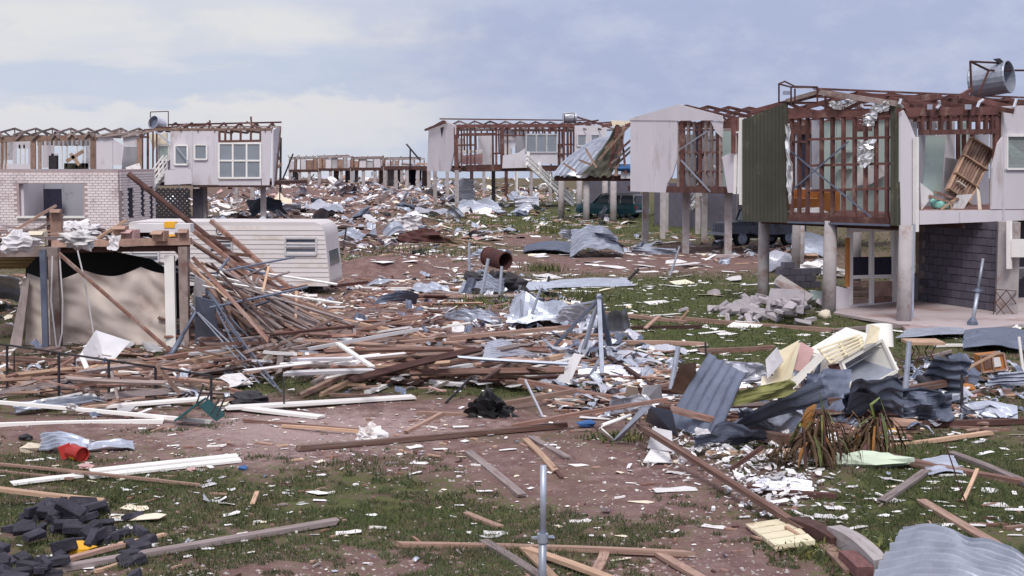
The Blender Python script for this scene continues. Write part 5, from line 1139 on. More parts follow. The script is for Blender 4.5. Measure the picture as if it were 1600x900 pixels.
for i, (lb, m, x1, y1, Y1, x2, y2, z2, w_) in enumerate((
 ('thick brown plank leaning from the right shed post into the heap', 'wood_brown', 275, 388, 29.3, 410, 545, .1, .13),
 ('pale brown lath leaning from the deck corner into the heap', 'wood_brown', 292, 372, 30.5, 500, 500, .12, .06),
 ('thin pale lath leaning beside the broken ladder frame', 'wood_pale', 313, 410, 31, 520, 510, .15, .06),
 ('thin red lath crossing the caravan window', 'wood_red', 300, 380, 32, 452, 478, .15, .05),
 ('grey lath sloping low beneath the broken ladder frame', 'wood_grey', 350, 448, 31, 505, 530, .15, .06),
 ('brown lath sloping low in front of the grey one', 'wood_red', 335, 430, 30.5, 470, 530, .1, .07),
 ('red lath lying flat over the upper heap', 'wood_red', 400, 455, 33, 600, 520, .15, .07),
 ('tan lath lying flat over the upper heap', 'wood_brown', 380, 440, 33, 560, 505, .2, .06),
 ('dark lath against the lower side of the caravan', 'wood_dark', 395, 420, 36, 460, 480, .1, .06),
 ('long tan plank edge at the middle of the heap', 'wood_brown', 360, 430, 32, 545, 520, .2, .09),
 ('grey plank under the folded clothesline', 'wood_grey', 325, 500, 30, 425, 525, .2, .09))):
    plank(lb, m, PY(x1, y1, Y1), G(x2, y2, z2), w_, .05)
# ---------------------------------------------------------------- long timbers forming the middle heap
hr = random.Random(21)
HEAPC = ['wood_red', 'wood_red', 'wood_brown', 'wood_brown', 'wood_grey', 'wood_grey', 'wood_dark', 'wood_pale', 'wood_red']
for x1, y1, x2, y2, z1, z2, m, w_, lb in (
 (230, 560, 530, 508, .15, .35, 'wood_red', .14, 'long dark red timber rising rightwards along the foot of the shed'),
 (250, 570, 510, 520, .1, .3, 'wood_brown', .14, 'long brown timber along the foot of the shed'),
 (300, 565, 545, 512, .2, .4, 'wood_pale', .1, 'long pale timber along the top of the shed heap'),
 (370, 545, 640, 522, .3, .3, 'wood_red', .14, 'long red timber at the crest of the middle heap'),
 (520, 545, 870, 516, .25, .3, 'wood_brown', .15, 'long curved tan timber across the middle of the heap'),
 (560, 538, 900, 512, .2, .3, 'wood_red', .14, 'long red timber behind the curved tan one'),
 (600, 555, 830, 600, .25, .1, 'wood_brown', .12, 'brown timber sloping to the grass in the right heap'),
 (560, 558, 742, 590, .3, .15, 'wood_red', .12, 'red timber sloping to the grass in the right heap'),
 (470, 615, 600, 562, .05, .3, 'wood_brown', .1, 'brown timber fanned out at the front of the heap, leftmost'),
 (500, 615, 625, 560, .04, .35, 'wood_pale', .09, 'pale timber fanned out at the front of the heap'),
 (490, 600, 590, 565, .05, .25, 'wood_grey', .1, 'grey timber fanned out at the front of the heap'),
 (600, 575, 670, 585, .12, .12, 'wood_brown', .2, 'short wide plank block at the front right of the heap'),
 (570, 590, 660, 598, .06, .06, 'wood_red', .18, 'short red block under the wide plank at the heap'),
 (745, 590, 880, 555, .1, .3, 'wood_pale', .12, 'pale plank edge below the small corrugated sheet'),
 (690, 560, 800, 545, .25, .2, 'wood_red', .12, 'red timber behind the small corrugated sheet'),
 (810, 590, 965, 622, .25, .08, 'wood_red', .1, 'red pole sloping right from the small corrugated sheet'),
 (440, 500, 600, 530, .3, .25, 'wood_red', .1, 'red timber at the top of the heap near the caravan'),
 (480, 490, 700, 535, .25, .2, 'wood_pale', .09, 'pale timber at the top of the heap near the caravan'),
 (530, 505, 720, 490, .1, .1, 'wood_red', .1, 'red timber lying on soil behind the heap'),
 (120, 600, 330, 570, .1, .15, 'wood_red', .1, 'red timber lying inside the wrecked pipe fence'),
 (0, 600, 180, 585, .1, .1, 'wood_brown', .1, 'brown timber at the left inside the wrecked pipe fence'),
 (760, 640, 900, 612, .1, .2, 'wood_brown', .08, 'brown timber rising behind the black plastic heap')):
    pk(lb, m, x1, y1, x2, y2, z1, z2, w_, .07)
def heap(n, cx, cy, rx, ry, zmax, ang, spread, lmin, lmax, label, group, seed, mats=HEAPC, ww=(.06, .13)):
    r = random.Random(seed)
    for i in range(n):
        u = r.gauss(0, .45); v = r.gauss(0, .45); px, py = cx + u * rx, cy + v * ry; hgt = zmax * math.exp(-(u * u + v * v) * 1.2)
        p = G(px, py, r.uniform(.03, 1) * hgt + .03); a = math.radians(r.gauss(ang, spread)); l = r.uniform(lmin, lmax); sl = r.gauss(0, .09)
        d = V((math.cos(a), math.sin(a), sl)) * l / 2; q0, q1 = p - d, p + d
        for q in (q0, q1): q.z = max(q.z, gz(q.x, q.y) + .03)
        plank(label, r.choice(mats), q0, q1, r.uniform(*ww), r.uniform(.025, .06), group=group, roll=r.gauss(0, .4))
heap(26, 520, 548, 200, 40, .85, 12, 50, .6, 2.8, 'x', 'pale boards in the shed heap', 31, ['paint_white', 'board_white', 'board_grey', 'galv', 'wood_grey'], (.04, .12))
heap(20, 760, 560, 160, 40, .55, 0, 50, .5, 2.4, 'x', 'pale boards in the centre heap', 32, ['paint_white', 'board_white', 'board_grey', 'galv', 'wood_grey'], (.04, .12))
heap(40, 480, 530, 170, 34, .9, 5, 60, .4, 2.0, 'x', 'splintered sticks of the shed heap', 33, ['wood_red', 'wood_grey', 'frame_grey', 'wood_pale', 'wood_dark'], (.025, .06))
heap(30, 130, 590, 190, 34, .5, 0, 60, .4, 1.8, 'x', 'splintered sticks in the fence wreck', 34, ['wood_red', 'wood_grey', 'frame_grey', 'wood_pale', 'paint_white'], (.025, .08))
heap(46, 500, 545, 190, 38, .75, 15, 48, .9, 4.2, 'loose timber in the tangled heap between the shed and the caravan', 'timbers of the shed heap', 1)
heap(34, 640, 560, 190, 30, .5, 5, 45, .8, 3.8, 'loose timber in the tangled heap at the centre of the photo', 'timbers of the centre heap', 2)
heap(26, 800, 560, 120, 40, .45, 0, 50, .5, 2.8, 'loose timber around the small corrugated sheet right of centre', 'timbers round the small sheet', 3)
heap(24, 150, 590, 190, 30, .35, 0, 40, .5, 2.8, 'loose timber among the wrecked pipe fence at left', 'timbers in the fence wreck', 4)
heap(18, 40, 345, 50, 14, .0, 0, 1, .1, .2, 'x', 'x', 5) if False else None
for i in range(9):
    p = P(20 + i * 7, 372 - (i % 3) * 6, zd + .05 + .05 * (i % 4)); a = .25 * math.sin(i * 2.1); d = V((math.cos(a), math.sin(a), .12 * math.sin(i))) * .7
    plank('grey and brown board piled at the left end of the shed deck', ['wood_grey', 'wood_brown', 'wood_grey'][i % 3], p - d, p + d, .12, .03, group='boards on the shed deck')
for lb, m, x1, y1, x2, y2, w_ in (('brown plank sloping up over the shed deck at left', 'wood_brown', 5, 372, 86, 322, .14), ('grey plank sloping up over the shed deck at left', 'wood_grey', 30, 372, 100, 336, .1), ('thin pale plank propped at the middle of the shed deck', 'wood_pale', 150, 374, 198, 344, .06), ('dark post stub on the shed deck', 'wood_dark', 76, 384, 75, 338, .07)):
    plank(lb, m, PY(x1, y1, YS + .5), PY(x2, y2, YS + .9), w_, .05)
heap(14, 720, 470, 130, 25, .25, 8, 30, .8, 3, 'loose timber behind the heap near the tilted galvanised pipes', 'timbers behind the heap', 6)
heap(16, 1250, 640, 170, 25, .3, 5, 30, .7, 2.6, 'loose dark timber under the crushed metal heap at right', 'timbers under the crushed metal', 7, ['wood_red', 'wood_dark', 'wood_grey'])
# tall sloping mass of broken framing between shed and caravan
cr = random.Random(63)
for i in range(110):
    t = cr.random(); x1, y1 = 286 + 95 * t + cr.gauss(0, 8), 388 + 85 * cr.random() + 30 * t; x2, y2 = cr.uniform(380, 560), cr.uniform(500, 560); Y1 = cr.uniform(29.3, 31.5)
    p, q = PY(x1, y1, Y1), G(x2, y2, cr.uniform(.05, .5)); a_, b_ = sorted((cr.uniform(0, .35), cr.uniform(.55, 1.0))); p, q = p.lerp(q, a_), p.lerp(q, b_)
    plank('x', cr.choice(['wood_red', 'wood_brown', 'wood_grey', 'wood_grey', 'wood_dark', 'frame_grey']), p, q, cr.uniform(.03, .085), cr.uniform(.02, .05), group='broken framing sloping down from the shed', roll=cr.gauss(0, .5)) if i % 3 else plank('x', cr.choice(['wood_red', 'wood_grey', 'galv_dull', 'paint_white', 'wood_pale']), p + V((cr.gauss(0, .6), 0, cr.gauss(.1, .2))), q.lerp(p, .3) + V((cr.gauss(0, .9), 0, abs(cr.gauss(0, .35)))), .05, .03, group='broken framing sloping down from the shed', roll=cr.gauss(0, .5))
for lb, m, pts in (('white board tilted in the framing right of the folded clothesline', 'board_white', [(347, 489, .75), (366, 487, .8), (398, 520, .3), (356, 513, .35)]), ('long white board sloping down through the broken framing', 'paint_white', [(378, 482, .7), (388, 480, .75), (442, 526, .25), (430, 528, .2)]), ('blue grey sheet standing behind the folded clothesline', 'galv_dull', [(305, 540, .1), (345, 545, .1), (335, 470, 1.1), (306, 462, 1.2)]), ('grey board wedged beside the shed corner post', 'board_grey', [(300, 500, .5), (318, 510, .4), (322, 440, 1.4), (305, 430, 1.5)]), ('small white board above the fallen framing', 'board_white', [(330, 452, 1.0), (352, 458, .9), (356, 440, 1.2), (338, 436, 1.25)])):
    ps = [P(x, y, z) for x, y, z in pts]; nn_ = (ps[1] - ps[0]).cross(ps[2] - ps[0]).normalized(); b = MB(); b.prism(ps, nn_ * .012); mk('wall_board', b, m, None, lb, 'wall board')
# ---------------------------------------------------------------- corrugated and other metal sheets
def sheet(label, m, pts, bulge=0., crum=.05, pitch=.09, amp=.014, nu=12, seed=0, name='corrugated_sheet', cat='roof sheet', group=None, up=True):
    w_ = [P(x, y, z) if up else PY(x, y, z) for x, y, z in pts]
    for q in w_ if up else (): q.z += gz(q.x, q.y)
    return mk(name, sheet4(w_, bulge, crum, pitch, amp, nu, seed), m, None, label, cat, group)
sheet('large bright curved corrugated sheet in the bottom right corner', 'galv', [(1310, 960, .02), (1650, 1000, .05), (1650, 905, .22), (1412, 826, .30)], .16, .12, .13, .019, 26, 3)
sheet('tilted blue grey ribbed sheet standing against the crushed heap', 'galv_dull', [(1108, 551, 1.08), (1042, 665, .05), (1120, 688, .05), (1166, 579, .95)], .03, .02, .2, .011, 10, 4)
sheet('small corrugated sheet lying on top of the timber heap right of centre', 'galv_bright', [(752, 565, .38), (840, 556, .3), (790, 530, .55), (760, 532, .6)], .04, .05, .1, .016, 12, 5)
sheet('blue grey ribbed sheet upright at the right of the cabinet wreck', 'galv_dull', [(1432, 600, .3), (1500, 612, .3), (1518, 560, .85), (1462, 556, .85)], .0, .08, .16, .02, 8, 6)
sheet('dark blue ridge capping sheet lying across the crushed heap', 'galv_dull', [(1140, 668, .15), (1295, 640, .5), (1285, 600, .85), (1150, 652, .4)], .04, .06, .2, .012, 10, 7)
sheet('long blue corrugated sheet crushed beneath the cabinet wreck', 'galv_dull', [(1315, 655, .1), (1480, 640, .1), (1470, 608, .5), (1320, 620, .55)], .06, .12, .1, .010, 14, 8)
sheet('pale blue corrugated sheet fanned out at the right edge', 'galv', [(1530, 605, .12), (1620, 600, .15), (1620, 580, .3), (1560, 583, .35)], .05, .1, .1, .02, 10, 9)
sheet('blue grey sheet stack lying on the lawn at the right edge', 'galv_dull', [(1505, 545, .08), (1600, 546, .08), (1600, 519, .12), (1506, 520, .12)], .08, .04, .3, .03, 8, 10)
sheet('corrugated sheet lying behind the red tin in the left foreground', 'galv', [(62, 700, .04), (135, 706, .04), (140, 684, .12), (64, 672, .22)], .08, .05, .09, .014, 10, 11)
sheet('narrow folded sheet right of the red tin', 'galv', [(132, 704, .03), (210, 704, .03), (208, 690, .08), (134, 694, .08)], .05, .04, .12, .01, 8, 12)
sheet('folded corrugated sheets dumped on the far lawn at centre right', 'galv', [(890, 398, .1), (975, 398, .1), (965, 372, .6), (893, 362, .9)], .35, .3, .2, .04, 12, 13)
sheet('long low corrugated sheet left of the folded ones on the far lawn', 'galv_dull', [(818, 394, .08), (900, 396, .1), (895, 383, .2), (820, 383, .15)], .15, .1, .2, .03, 10, 14)
sheet('pale torn sheet over the top of the folded ones', 'galv_bright', [(878, 372, .4), (975, 388, .3), (955, 366, .9), (876, 357, .8)], .1, .3, .2, .03, 10, 15)
sheet('long flat corrugated sheet lying on the dirt track', 'galv', [(812, 452, .05), (990, 446, .05), (978, 435, .1), (812, 441, .1)], .04, .08, .12, .02, 10, 16)
sheet('blue sheet curled on the soil behind the caravan end', 'galv_dull', [(580, 478, .08), (650, 476, .1), (655, 460, .4), (600, 460, .35)], .15, .12, .15, .02, 10, 17)
sheet('corrugated sheet crumpled beneath the rusty drum', 'galv', [(715, 458, .1), (785, 462, .1), (790, 440, .45), (735, 428, .5)], .1, .2, .12, .02, 10, 18)
sheet('wide sheet of crumpled iron in the weeds at centre', 'galv', [(790, 510, .1), (905, 508, .1), (900, 478, .4), (800, 470, .45)], .1, .3, .12, .02, 14, 19)
sheet('torn iron sheet left of the bent galvanised posts', 'galv_bright', [(860, 500, .3), (915, 510, .2), (925, 480, .7), (880, 478, .6)], .1, .2, .12, .015, 10, 20)
sheet('long white corrugated strip right of the bent galvanised posts', 'galv_bright', [(900, 592, .1), (1020, 590, .1), (1015, 575, .2), (905, 572, .25)], .04, .06, .12, .014, 10, 21)
sheet('pale iron strips lying below the bent galvanised posts', 'galv_bright', [(930, 560, .08), (1035, 567, .08), (1010, 552, .12), (930, 548, .12)], .04, .06, .12, .014, 10, 22)
sheet('small blue flat sheet under the knotted beam at right', 'galv', [(1450, 742, .04), (1505, 742, .04), (1490, 714, .06), (1440, 716, .06)], .02, .03, .2, .006, 8, 23)
sheet('pale corrugated sheet half buried in white rubble', 'galv_bright', [(1170, 768, .06), (1265, 768, .06), (1270, 752, .1), (1190, 748, .1)], .02, .03, .1, .012, 8, 24)
sheet('corrugated sheet under the left house posts beside the balcony', 'galv_dull', [(395, 340, .1), (450, 340, .1), (440, 318, 1.0), (385, 318, .9)], .4, .4, .3, .05, 8, 25)
sheet('pale sheet slumped under the central stripped house', 'galv_bright', [(700, 312, .1), (735, 324, .1), (740, 280, 2.2), (722, 278, 2.2)], .2, .5, .4, .05, 8, 26)
sheet('white sheet propped near the foot of the white stairs', 'galv_bright', [(805, 326, .1), (842, 326, .1), (842, 306, 1.0), (803, 307, 1.0)], .1, .3, .4, .05, 8, 27)
sheet('blue sheet lying in front of the central house posts', 'galv', [(715, 330, .1), (790, 330, .1), (770, 316, .5), (718, 315, .5)], .1, .4, .4, .05, 8, 28)
sheet('striped sheet propped behind the rubble under the nearest house', 'galv', [(1237, 400, .1), (1290, 400, .1), (1288, 368, .75), (1237, 363, .8)], .05, .12, .14, .03, 10, 29)
sheet('crumpled striped sheet beside the left post of the nearest house', 'galv_bright', [(1200, 425, .05), (1240, 420, .05), (1236, 402, .4), (1202, 395, .5)], .1, .15, .12, .03, 10, 30)
sheet('flat blue iron sheet lying at the edge of the concrete slab', 'galv', [(1400, 526, .09), (1530, 524, .09), (1500, 512, .12), (1418, 514, .12)], .02, .03, .2, .01, 8, 31)
sheet('striped sheet leaning at the far right under the nearest house', 'galv_bright', [(1588, 442, .4), (1630, 442, .4), (1630, 415, 1.0), (1590, 418, 1.0)], .03, .08, .12, .02, 8, 32)
sheet('blue grey sheet low behind the pipe fence at left', 'galv', [(25, 645, .05), (165, 632, .05), (150, 622, .15), (20, 630, .15)], .05, .1, .12, .015, 8, 33)
sheet('bright corrugated sheet seen past the left edge of the tarpaulin', 'galv_bright', [(-30, 470, .1), (34, 470, .1), (30, 436, .9), (-30, 440, .9)], .1, .1, .15, .02, 8, 34)
sheet('greenish black torn roofing sheet behind the cabinet wreck', 'yellow_green', [(1140, 630, .5), (1250, 612, .5), (1235, 588, .75), (1145, 606, .7)], .1, .12, .6, .006, 10, 35, name='roofing_sheet', cat='roofing sheet')
sheet('orange tan board behind the tilted blue grey sheet', 'wood_pale', [(1048, 612, .35), (1085, 620, .35), (1088, 565, 1.0), (1062, 570, .95)], .0, .02, .6, .003, 4, 36, name='wall_board', cat='wall board')

for i, (lb, m, pts, bu, cu) in enumerate((
 ('dark blue sheet standing upright left beneath the refrigerator', 'galv_dull', [(1252, 655, .1), (1322, 662, .1), (1328, 575, .75), (1262, 582, .75)], .05, .2),
 ('dark blue sheet bent under the refrigerator door', 'galv_dull', [(1318, 652, .15), (1412, 655, .15), (1410, 600, .7), (1330, 610, .7)], .15, .2),
 ('dark crumpled iron between the grey post and black cloth', 'galv_dull', [(1408, 655, .1), (1490, 655, .1), (1486, 612, .5), (1412, 612, .5)], .15, .3),
 ('dark iron strip low at the foot of the tilted blue sheet', 'galv_dull', [(1075, 700, .05), (1200, 690, .05), (1195, 668, .35), (1090, 678, .3)], .1, .2),
 ('blue iron sheet sagging under the yellow green roofing', 'galv', [(1150, 668, .1), (1262, 665, .1), (1250, 628, .5), (1160, 635, .5)], -.1, .25),
 ('blue white sheet lying behind the tilted blue sheet', 'galv_bright', [(1120, 605, .2), (1205, 600, .2), (1190, 572, .5), (1130, 566, .6)], .1, .25),
 ('long crumpled blue sheet right of the dark stake', 'galv', [(1500, 650, .06), (1590, 655, .06), (1590, 632, .25), (1505, 628, .3)], .05, .25),
 ('silver sheet flat on the ground right of the bent tripod', 'galv_bright', [(950, 640, .08), (1040, 650, .08), (1030, 625, .3), (955, 618, .35)], .05, .2),
 ('silver sheet lying across the timbers left of the bent tripod', 'galv_bright', [(845, 560, .2), (905, 566, .2), (900, 545, .45), (850, 540, .45)], .08, .25),
 ('blue sheet lying low in the weeds behind the timber heap', 'galv', [(700, 500, .08), (785, 506, .08), (780, 488, .3), (705, 484, .3)], .08, .3),
 ('long pale sheet flat on the lawn right of the bent tripod', 'galv_bright', [(1000, 545, .06), (1075, 548, .06), (1070, 540, .12), (1002, 537, .12)], .03, .1),
 ('flat pale blue sheet on the dirt left of the rusty drum', 'galv', [(640, 455, .06), (705, 458, .06), (700, 446, .2), (650, 444, .2)], .08, .2),
 ('crumpled sheet on the far lawn left of the folded ones', 'galv', [(735, 400, .1), (800, 402, .1), (795, 390, .4), (745, 388, .4)], .1, .4),
 ('long pale sheet on far grass before the central house', 'galv_bright', [(640, 334, .1), (700, 336, .1), (700, 328, .4), (650, 326, .4)], .1, .4),
 ('pale sheet on the ground below the far row', 'galv_bright', [(530, 300, .1), (562, 302, .1), (556, 290, 1.0), (538, 290, 1.0)], .2, .6),
 ('blue sheet on bare ground right of the caravan roof', 'galv', [(520, 372, .1), (590, 374, .1), (588, 362, .4), (525, 360, .4)], .1, .4),
 ('broad pale sheet heaped on bare ground above the caravan', 'galv_bright', [(470, 330, .1), (540, 332, .1), (532, 318, .6), (480, 316, .6)], .15, .6),
 ('pale blue sheet at the foot of the white gable house', 'galv', [(985, 395, .06), (1060, 400, .06), (1055, 390, .3), (990, 386, .3)], .08, .2))):
    sheet(lb, m, pts, bu * .7, cu, .14, .010, 10, 50 + i)
# ---------------------------------------------------------------- crushed cabinet, cupboard and small furniture at right
YC = 22.4
fr_ = [PY(1314, 567, YC - .1), PY(1377, 530, YC), PY(1400, 579, YC - .25), PY(1334, 617, YC - .35)]
CW = thing('wrecked_refrigerator', 'crushed white refrigerator cabinet lying open on the pile of blue sheets', 'refrigerator', P(1355, 650))
bk = V((-.42, .55, .10)); cen = sum(fr_, V()) / 4
for i in range(4):
    a, b_ = fr_[i], fr_[(i + 1) % 4]; nn = ((a + b_) / 2 - cen).normalized() * .03
    b = MB(); b.prism([a, b_, b_ + bk, a + bk], nn); mk('side_panel', b, 'enamel' if i != 2 else 'galv', CW)
    bpart('door_frame', CW, 'enamel', a + bk * -.03, b_ + bk * -.03, .05, .045)
b = MB(); b.prism([p + bk * .97 for p in fr_], bk * .03); mk('back_panel', b, 'inner_grey', CW)
for t in (.3, .62): bpart('shelf_bar', CW, 'board_grey', fr_[0].lerp(fr_[3], t) + bk * .5, fr_[1].lerp(fr_[2], t) + bk * .5, .02, .02)
b = MB(); b.prism([fr_[3], fr_[3] + V((-.17, .02, .08)), fr_[0] + V((-.2, .05, -.05)), fr_[0]], V((0, .02, 0))); mk('torn_flange', b, 'rust', CW)
b = MB(); rows = []
for i in range(9):
    a = math.pi * i / 8; rows.append([PY(1352 + 22 * (1 - math.cos(a)), 543 - 4 * math.sin(a), YC + .2) + V((0, -.22 * math.sin(a), 0)), PY(1354 + 20 * (1 - math.cos(a)), 508 - 5 * math.sin(a), YC + .5) + V((0, -.22 * math.sin(a), 0))])
b.grid(rows); b.grid([[q + V((0, .03, 0)) for q in r] for r in rows[::-1]])
b2 = mk('laundry_tub', b, 'enamel', None, 'rounded white tub standing on end above the crushed refrigerator', 'tub', smooth=True)
for i, (lb, m, pts) in enumerate((
  ('pale pinkish cupboard panel at the far left of the broken kitchen cupboards', 'board_grey', [(1199, 592, 0), (1196, 562, .1), (1214, 542, .1), (1224, 564, -.1)]),
  ('tall cream cupboard side standing behind the pale pinkish panel', 'enamel_cream', [(1206, 600, .1), (1216, 549, .3), (1249, 531, .4), (1232, 596, .2)]),
  ('cream cupboard door folded against the tall cupboard side', 'enamel_cream', [(1222, 604, -.1), (1246, 536, .1), (1251, 535, .1), (1233, 604, -.1)]),
  ('pink lined broken drawer front beside the tall cupboard side', 'pink', [(1233, 575, .2), (1252, 534, .3), (1272, 546, .3), (1258, 582, .2)]),
  ('long white cupboard shelf edge sloping up to the refrigerator', 'enamel', [(1224, 606, -.2), (1280, 552, -.1), (1290, 558, -.1), (1240, 608, -.2)]),
  ('blue grey cupboard back between the shelf edge and refrigerator', 'galv_dull', [(1255, 612, .1), (1285, 560, .2), (1322, 552, .3), (1320, 625, .1)]),
  ('broken yellowish cream panel wedged above the refrigerator', 'enamel_cream', [(1352, 538, -.2), (1360, 507, -.1), (1376, 512, -.1), (1370, 535, -.2)]),
  ('cream sheet under the broken kitchen cupboards', 'board_cream', [(1188, 606, 0), (1250, 608, 0), (1240, 588, .3), (1190, 590, .3)]),
  ('white ribbed board edge right of the tilted blue sheet', 'paint_white', [(1168, 652, -.9), (1272, 630, -.8), (1276, 622, -.8), (1170, 640, -.9)]))):
    quad('cupboard_panel', lb, 'cupboard panel', m, [PY(x, y, YC + d) for x, y, d in pts], .025)
SLT = thing('slatted_frame', 'cream slatted base frame sloping above the refrigerator', 'slatted frame', PY(1310, 550, YC))
q = [PY(1278, 546, YC + .1), PY(1346, 522, YC + .3), PY(1350, 540, YC - .1), PY(1296, 568, YC - .2)]
for t in (0, .25, .5, .75, 1): bpart('slat', SLT, 'enamel_cream', q[0].lerp(q[3], t), q[1].lerp(q[2], t), .055, .02)
for t in (.05, .5, .95): bpart('rail', SLT, 'enamel_cream', q[0].lerp(q[1], t) - Z * .02, q[3].lerp(q[2], t) - Z * .02, .04, .03)
BR = [((1262, 612), (1330, 650)), ((1240, 650), (1300, 672)), ((1300, 668), (1333, 640))]
for i, ((x1, y1), (x2, y2)) in enumerate(BR):
    pole(('pale steel bar sloping under the refrigerator', 'bent white steel bar beside the rust coloured leaf', 'short pale bar leaning to the banana stump')[i], 'galv_bright', PY(x1, y1, 21.6), PY(x2, y2, 21.2), .018, 'steel_bar', 'steel bar')
# small tan table
T_ = thing('small_table', 'small tan topped table with thin wire legs behind the refrigerator', 'table', G(1442, 572))
tp = PY(1442, 534, P(1442, 572).y); b = MB(); b.box(tp.x - .33, tp.x + .33, tp.y - .3, tp.y + .3, tp.z - .025, tp.z + .025); mk('table_top', b, 'wood_pale', T_)
for sx in (-.2, .2):
    for sy in (-.2, .2): b = MB(); b.tube([(tp.x + sx, tp.y + sy, tp.z - .02), (tp.x + sx * .5, tp.y + sy, .25), (tp.x + sx * 1.2, tp.y + sy, 0)], .012, 5); mk('leg', b, 'rust', T_)
# orange drawer cabinet
DC = thing('wooden_cabinet', 'small orange brown cabinet with a pale square door right of the blue upright sheet', 'cabinet', P(1552, 585))
Fd = Face(PY(1552, 582, 24.6), V((1, .1, 0)))
Fd.poly('carcass', DC, 'orange_wood', [(1532, 556), (1568, 552), (1573, 577), (1534, 582)], .3, off=0)
Fd.poly('door', DC, 'board_white', [(1552, 559), (1562, 558), (1565, 572), (1554, 574)], .02, off=.03)
Fd.poly('drawer', DC, 'wood_red', [(1537, 561), (1548, 560), (1550, 575), (1539, 577)], .02, off=.025)
for x1, y1, x2, y2 in ((1532, 556, 1568, 552), (1534, 582, 1573, 577), (1532, 556, 1534, 582), (1568, 552, 1573, 577), (1550, 555, 1553, 580)): Fd.line('frame_bar', DC, 'wood_brown', x1, y1, x2, y2, .03, .03, off=.035)
RB = thing('brown_box', 'small brown cabinet with dark slotted front beside the yellow scrap', 'box', G(1415, 677))
Fr = Face(G(1415, 678), V((1, -.05, 0)))
Fr.poly('case', RB, 'cardboard', [(1396, 658), (1438, 661), (1438, 676), (1397, 679)], .3)
for y in (667, 671): Fr.line('slot', RB, 'iron_dark', 1404, y, 1432, y, .012, .01, off=.012)
# dark cloth, galvanised standing posts
for i, (lb, m, x1, y1, x2, y2, r_) in enumerate((
  ('galvanised post standing right of the white refrigerator', 'galv', 1411, 652, 1421, 533, .045),
  ('galvanised post leaning at the left of the tilted blue sheet', 'galv', 1044, 628, 1060, 541, .045),
  ('thin dark stake behind the tilted blue sheet', 'iron_dark', 1104, 566, 1102, 535, .02),
  ('dark stake standing in front of the blue upright sheet', 'iron_dark', 1503, 652, 1503, 584, .025),
  ('galvanised pipe tilting left of the rusty drum', 'galv', 750, 470, 763, 404, .05),
  ('galvanised pipe standing right below the rusty drum', 'galv', 780, 468, 784, 416, .045),
  ('thin galvanised pipe standing behind the rusty drum', 'galv', 733, 424, 733, 379, .045),
  ('galvanised pipe tilting right in the weedy crumpled iron', 'galv', 822, 512, 845, 450, .035),
  ('thin pipe upright in the weedy crumpled iron', 'galv', 817, 512, 814, 468, .03),
  ('dark stake standing in the soil right of the caravan end', 'iron_dark', 536, 388, 541, 358, .04),
  ('dark stake tilted on the dirt track edge', 'iron_dark', 978, 437, 998, 420, .05),
  ('thin dark stake left of the long corrugated sheet', 'iron_dark', 854, 448, 858, 432, .04),
  ('black rod standing at the end of the white weatherboard', 'iron_dark', 444, 637, 443, 588, .014),
  ('grey rod leaning near the foot of the white gable house', 'galv', 1046, 432, 1062, 385, .035),
  ('white stake end at the right edge above the sheets', 'paint_white', 1600, 586, 1592, 526, .03),
  ('thin rusty rod standing in the right foreground grass', 'rust', 1516, 800, 1476, 690, .008),
  ('tall distant pole left of the far row', 'iron_dark', 438, 316, 439, 215, .09),
  ('leaning distant pole at the left end of the far row', 'iron_dark', 440, 284, 458, 240, .13),
  ('thin distant post above the first bare deck', 'iron_dark', 641, 262, 641, 232, .1),
  ('bent distant post beside the central house gable', 'iron_dark', 657, 250, 635, 225, .1))):
    g = G(x1, y1)
    if lb.endswith('bare deck'): g = PY(x1, y1, 172)
    if lb.startswith('bent distant'): g = PY(x1, y1, 160)
    pole(lb, m, g - Z * .05, PY(x2, y2, g.y + .15), r_, 'stake' if 'stake' in lb or 'rod' in lb else 'post', 'post')
for i, (x1, y1, x2, y2, x3, y3) in enumerate(((1440, 588, 1452, 620, 1470, 655), (1450, 590, 1462, 618, 1462, 652), (1444, 600, 1440, 625, 1452, 650), (1434, 590, 1450, 600, 1475, 640))):
    b = MB(); rr = .09; b.tube([PY(x1, y1, 22), PY(x2, y2, 21.8), PY(x3, y3, 21.4)], [rr * .6, rr, rr * .5], 7); mk('dark_cloth_strip', b, 'iron_dark', None, ('left', 'middle', 'shortest', 'rightmost')[i] + ' black cloth strip draped over the upright blue sheet', 'cloth', 'black cloth strips on the upright blue sheet', smooth=True)
# upright pipes with clamps
PP = thing('upright_pipe', 'galvanised pipe standing upright with a clamp ring in the centre foreground', 'pipe', P(847, 925))
pb0 = P(847, 925); b = MB(); pt_ = PY(849, 727, pb0.y + .02); pm_ = pb0.lerp(pt_, .42)
b.tube([pb0 - Z * .2, pm_], .036, 14); mk('lower_pipe', b, 'galv', PP, smooth=True)
b = MB(); b.tube([pm_, pt_], .029, 14); mk('upper_pipe', b, 'galv', PP, smooth=True)
b = MB(); b.tube([pm_ - Z * .03, pm_ + Z * .05], .05, 14); b.beam(pm_ + V((-.1, 0, .01)), pm_ + V((.1, 0, .02)), .03, .02); cl_ = mk('clamp', b, 'galv', PP)
b = MB(); b.tube([pm_ + V((.05, -.02, .02)), pm_ + V((.11, -.02, .015))], .012, 6); mk('bolt', b, 'galv_dull', cl_)
PQ = thing('leaning_pipe', 'tall galvanised pipe leaning in front of the nearest house block wall', 'pipe', G(1518, 514))
p0_, p1_ = G(1518, 514), PY(1536, 404, P(1518, 514).y + .3)
b = MB(); b.tube([p0_, p0_.lerp(p1_, .55)], .045, 10); mk('lower_pipe', b, 'galv', PQ, smooth=True)
b = MB(); b.tube([p0_.lerp(p1_, .55), p1_], .032, 10); mk('upper_pipe', b, 'galv', PQ, smooth=True)
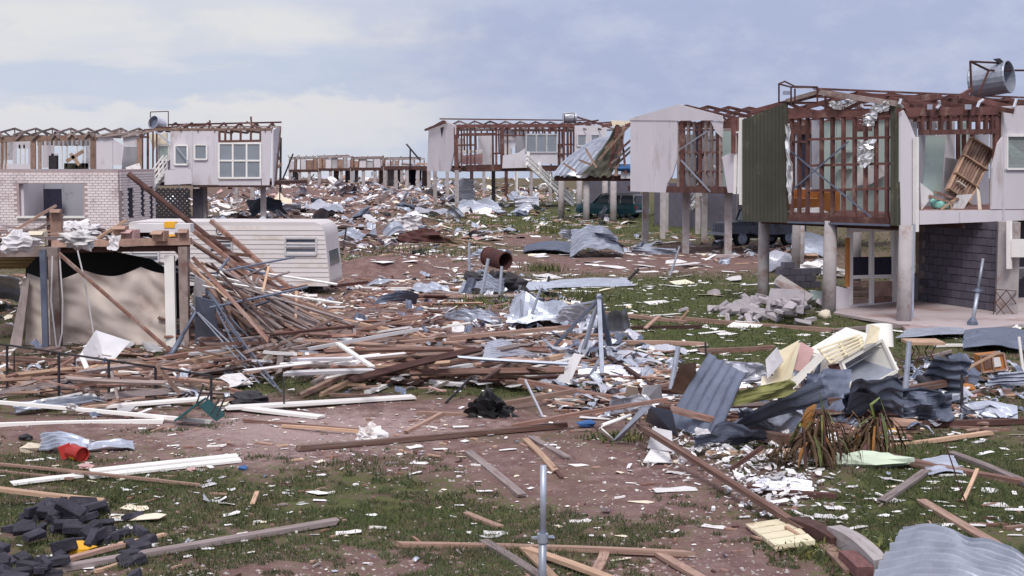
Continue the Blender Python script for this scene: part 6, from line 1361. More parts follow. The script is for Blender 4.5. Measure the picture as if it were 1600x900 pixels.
b = MB(); b.tube([p0_.lerp(p1_, .52), p0_.lerp(p1_, .57)], .07, 10); b.beam(p0_.lerp(p1_, .55) - V((.12, 0, 0)), p0_.lerp(p1_, .55) + V((.12, 0, 0)), .03, .03); mk('clamp', b, 'galv_dull', PQ)
b = MB(); b.tube([p0_, p0_.lerp(p1_, .1), p0_.lerp(p1_, .16)], [.11, .12, .06], 10); mk('base_casting', b, 'galv_dull', PQ)
TR = thing('wire_trellis', 'small rusty wire trellis leaning on the pillar of the nearest house', 'trellis', G(1575, 496))
FR = Face(G(1575, 497), V((1, .15, 0)))
for x1, y1, x2, y2 in ((1556, 452, 1590, 455), (1556, 452, 1552, 496), (1590, 455, 1588, 494), (1556, 456, 1586, 494), (1588, 458, 1554, 494), (1572, 453, 1588, 475), (1556, 474, 1572, 494), (1573, 453, 1555, 474)): FR.line('wire', TR, 'rust', x1, y1, x2, y2, .016, .016)
# ---------------------------------------------------------------- bent galvanised posts, clothesline, fence
BP = thing('bent_tripod', 'bent galvanised steel frame standing as a tripod right of the timber heap', 'steel frame', G(930, 600))
ap = PY(936, 466, 26.2)
for x, y, Y, w_ in ((856, 552, 26.5, .14), (912, 545, 26.4, .09), (953, 540, 26.6, .1), (942, 610, 23.8, .075)): bpart('channel', BP, 'galv_dull' if w_ > .09 else 'galv', ap + (PY(x, y, Y) - ap) * -.04, PY(x, y, Y), w_, .05)
bpart('channel', BP, 'galv', PY(880, 480, 26.5), PY(934, 470, 26.3), .16, .03)
RC = thing('rotary_clothesline', 'collapsed grey rotary clothesline with its arms folded over the heap', 'clothesline', G(265, 562))
ax_ = PY(325, 455, 28.2); ft = G(262, 562)
b = MB(); b.tube([ft, ft.lerp(ax_, .35)], [.06, .05], 10); b.tube([ft.lerp(ax_, .33), ax_], .032, 8); mk('pole', b, 'galv_dull', RC, smooth=True)
for x, y in ((440, 612), (428, 602), (410, 582), (420, 560), (395, 590)):
    b = MB(); e = G(x, y, .08); b.tube([ax_, ax_.lerp(e, .5) - Z * .05, e], .017, 6); mk('arm', b, 'galv_dull', RC)
ax2 = PY(297, 476, 28.4)
for x, y in ((430, 606), (405, 600), (372, 560)):
    b = MB(); e = G(x, y, .05); b.tube([ax2, e], .014, 6); mk('arm', b, 'galv', RC)
for t in (.3, .5, .7, .9):
    pts = [ax_.lerp(G(x, y, .1), t) + Z * .02 for x, y in ((440, 612), (428, 602), (410, 582), (395, 590), (372, 560))]; b = MB(); b.tube(pts, .005, 4); mk('wire', b, 'galv', RC)
FE = thing('pipe_fence', 'wrecked thin dark pipe fence running across the left of the timber heap', 'fence', G(170, 633))
tops = [(-20, 535), (11, 539), (92, 551), (170, 563), (243, 574), (330, 587)]
bots = [(-20, 612), (11, 614), (92, 632), (170, 634), (243, 624), (330, 640)]
tp_ = []
for (x1, y1), (x2, y2) in zip(tops, bots):
    g = G(x2, y2); t = PY(x1, y1, g.y); tp_.append(t); b = MB(); b.tube([g - Z * .1, t], .022, 7); mk('fence_post', b, 'iron_dark', FE)
for a, b_ in zip(tp_[:-1], tp_[1:]): b = MB(); b.tube([a, b_], .018, 6); mk('rail', b, 'iron_dark', FE)
for a, b_ in zip(tp_[:-1], tp_[1:]): b = MB(); b.tube([a - Z * .62, a.lerp(b_, .5) - Z * .72, b_ - Z * .6], .012, 5); mk('wire', b, 'rust', FE)
for x, y1, y2 in ((22, 548, 600), (188, 590, 628), (117, 556, 590)): b = MB(); b.tube([G(x, y2), PY(x, y1, P(x, y2).y)], .014, 5); mk('picket', b, 'iron_dark', FE)
# ---------------------------------------------------------------- upturned chair, red tin, drum, sacks
CH = thing('upturned_chair', 'upturned chair with teal seat and thin black legs beside the white weatherboards', 'chair', G(305, 655))
a, b_, c_, e = G(272, 658, .05), G(308, 633, .36), G(338, 657, .05), G(312, 637, .34)
for p, q, m in ((a, b_, 'teal'), (e, c_, 'teal')):
    bb_ = MB(); s_ = V((.05, .38, .02)); bb_.prism([p, q, q + s_, p + s_], V((0, 0, .035))); mk('seat' if m and p is a else 'backrest', bb_, m, CH)
for x1, y1, x2, y2 in ((305, 634, 318, 600), (318, 634, 332, 604), (330, 648, 343, 622), (338, 652, 352, 620)):
    q = G(x1, y1, .25); bb_ = MB(); bb_.tube([q, PY(x2, y2, q.y + .1)], .013, 6); mk('leg', bb_, 'iron_dark', CH)
TN = thing('red_tin', 'dented red tin drum with yellow print beside the corrugated sheet in the left foreground', 'tin', G(118, 717))
tc_ = G(120, 708, .10); axx = V((.75, -.62, -.1)).normalized(); e1 = axx.cross(Z).normalized(); e2 = e1.cross(axx)
rings = []
for k, (s_, rr) in enumerate(((-.13, .098), (-.12, .106), (-.05, .1), (0, .094), (.05, .1), (.12, .106), (.13, .098), (.11, .092))):
    rings.append([tc_ + axx * s_ + (e1 * math.cos(.3926 * j) + e2 * math.sin(.3926 * j)) * rr * (1 - .14 * max(0, math.sin(.3926 * j + k * .4)) ** 3) for j in range(17)])
b = MB(); b.grid(rings); b.add(rings[0][:16], [tuple(range(16))]); mk('tin_body', b, 'red_tin', TN, smooth=True)
b = MB(); b.add([q - axx * .02 for q in rings[-1][:16]], [tuple(range(16))]); mk('tin_end', b, 'red_tin', TN)
b = MB(); 
for k0 in (2, 3): b.grid([[q + (q - tc_ - axx * s_).normalized() * .004 for q in rings[i][11:16]] for i, s_ in ((k0, 0), (k0 + 1, 0))])
mk('yellow_print', b, 'yellow', TN)
b = MB(); b.prism([tc_ + V((-.26, .05, .06)), tc_ + V((-.1, .02, .12)), tc_ + V((-.08, 0, -.05)), tc_ + V((-.2, .02, -.1))], V((0, .02, .01))); mk('torn_lid', b, 'red_tin', TN)
DR = thing('rusty_drum', 'rusty brown oil drum lying tipped above the galvanised pipes at centre', 'drum', G(778, 440))
dc = PY(776, 404, 45); axx = V((.62, -.76, -.12)).normalized(); e1 = axx.cross(Z).normalized(); e2 = e1.cross(axx); rings = []
for s_, rr in ((-.42, .28), (-.41, .3), (-.15, .29), (-.14, .305), (-.12, .29), (.14, .29), (.15, .305), (.17, .29), (.44, .3), (.45, .28), (.45, .26), (-.3, .26)): rings.append([dc + axx * s_ + (e1 * math.cos(.31416 * j) + e2 * math.sin(.31416 * j)) * rr for j in range(21)])
b = MB(); b.grid(rings); b.add(rings[0][:20], [tuple(range(20))]); b.add(rings[-1][:20], [tuple(range(20))]); mk('drum_shell', b, 'rust', DR, smooth=False)
b = MB(); b.tube([dc - axx * .46 , dc - axx * .43], .31, 20); mk('rim', b, 'rust', DR)
mk('tarp_heap', lumpy(G(768, 446, .25), .7, .4, .42, 8, .5, (14, 22)), 'iron_dark', None, 'dark crumpled sheet heap under the rusty drum', 'tarp')
mk('plastic_heap', lumpy(G(768, 648, .06), .31, .22, .23, 12, .55, (16, 26)), 'black_plastic', None, 'black plastic heap on the soil in the middle foreground', 'plastic heap')
mk('dark_lump', lumpy(G(388, 622, .05), .32, .25, .13, 13, .25), 'iron_dark', None, 'black low lump on the grass behind the long notched weatherboard', 'lump')
mk('plaster_lump', lumpy(G(578, 683, .06), .16, .12, .15, 14, .55, (14, 20)), 'board_white', None, 'upright white plaster lump at the end of the very long dark beam', 'plaster')
mk('clay_pot', lumpy(G(1288, 494, .09), .15, .15, .13, 15, .2, (8, 14)), 'board_cream', None, 'round cracked pale pot at the foot of the nearest house post', 'pot', smooth=True)
mk('white_quilt', crumple([(603, 356), (612, 338), (660, 336), (655, 362)], Face(P(630, 362), V((1, .1, 0))), .2, (8, 10), .14, 5), 'cloth_white', None, 'white mattress cover standing on the far grass right of the soil mound', 'mattress')
mk('rusty_hulk', lumpy(G(655, 372, .2), 1.1, .6, .45, 16, .4), 'rust', None, 'low rusty brown hulk in front of the white mattress cover', 'hulk')
mk('wrap_roll', lumpy(G(1340, 726, .05), .75, .2, .1, 17, .3, (6, 18)), 'wrap_pale_green', None, 'pale green wrinkled plastic roll between the banana stumps', 'plastic roll')
for i, (x, y, rr, m, lb) in enumerate(((1390, 676, .09, 'yellow', 'bright yellow scrap on the ground left of the brown slotted box'), (125, 853, .12, 'yellow', 'orange yellow scrap among the black bricks'), (900, 577, .14, 'red_tin', 'dark red scrap beside the bent galvanised frame'), (917, 664, .1, 'blue_cloth', 'blue scrap on the soil left of the bent white pipe'), (210, 858, .05, 'blue_cloth', 'tiny blue scrap by the dark brown plank'), (1510, 605, .12, 'orange_wood', 'orange scrap beside the dark stake at right'), (1415, 648, .18, 'rust', 'rust brown lump at the foot of the galvanised post at right'), (890, 575, .2, 'pink', 'pink scrap under the bent galvanised frame'), (300, 737, .05, 'pink', 'tiny pink carton on the left foreground grass'), (134, 728, .07, 'pink', 'small pink packet under the corrugated sheet by the red tin'), (380, 738, .05, 'blue_cloth', 'tiny blue scrap on the grass right of the weatherboards'), (50, 695, .12, 'board_cream', 'cream carton left of the red tin'), (40, 682, .08, 'iron_dark', 'dark scrap on pale soil at the left edge'))):
    mk('scrap', lumpy(G(x, y, rr * .4), rr * 1.3, rr, rr * .6, i + 40, .35, (5, 8)), m, None, lb, 'scrap')
# bent white pipe and film near the tilted sheet
b = MB(); b.tube([G(985, 652, .35), G(942, 668, .3), G(938, 674, .25), G(958, 692, .05)], .025, 7); mk('bent_pipe', b, 'paint_white', None, 'bent white pipe sticking out left of the tilted blue sheet', 'pipe', smooth=True)
for i, (lb, m, pts) in enumerate((('long grey green plank sheet sloping left of the tilted blue sheet', 'galv', [(955, 695, .02), (968, 690, .05), (1016, 634, .65), (1004, 634, .62)]), ('grey blue film sheet draped at the foot of the tilted blue sheet', 'galv_dull', [(1010, 660, .1), (1060, 682, .05), (1050, 640, .5), (1015, 634, .6)]),
   ('white sheet scrap at the corner of the long red brown beam', 'board_white', [(1005, 720, .03), (1050, 722, .03), (1040, 690, .1), (1018, 700, .08)]), ('grey white panel behind the red brown beam top', 'board_grey', [(1012, 700, .08), (1052, 704, .1), (1050, 672, .3), (1020, 668, .3)]), ('white panel leaning behind the bent steel frame foot', 'board_white', [(868, 592, .1), (890, 596, .1), (910, 552, .55), (898, 548, .6)]), ('cream tub end lying right of the bent steel frame', 'board_cream', [(975, 625, .1), (1000, 630, .1), (996, 603, .45), (980, 600, .45)]), ('blue white panel right of the cream tub end', 'galv_bright', [(1000, 632, .1), (1038, 640, .1), (1032, 600, .5), (1005, 602, .4)]))):
    quad('panel', lb, 'panel', m, [G(x, y, z) for x, y, z in pts], .012)
# ---------------------------------------------------------------- cream slatted shutter, concrete beams
ST = thing('cream_shutter', 'cream slatted shutter lying at the edge of the soil path', 'shutter', G(1215, 845))
c4 = [G(1164, 820, .03), G(1228, 814, .06), G(1272, 856, .05), G(1212, 864, .03)]
for k in range(4):
    t0, t1 = k / 4 + .02, (k + 1) / 4 - .03; b = MB(); ex = .06 if k == 3 else 0
    b.prism([c4[0].lerp(c4[3], t0), c4[1].lerp(c4[2], t0), c4[1].lerp(c4[2], t1 + ex), c4[0].lerp(c4[3], t1)], V((0, 0, .02 + .008 * k))); mk('slat', b, 'enamel_cream', ST)
b = MB(); b.prism([p - Z * .012 for p in c4], V((0, 0, .008))); mk('backing', b, 'wood_brown', ST)
for lb, m, x1, y1, x2, y2, w_, h_ in (('grey concrete beam lying behind the curved bright sheet', 'concrete', 1302, 842, 1375, 888, .16, .18), ('reddish concrete beam end below the cream shutter', 'soil_red', 1322, 872, 1352, 895, .16, .12)):
    plank(lb, m, G(x1, y1, .08), G(x2, y2, .08), w_, h_, 'concrete_beam', 'beam')
# ---------------------------------------------------------------- black bricks
import bmesh
def bevel(me, w_):
    q = bmesh.new(); q.from_mesh(me); bmesh.ops.bevel(q, geom=q.edges[:], offset=w_, segments=1, affect='EDGES'); q.to_mesh(me); q.free(); return me
br = random.Random(9); bvar = []
for k in range(6):
    b = MB(); L2, W2, H2 = .115, .055, .038; c8 = []
    b.box(-L2, L2, -W2, W2, -H2, H2); b.v = [tuple(v_ + br.uniform(-.007, .007) for v_ in p) for p in b.v]
    b.box(-.07, -.02, -.03, .03, H2 - .002, H2 + .001) if False else None
    bvar.append(bevel(mesh_of('brick', b, 'brick_black'), .008))
bl_ = []
for i in range(74):
    for _ in range(30):
        px, py = br.uniform(-20, 235), br.uniform(782, 905)
        if px < 250 - abs(py - 850) * 1.2 + br.gauss(0, 10) and not (px > 100 and py > 845 and px < 190) and py > 785 + max(0, 60 - px * .9): break
    lvl = br.random() < (.55 if px < 160 else .1)
    g = G(px, py, .04 + (.075 if lvl else 0)); o = link('brick', bvar[i % 6], None, g); s_ = br.uniform(.85, 1.15); o.scale = (s_, s_, s_)
    o.rotation_euler = (br.gauss(0, .25) + (1.57 if br.random() < .15 else 0), br.gauss(0, .22), br.uniform(0, 3.14)); tag(o, None, 'brick', 'black bricks in the bottom left corner'); bl_.append((o, px, py, lvl))
for i, (x, y, z) in enumerate(((110, 795, .2), (130, 790, .12), (95, 805, .1))):
    o = link('brick', bvar[i], None, G(x, y, z)); o.scale = (1.35, 1.2, 1.3); o.rotation_euler = (.5, .5 - .3 * i, .6 * i); tag(o, None, 'brick', 'black bricks in the bottom left corner'); bl_.append((o, x, y, True))
# ---------------------------------------------------------------- grey block rubble by the nearest house
rr_ = random.Random(14); rub = []
rv = []
for k in range(8):
    b = MB(); b.box(-.2, .2, -.1, .1, -.1, .1)
    b.v = [tuple(v_ * rr_.uniform(.55, 1.1) for v_ in p) for p in b.v]; rv.append(bevel(mesh_of('block', b, 'rubble'), .018))
for i in range(78):
    u, v = rr_.gauss(0, .5), rr_.gauss(0, .45); px, py = 1200 + u * 95, 480 + v * 22
    if px > 1290: continue
    h = .5 * math.exp(-((px - 1235) / 45) ** 2 - ((py - 470) / 22) ** 2) * rr_.uniform(.3, 1)
    o = link('concrete_block', rv[i % 8], None, G(px, py, .07 + h)); s_ = rr_.uniform(.7, 1.2); o.scale = (s_ * rr_.uniform(.7, 1.3), s_, s_ * rr_.uniform(.5, 1)); o.rotation_euler = (rr_.gauss(0, .4), rr_.gauss(0, .4), rr_.uniform(0, 3.1)); tag(o, None, 'block', 'broken grey blocks by the nearest house'); rub.append((o, px, py))
for lb, m, pts, th in (('broad grey slab leaning on the heap of broken blocks', 'rubble', [(1196, 486, .2), (1255, 488, .2), (1258, 455, .7), (1205, 450, .75)], .1), ('pale concrete lintel sloping over the broken blocks', 'concrete', [(1258, 478, .3), (1268, 470, .35), (1216, 436, .85), (1208, 442, .8)], .12), ('pale green board corner behind the broken blocks', 'mint', [(1262, 470, .2), (1288, 470, .2), (1288, 456, .4), (1266, 456, .4)], .03), ('small pale slab at the front of the broken blocks', 'rubble', [(1130, 492, .05), (1165, 490, .05), (1172, 470, .3), (1146, 474, .3)], .08)):
    quad('slab', lb, 'slab', m, [G(x, y, z) for x, y, z in pts], th)
# remaining courses of a block wall under the house
WR = thing('block_wall_stub', 'dark stub of a block wall behind the broken blocks under the nearest house', 'wall', G(1250, 452))
w0, w1 = G(1214, 452), G(1287, 448); wd_ = (w1 - w0); wl_ = wd_.length; wd_.normalize(); wn = V((wd_.y, -wd_.x, 0))
for r in range(4):
    for i in range(5):
        a0 = i * .4 - (.2 if r % 2 else 0) ; a1 = a0 + .385
        if a1 > wl_ - (.3 * r if r > 2 else 0) or a0 < (-.01): continue
        b = MB(); b.pbox(w0 + wd_ * (a0 + a1) / 2 + Z * (.1 + r * .2), wd_ * .19, wn * .09, Z * .093); mk('block', b, 'block_grey', WR)
# under the nearest house: boxes and pale rubbish
for a in (('wooden_crate', 'brown wooden crate behind the broken blocks under the nearest house', 'crate', 'wood_brown', 1243, 414, .1, .5, .4, .42, .3), ('wooden_crate', 'long tan crate beside the brown one under the nearest house', 'crate', 'wood_pale', 1262, 405, .3, .6, .3, .2, .1)): obox(*a, flaps=True)
for i, (x, y, rr) in enumerate(((1268, 420, .35), (1285, 415, .25), (1255, 428, .25), (1300, 425, .3))): mk('rubbish_bundle', lumpy(G(x, y, .2), rr * 1.4, rr, rr * .6, 80 + i, .35), 'board_white', None, ('largest white rubbish bundle behind the crates', 'small white rubbish bundle right of the crates', 'low white rubbish bundle in front of the crates', 'white rubbish bundle behind the house post')[i], 'bundle')
# ---------------------------------------------------------------- dead banana plants
def ribbon(pts, widths, m, root, name, fold=.25):
    pts = [V(p) for p in pts]; rows = []
    for i, p in enumerate(pts):
        d = (pts[min(i + 1, len(pts) - 1)] - pts[max(i - 1, 0)]).normalized(); s_ = d.cross(Z)
        s_ = s_.normalized() if s_.length > .05 else V((1, 0, 0)); n_ = s_.cross(d)
        rows.append([p - s_ * widths[i] + n_ * widths[i] * fold, p, p + s_ * widths[i] + n_ * widths[i] * fold])
    b = MB().grid(rows); return mk(name, b, m, root)
def banana(label, px, py, stalks, nd, seed):
    r = random.Random(seed); g = G(px, py); root = thing('banana_plant', label, 'banana plant', g)
    for hx, hy, hz, rad in stalks:
        b = MB(); pts = [g + V((hx * t ** 1.5, hy * t, hz * t)) for t in (0, .2, .45, .7, 1)]
        b.tube(pts, [rad * 1.4, rad * 1.1, rad, rad * .8, rad * .55], 9); mk('trunk', b, 'leaf_dry', root)
        top = pts[-1]
        for k in range(nd):
            a = r.uniform(0, 6.28); l = r.uniform(.25, .6); d = V((math.cos(a), math.sin(a) * .6, 0)); s0 = pts[r.choice((2, 3, 4))]
            up_ = r.uniform(.02, .16); z0 = s0.z - g.z
            q = [s0, s0 + d * l * .3 + Z * up_, s0 + d * l * .7 + Z * (up_ * .4 - z0 * .25), s0 + d * l * .9 - Z * z0 * .65, s0 + d * l * .95 - Z * z0 * .97]
            ribbon(q, [.008, .012, .016 * r.uniform(.4, 1.8), .014 * r.uniform(.4, 1.8), .003], r.choice(['leaf_dry'] * 8 + ['weed', 'leaf_rust', 'wood_dark']), root, 'leaf')
    return root, g
r1, g1 = banana('larger dead banana stump with drooping brown leaves and a rust leaf', 1285, 738, ((-.02, .05, .55, .08), (-.25, 0, .38, .05)), 44, 3)
q = PY(1263, 676, g1.y + .2); ribbon([q - Z * .1, PY(1262, 660, g1.y + .2), PY(1268, 640, g1.y + .25), PY(1275, 632, g1.y + .3)], [.06, .09, .07, .02], 'leaf_rust', r1, 'rust_leaf')
ribbon([g1 + V((0, .05, .5)), g1 + V((-.02, .05, .75)), g1 + V((-.06, .05, .95))], [.04, .05, .01], 'leaf_green', r1, 'green_leaf')
b = MB(); b.tube([G(1236, 690, .1), G(1250, 668, .42)], .03, 7); mk('cut_stalk', b, 'leaf_green', r1)
for k in range(30):
    r = random.Random(k); p = G(1212 + r.uniform(-12, 22), 738 + r.uniform(-10, 6)); ribbon([p, p + V((r.uniform(-.1, .15), 0, r.uniform(.1, .28))), p + V((r.uniform(-.2, .3), -.05, r.uniform(.02, .15)))], [.012, .018, .004], 'leaf_dry', r1, 'leaf')
r3, g3 = banana('smaller dead banana stump leaning right with one green leaf tip', 1362, 718, ((-.1, .1, .45, .06), (.08, .05, .5, .05), (-.3, .05, .12, .07)), 30, 8)
ribbon([g3 + V((.05, .05, .45)), g3 + V((.0, .08, .7)), g3 + V((.1, .08, .78)), g3 + V((.16, .05, .62))], [.03, .03, .06, .02], 'leaf_green', r3, 'green_leaf')
ribbon([g3 + V((-.3, .05, .1)), g3 + V((-.2, .05, .4)), g3 + V((.02, .05, .55))], [.03, .03, .02], 'leaf_green', r3, 'green_leaf')
# ---------------------------------------------------------------- landmarks used to tell fragments apart
LM = [(848, 800, 'upright pipe'), (118, 704, 'red tin'), (110, 840, 'black bricks'), (260, 728, 'paired white weatherboards'), (500, 628, 'notched white weatherboard'), (1215, 838, 'cream shutter'), (1285, 710, 'larger banana stump'), (1362, 700, 'smaller banana stump'), (1480, 860, 'curved bright roof sheet'), (1500, 735, 'knotted red beam'), (1355, 575, 'white refrigerator'), (1105, 620, 'tilted blue sheet'), (935, 540, 'bent steel frame'), (790, 560, 'small corrugated sheet'), (768, 640, 'black plastic heap'), (676, 688, 'very long dark beam'), (775, 404, 'rusty drum'), (440, 410, 'caravan'), (590, 425, 'red soil mound'), (930, 380, 'folded sheets on the lawn'), (950, 325, 'teal station wagon'), (1070, 385, 'white gable house posts'), (1210, 475, 'broken grey blocks'), (1415, 515, 'concrete slab'), (1555, 540, 'blue sheet stack'), (1100, 820, 'soil path'), (640, 790, 'middle grass patch'), (420, 870, 'dark brown plank'), (170, 600, 'wrecked pipe fence'), (300, 520, 'folded clothesline'), (540, 530, 'timber heap'), (1040, 770, 'long red brown beam'), (720, 310, 'central house posts'), (600, 290, 'far row of houses'), (460, 310, 'left house posts'), (1415, 668, 'brown slotted box'), (1520, 620, 'dark stake at right'), (900, 445, 'long flat corrugated sheet'), (1180, 545, 'red beam on the lawn'), (630, 348, 'white mattress cover'), (640, 470, 'curled blue sheet')]
ORD = 'first second third fourth fifth sixth seventh eighth ninth tenth eleventh twelfth thirteenth fourteenth fifteenth sixteenth seventeenth eighteenth nineteenth twentieth'.split() + ['twenty ' + x for x in 'first second third fourth fifth sixth seventh eighth ninth'.split()] + ['thirtieth'] + ['thirty ' + x for x in 'first second third fourth fifth sixth seventh eighth ninth'.split()]
PEND = []
def later(o, noun, px, py): PEND.append((o, noun, px, py))
def side_of(px, py, lx, ly):
    dx_, dy_ = px - lx, (py - ly) * 2
    if abs(dx_) > abs(dy_): return 'left of' if dx_ < 0 else 'right of'
    return 'beyond' if dy_ < 0 else 'in front of'
def flush_labels():
    g = {}
    for o, noun, px, py in PEND:
        lx, ly, nm = min(LM, key=lambda l: (l[0] - px) ** 2 + 4 * (l[1] - py) ** 2); sd_ = side_of(px, py, lx, ly)
        g.setdefault((noun, sd_, nm), []).append(((lx - px) ** 2 + 4 * (ly - py) ** 2, o))
    for (noun, sd_, nm), l in g.items():
        l.sort(key=lambda t: t[0])
        for i, (_, o) in enumerate(l):
            base_ = f'{noun} {sd_} the {nm}'
            if len(l) == 1: o['label'] = base_
            elif i == 0: o['label'] = f'{noun} nearest and {sd_} the {nm}'
            else: o['label'] = f'{ORD[min(i, len(ORD) - 1)]} nearest {noun} {sd_} the {nm}'
COLN = {'wood_red': 'red brown', 'wood_brown': 'brown', 'wood_pale': 'pale tan', 'wood_grey': 'grey', 'wood_dark': 'dark', 'board_white': 'white', 'paint_white': 'bright white', 'board_cream': 'cream', 'board_grey': 'pale grey', 'galv': 'blue grey', 'galv_dull': 'dull blue', 'galv_bright': 'silver', 'foil': 'shiny foil', 'galv_rust': 'rusty', 'pink': 'pinkish', 'cloth_white': 'soft white', 'iron_dark': 'black'}
XT = []
_all = [o for o in COL.objects if o.name.startswith('timber_plank')]
_grp = [o for o in _all if o.get('group')]
_grp.sort(key=lambda o: -(o.matrix_world.to_scale()[0] * (o.matrix_world.to_scale()[1] + .1)) / o.matrix_world.translation.y ** 2)
for i, o in enumerate(_grp):
    px, py = to_px(o.matrix_world.translation); mname = o.data.materials[0].name
    if i >= 292 - (len(_all) - len(_grp)):
        XT.append(([o.matrix_world @ v_.co for v_ in o.data.vertices], [tuple(f.vertices) for f in o.data.polygons], mname)); bpy.data.objects.remove(o); continue
    L_ = o.matrix_world.to_scale()[0]
    later(o, ('long ' if L_ > 2.6 else 'mid length ' if L_ > 1.5 else 'short ') + COLN.get(mname, 'weathered grey') + ' timber', px, py)
for o, px, py, lvl in bl_: later(o, 'black brick ' + ('atop others' if lvl else 'low on the grass'), px, py)
for o, px, py in rub: later(o, 'broken grey block', px, py)
# ---------------------------------------------------------------- shared fragment meshes
fr2 = random.Random(5); FLK = []; SCR = []; LMP = []
for k in range(16):
    n = fr2.randint(5, 9); pts = []
    for j in range(n):
        a = 2 * math.pi * (j + fr2.uniform(-.3, .3)) / n; rr = fr2.uniform(.55, 1.0); pts.append(V((math.cos(a) * rr * .5, math.sin(a) * rr * .5, fr2.gauss(0, .05))))
    if k % 3 == 0:   # broken straight-edged strips
        pts = [V((-.5, -.5 + fr2.uniform(-.1, .1), 0)), V((.45, -.5, fr2.uniform(0, .06))), V((.5, .2, 0)), V((.3, .5, fr2.uniform(0, .08))), V((-.1, .35, 0)), V((-.48, .5, 0))]
    b = MB(); n = len(pts); c0 = V((0, 0, fr2.uniform(-.03, .09)))
    b.add([c0] + pts, [(0, 1 + j, 1 + (j + 1) % n) for j in range(n)]); t = V((0, 0, -.035))
    b.add([p for p in pts] + [p + t for p in pts], [(j, n + j, n + (j + 1) % n, (j + 1) % n) for j in range(n)]); b.add([c0 + t] + [p + t for p in pts], [(0, 1 + (j + 1) % n, 1 + j) for j in range(n)])
    FLK.append(b)
for k in range(10):
    rows = []; s1 = fr2.uniform(0, 50); bend = fr2.uniform(-.25, .35)
    for i in range(7):
        rows.append([V((i / 6 - .5, j / 12 - .5, bend * (4 * (i / 6) * (1 - i / 6)) + .03 * math.sin(j * 1.57) + .22 * mnoise.noise(V((i * .35 + s1, j * .22, 2))))) for j in range(13)])
    SCR.append(MB().grid(rows))
for k in range(8): LMP.append(lumpy((0, 0, 0), .5, .4, .3, 200 + k, .6, (6, 9)))
PVW = PV
MC = {}
def vmesh(kind, k, m):
    key = (kind, k, m)
    if key not in MC: MC[key] = mesh_of({'f': 'board_fragment', 't': 'offcut', 's': 'metal_scrap', 'l': 'lump'}[kind], {'f': FLK, 't': PVW, 's': SCR, 'l': LMP}[kind][k], m)
    return MC[key]
ENT = []
def frag(r, px, py, wpx, m, kind, asp=None, tilt=.12, lift=0.0, yaw=None):
    p = G(px, py, 0); sz = wpx * p.y / FPX
    if kind == 'f': lg = r.random() < .45; a = asp or (r.uniform(.14, .45) if lg else r.uniform(.35, .95)); yaw = r.gauss(0, .4) if (lg and yaw is None) else yaw; sc = (sz, sz * a, min(sz, .5) * .55 if sz < .25 else max(.14, sz * .25)); n = 16
    elif kind == 't': sc = (sz, r.uniform(.05, .12), r.uniform(.025, .06)); n = 14
    elif kind == 's': sc = (sz, sz * r.uniform(.4, .9), sz * r.uniform(.5, 1)); n = 10; tilt *= 1.6
    else: sc = (sz, sz * r.uniform(.6, 1), sz * r.uniform(.35, .7)); n = 8
    tl = r.gauss(0, tilt); yw = r.uniform(0, 6.28) if yaw is None else yaw
    if kind == 't': tl *= .4; yw = r.gauss(0, .9); sc = (sz, min(sc[1], max(.025, sz * .12)), min(sc[2], max(.02, sz * .07)))
    p.z += lift + abs(math.sin(tl)) * sz * .4 + .012 + (sc[2] * .2 if kind in 'l' else 0) + (sc[2] * .12 if kind == 's' else 0)
    M = Mx.Translation(p) @ Mx.Rotation(yw, 4, 'Z') @ Mx.Rotation(tl, 4, 'Y') @ Mx.Rotation(r.gauss(0, tilt) * (.3 if kind == 't' else 1), 4, 'X') @ Mx.Diagonal((*sc, 1))
    ENT.append((wpx * (1.0 if kind != 't' else .5), kind, r.randrange(n), m, M, px, py))
PAL = {'w': [('f', 'board_white', 10), ('f', 'board_cream', 2), ('f', 'board_grey', 2), ('f', 'paint_white', 3)],
       'mix': [('f', 'board_white', 9), ('f', 'board_cream', 2), ('f', 'board_grey', 3), ('t', 'wood_brown', 3), ('t', 'wood_red', 3), ('t', 'wood_pale', 1), ('s', 'galv', 1.5), ('l', 'board_white', 1), ('s', 'galv_dull', .7), ('f', 'pink', .8)],
       'far': [('f', 'board_white', 8), ('f', 'board_grey', 3), ('t', 'wood_brown', 3), ('t', 'wood_red', 3), ('s', 'galv', 2.5), ('s', 'galv_bright', 1), ('l', 'board_white', 2), ('l', 'rust', .8), ('f', 'pink', 2), ('l', 'iron_dark', .5), ('f', 'board_cream', 2), ('l', 'galv_dull', 1), ('l', 'wood_brown', 1)],
       'splint': [('t', 'wood_red', 3), ('t', 'wood_brown', 3), ('t', 'wood_grey', 2), ('t', 'paint_white', 2), ('t', 'wood_dark', 1), ('f', 'board_white', 3), ('s', 'galv', 1), ('s', 'galv_dull', 1)],
       'met': [('s', 'galv', 3), ('s', 'galv_dull', 3), ('s', 'galv_bright', 2), ('f', 'board_white', 3), ('t', 'wood_red', 1.5), ('t', 'wood_grey', 1)],
       'rub': [('f', 'board_white', 5), ('f', 'board_grey', 4), ('l', 'board_grey', 3), ('l', 'board_white', 4), ('l', 'rubble', 2), ('s', 'foil', 1.6), ('f', 'board_grey', 2), ('s', 'galv_bright', 1), ('s', 'cloth_white', 1)]}
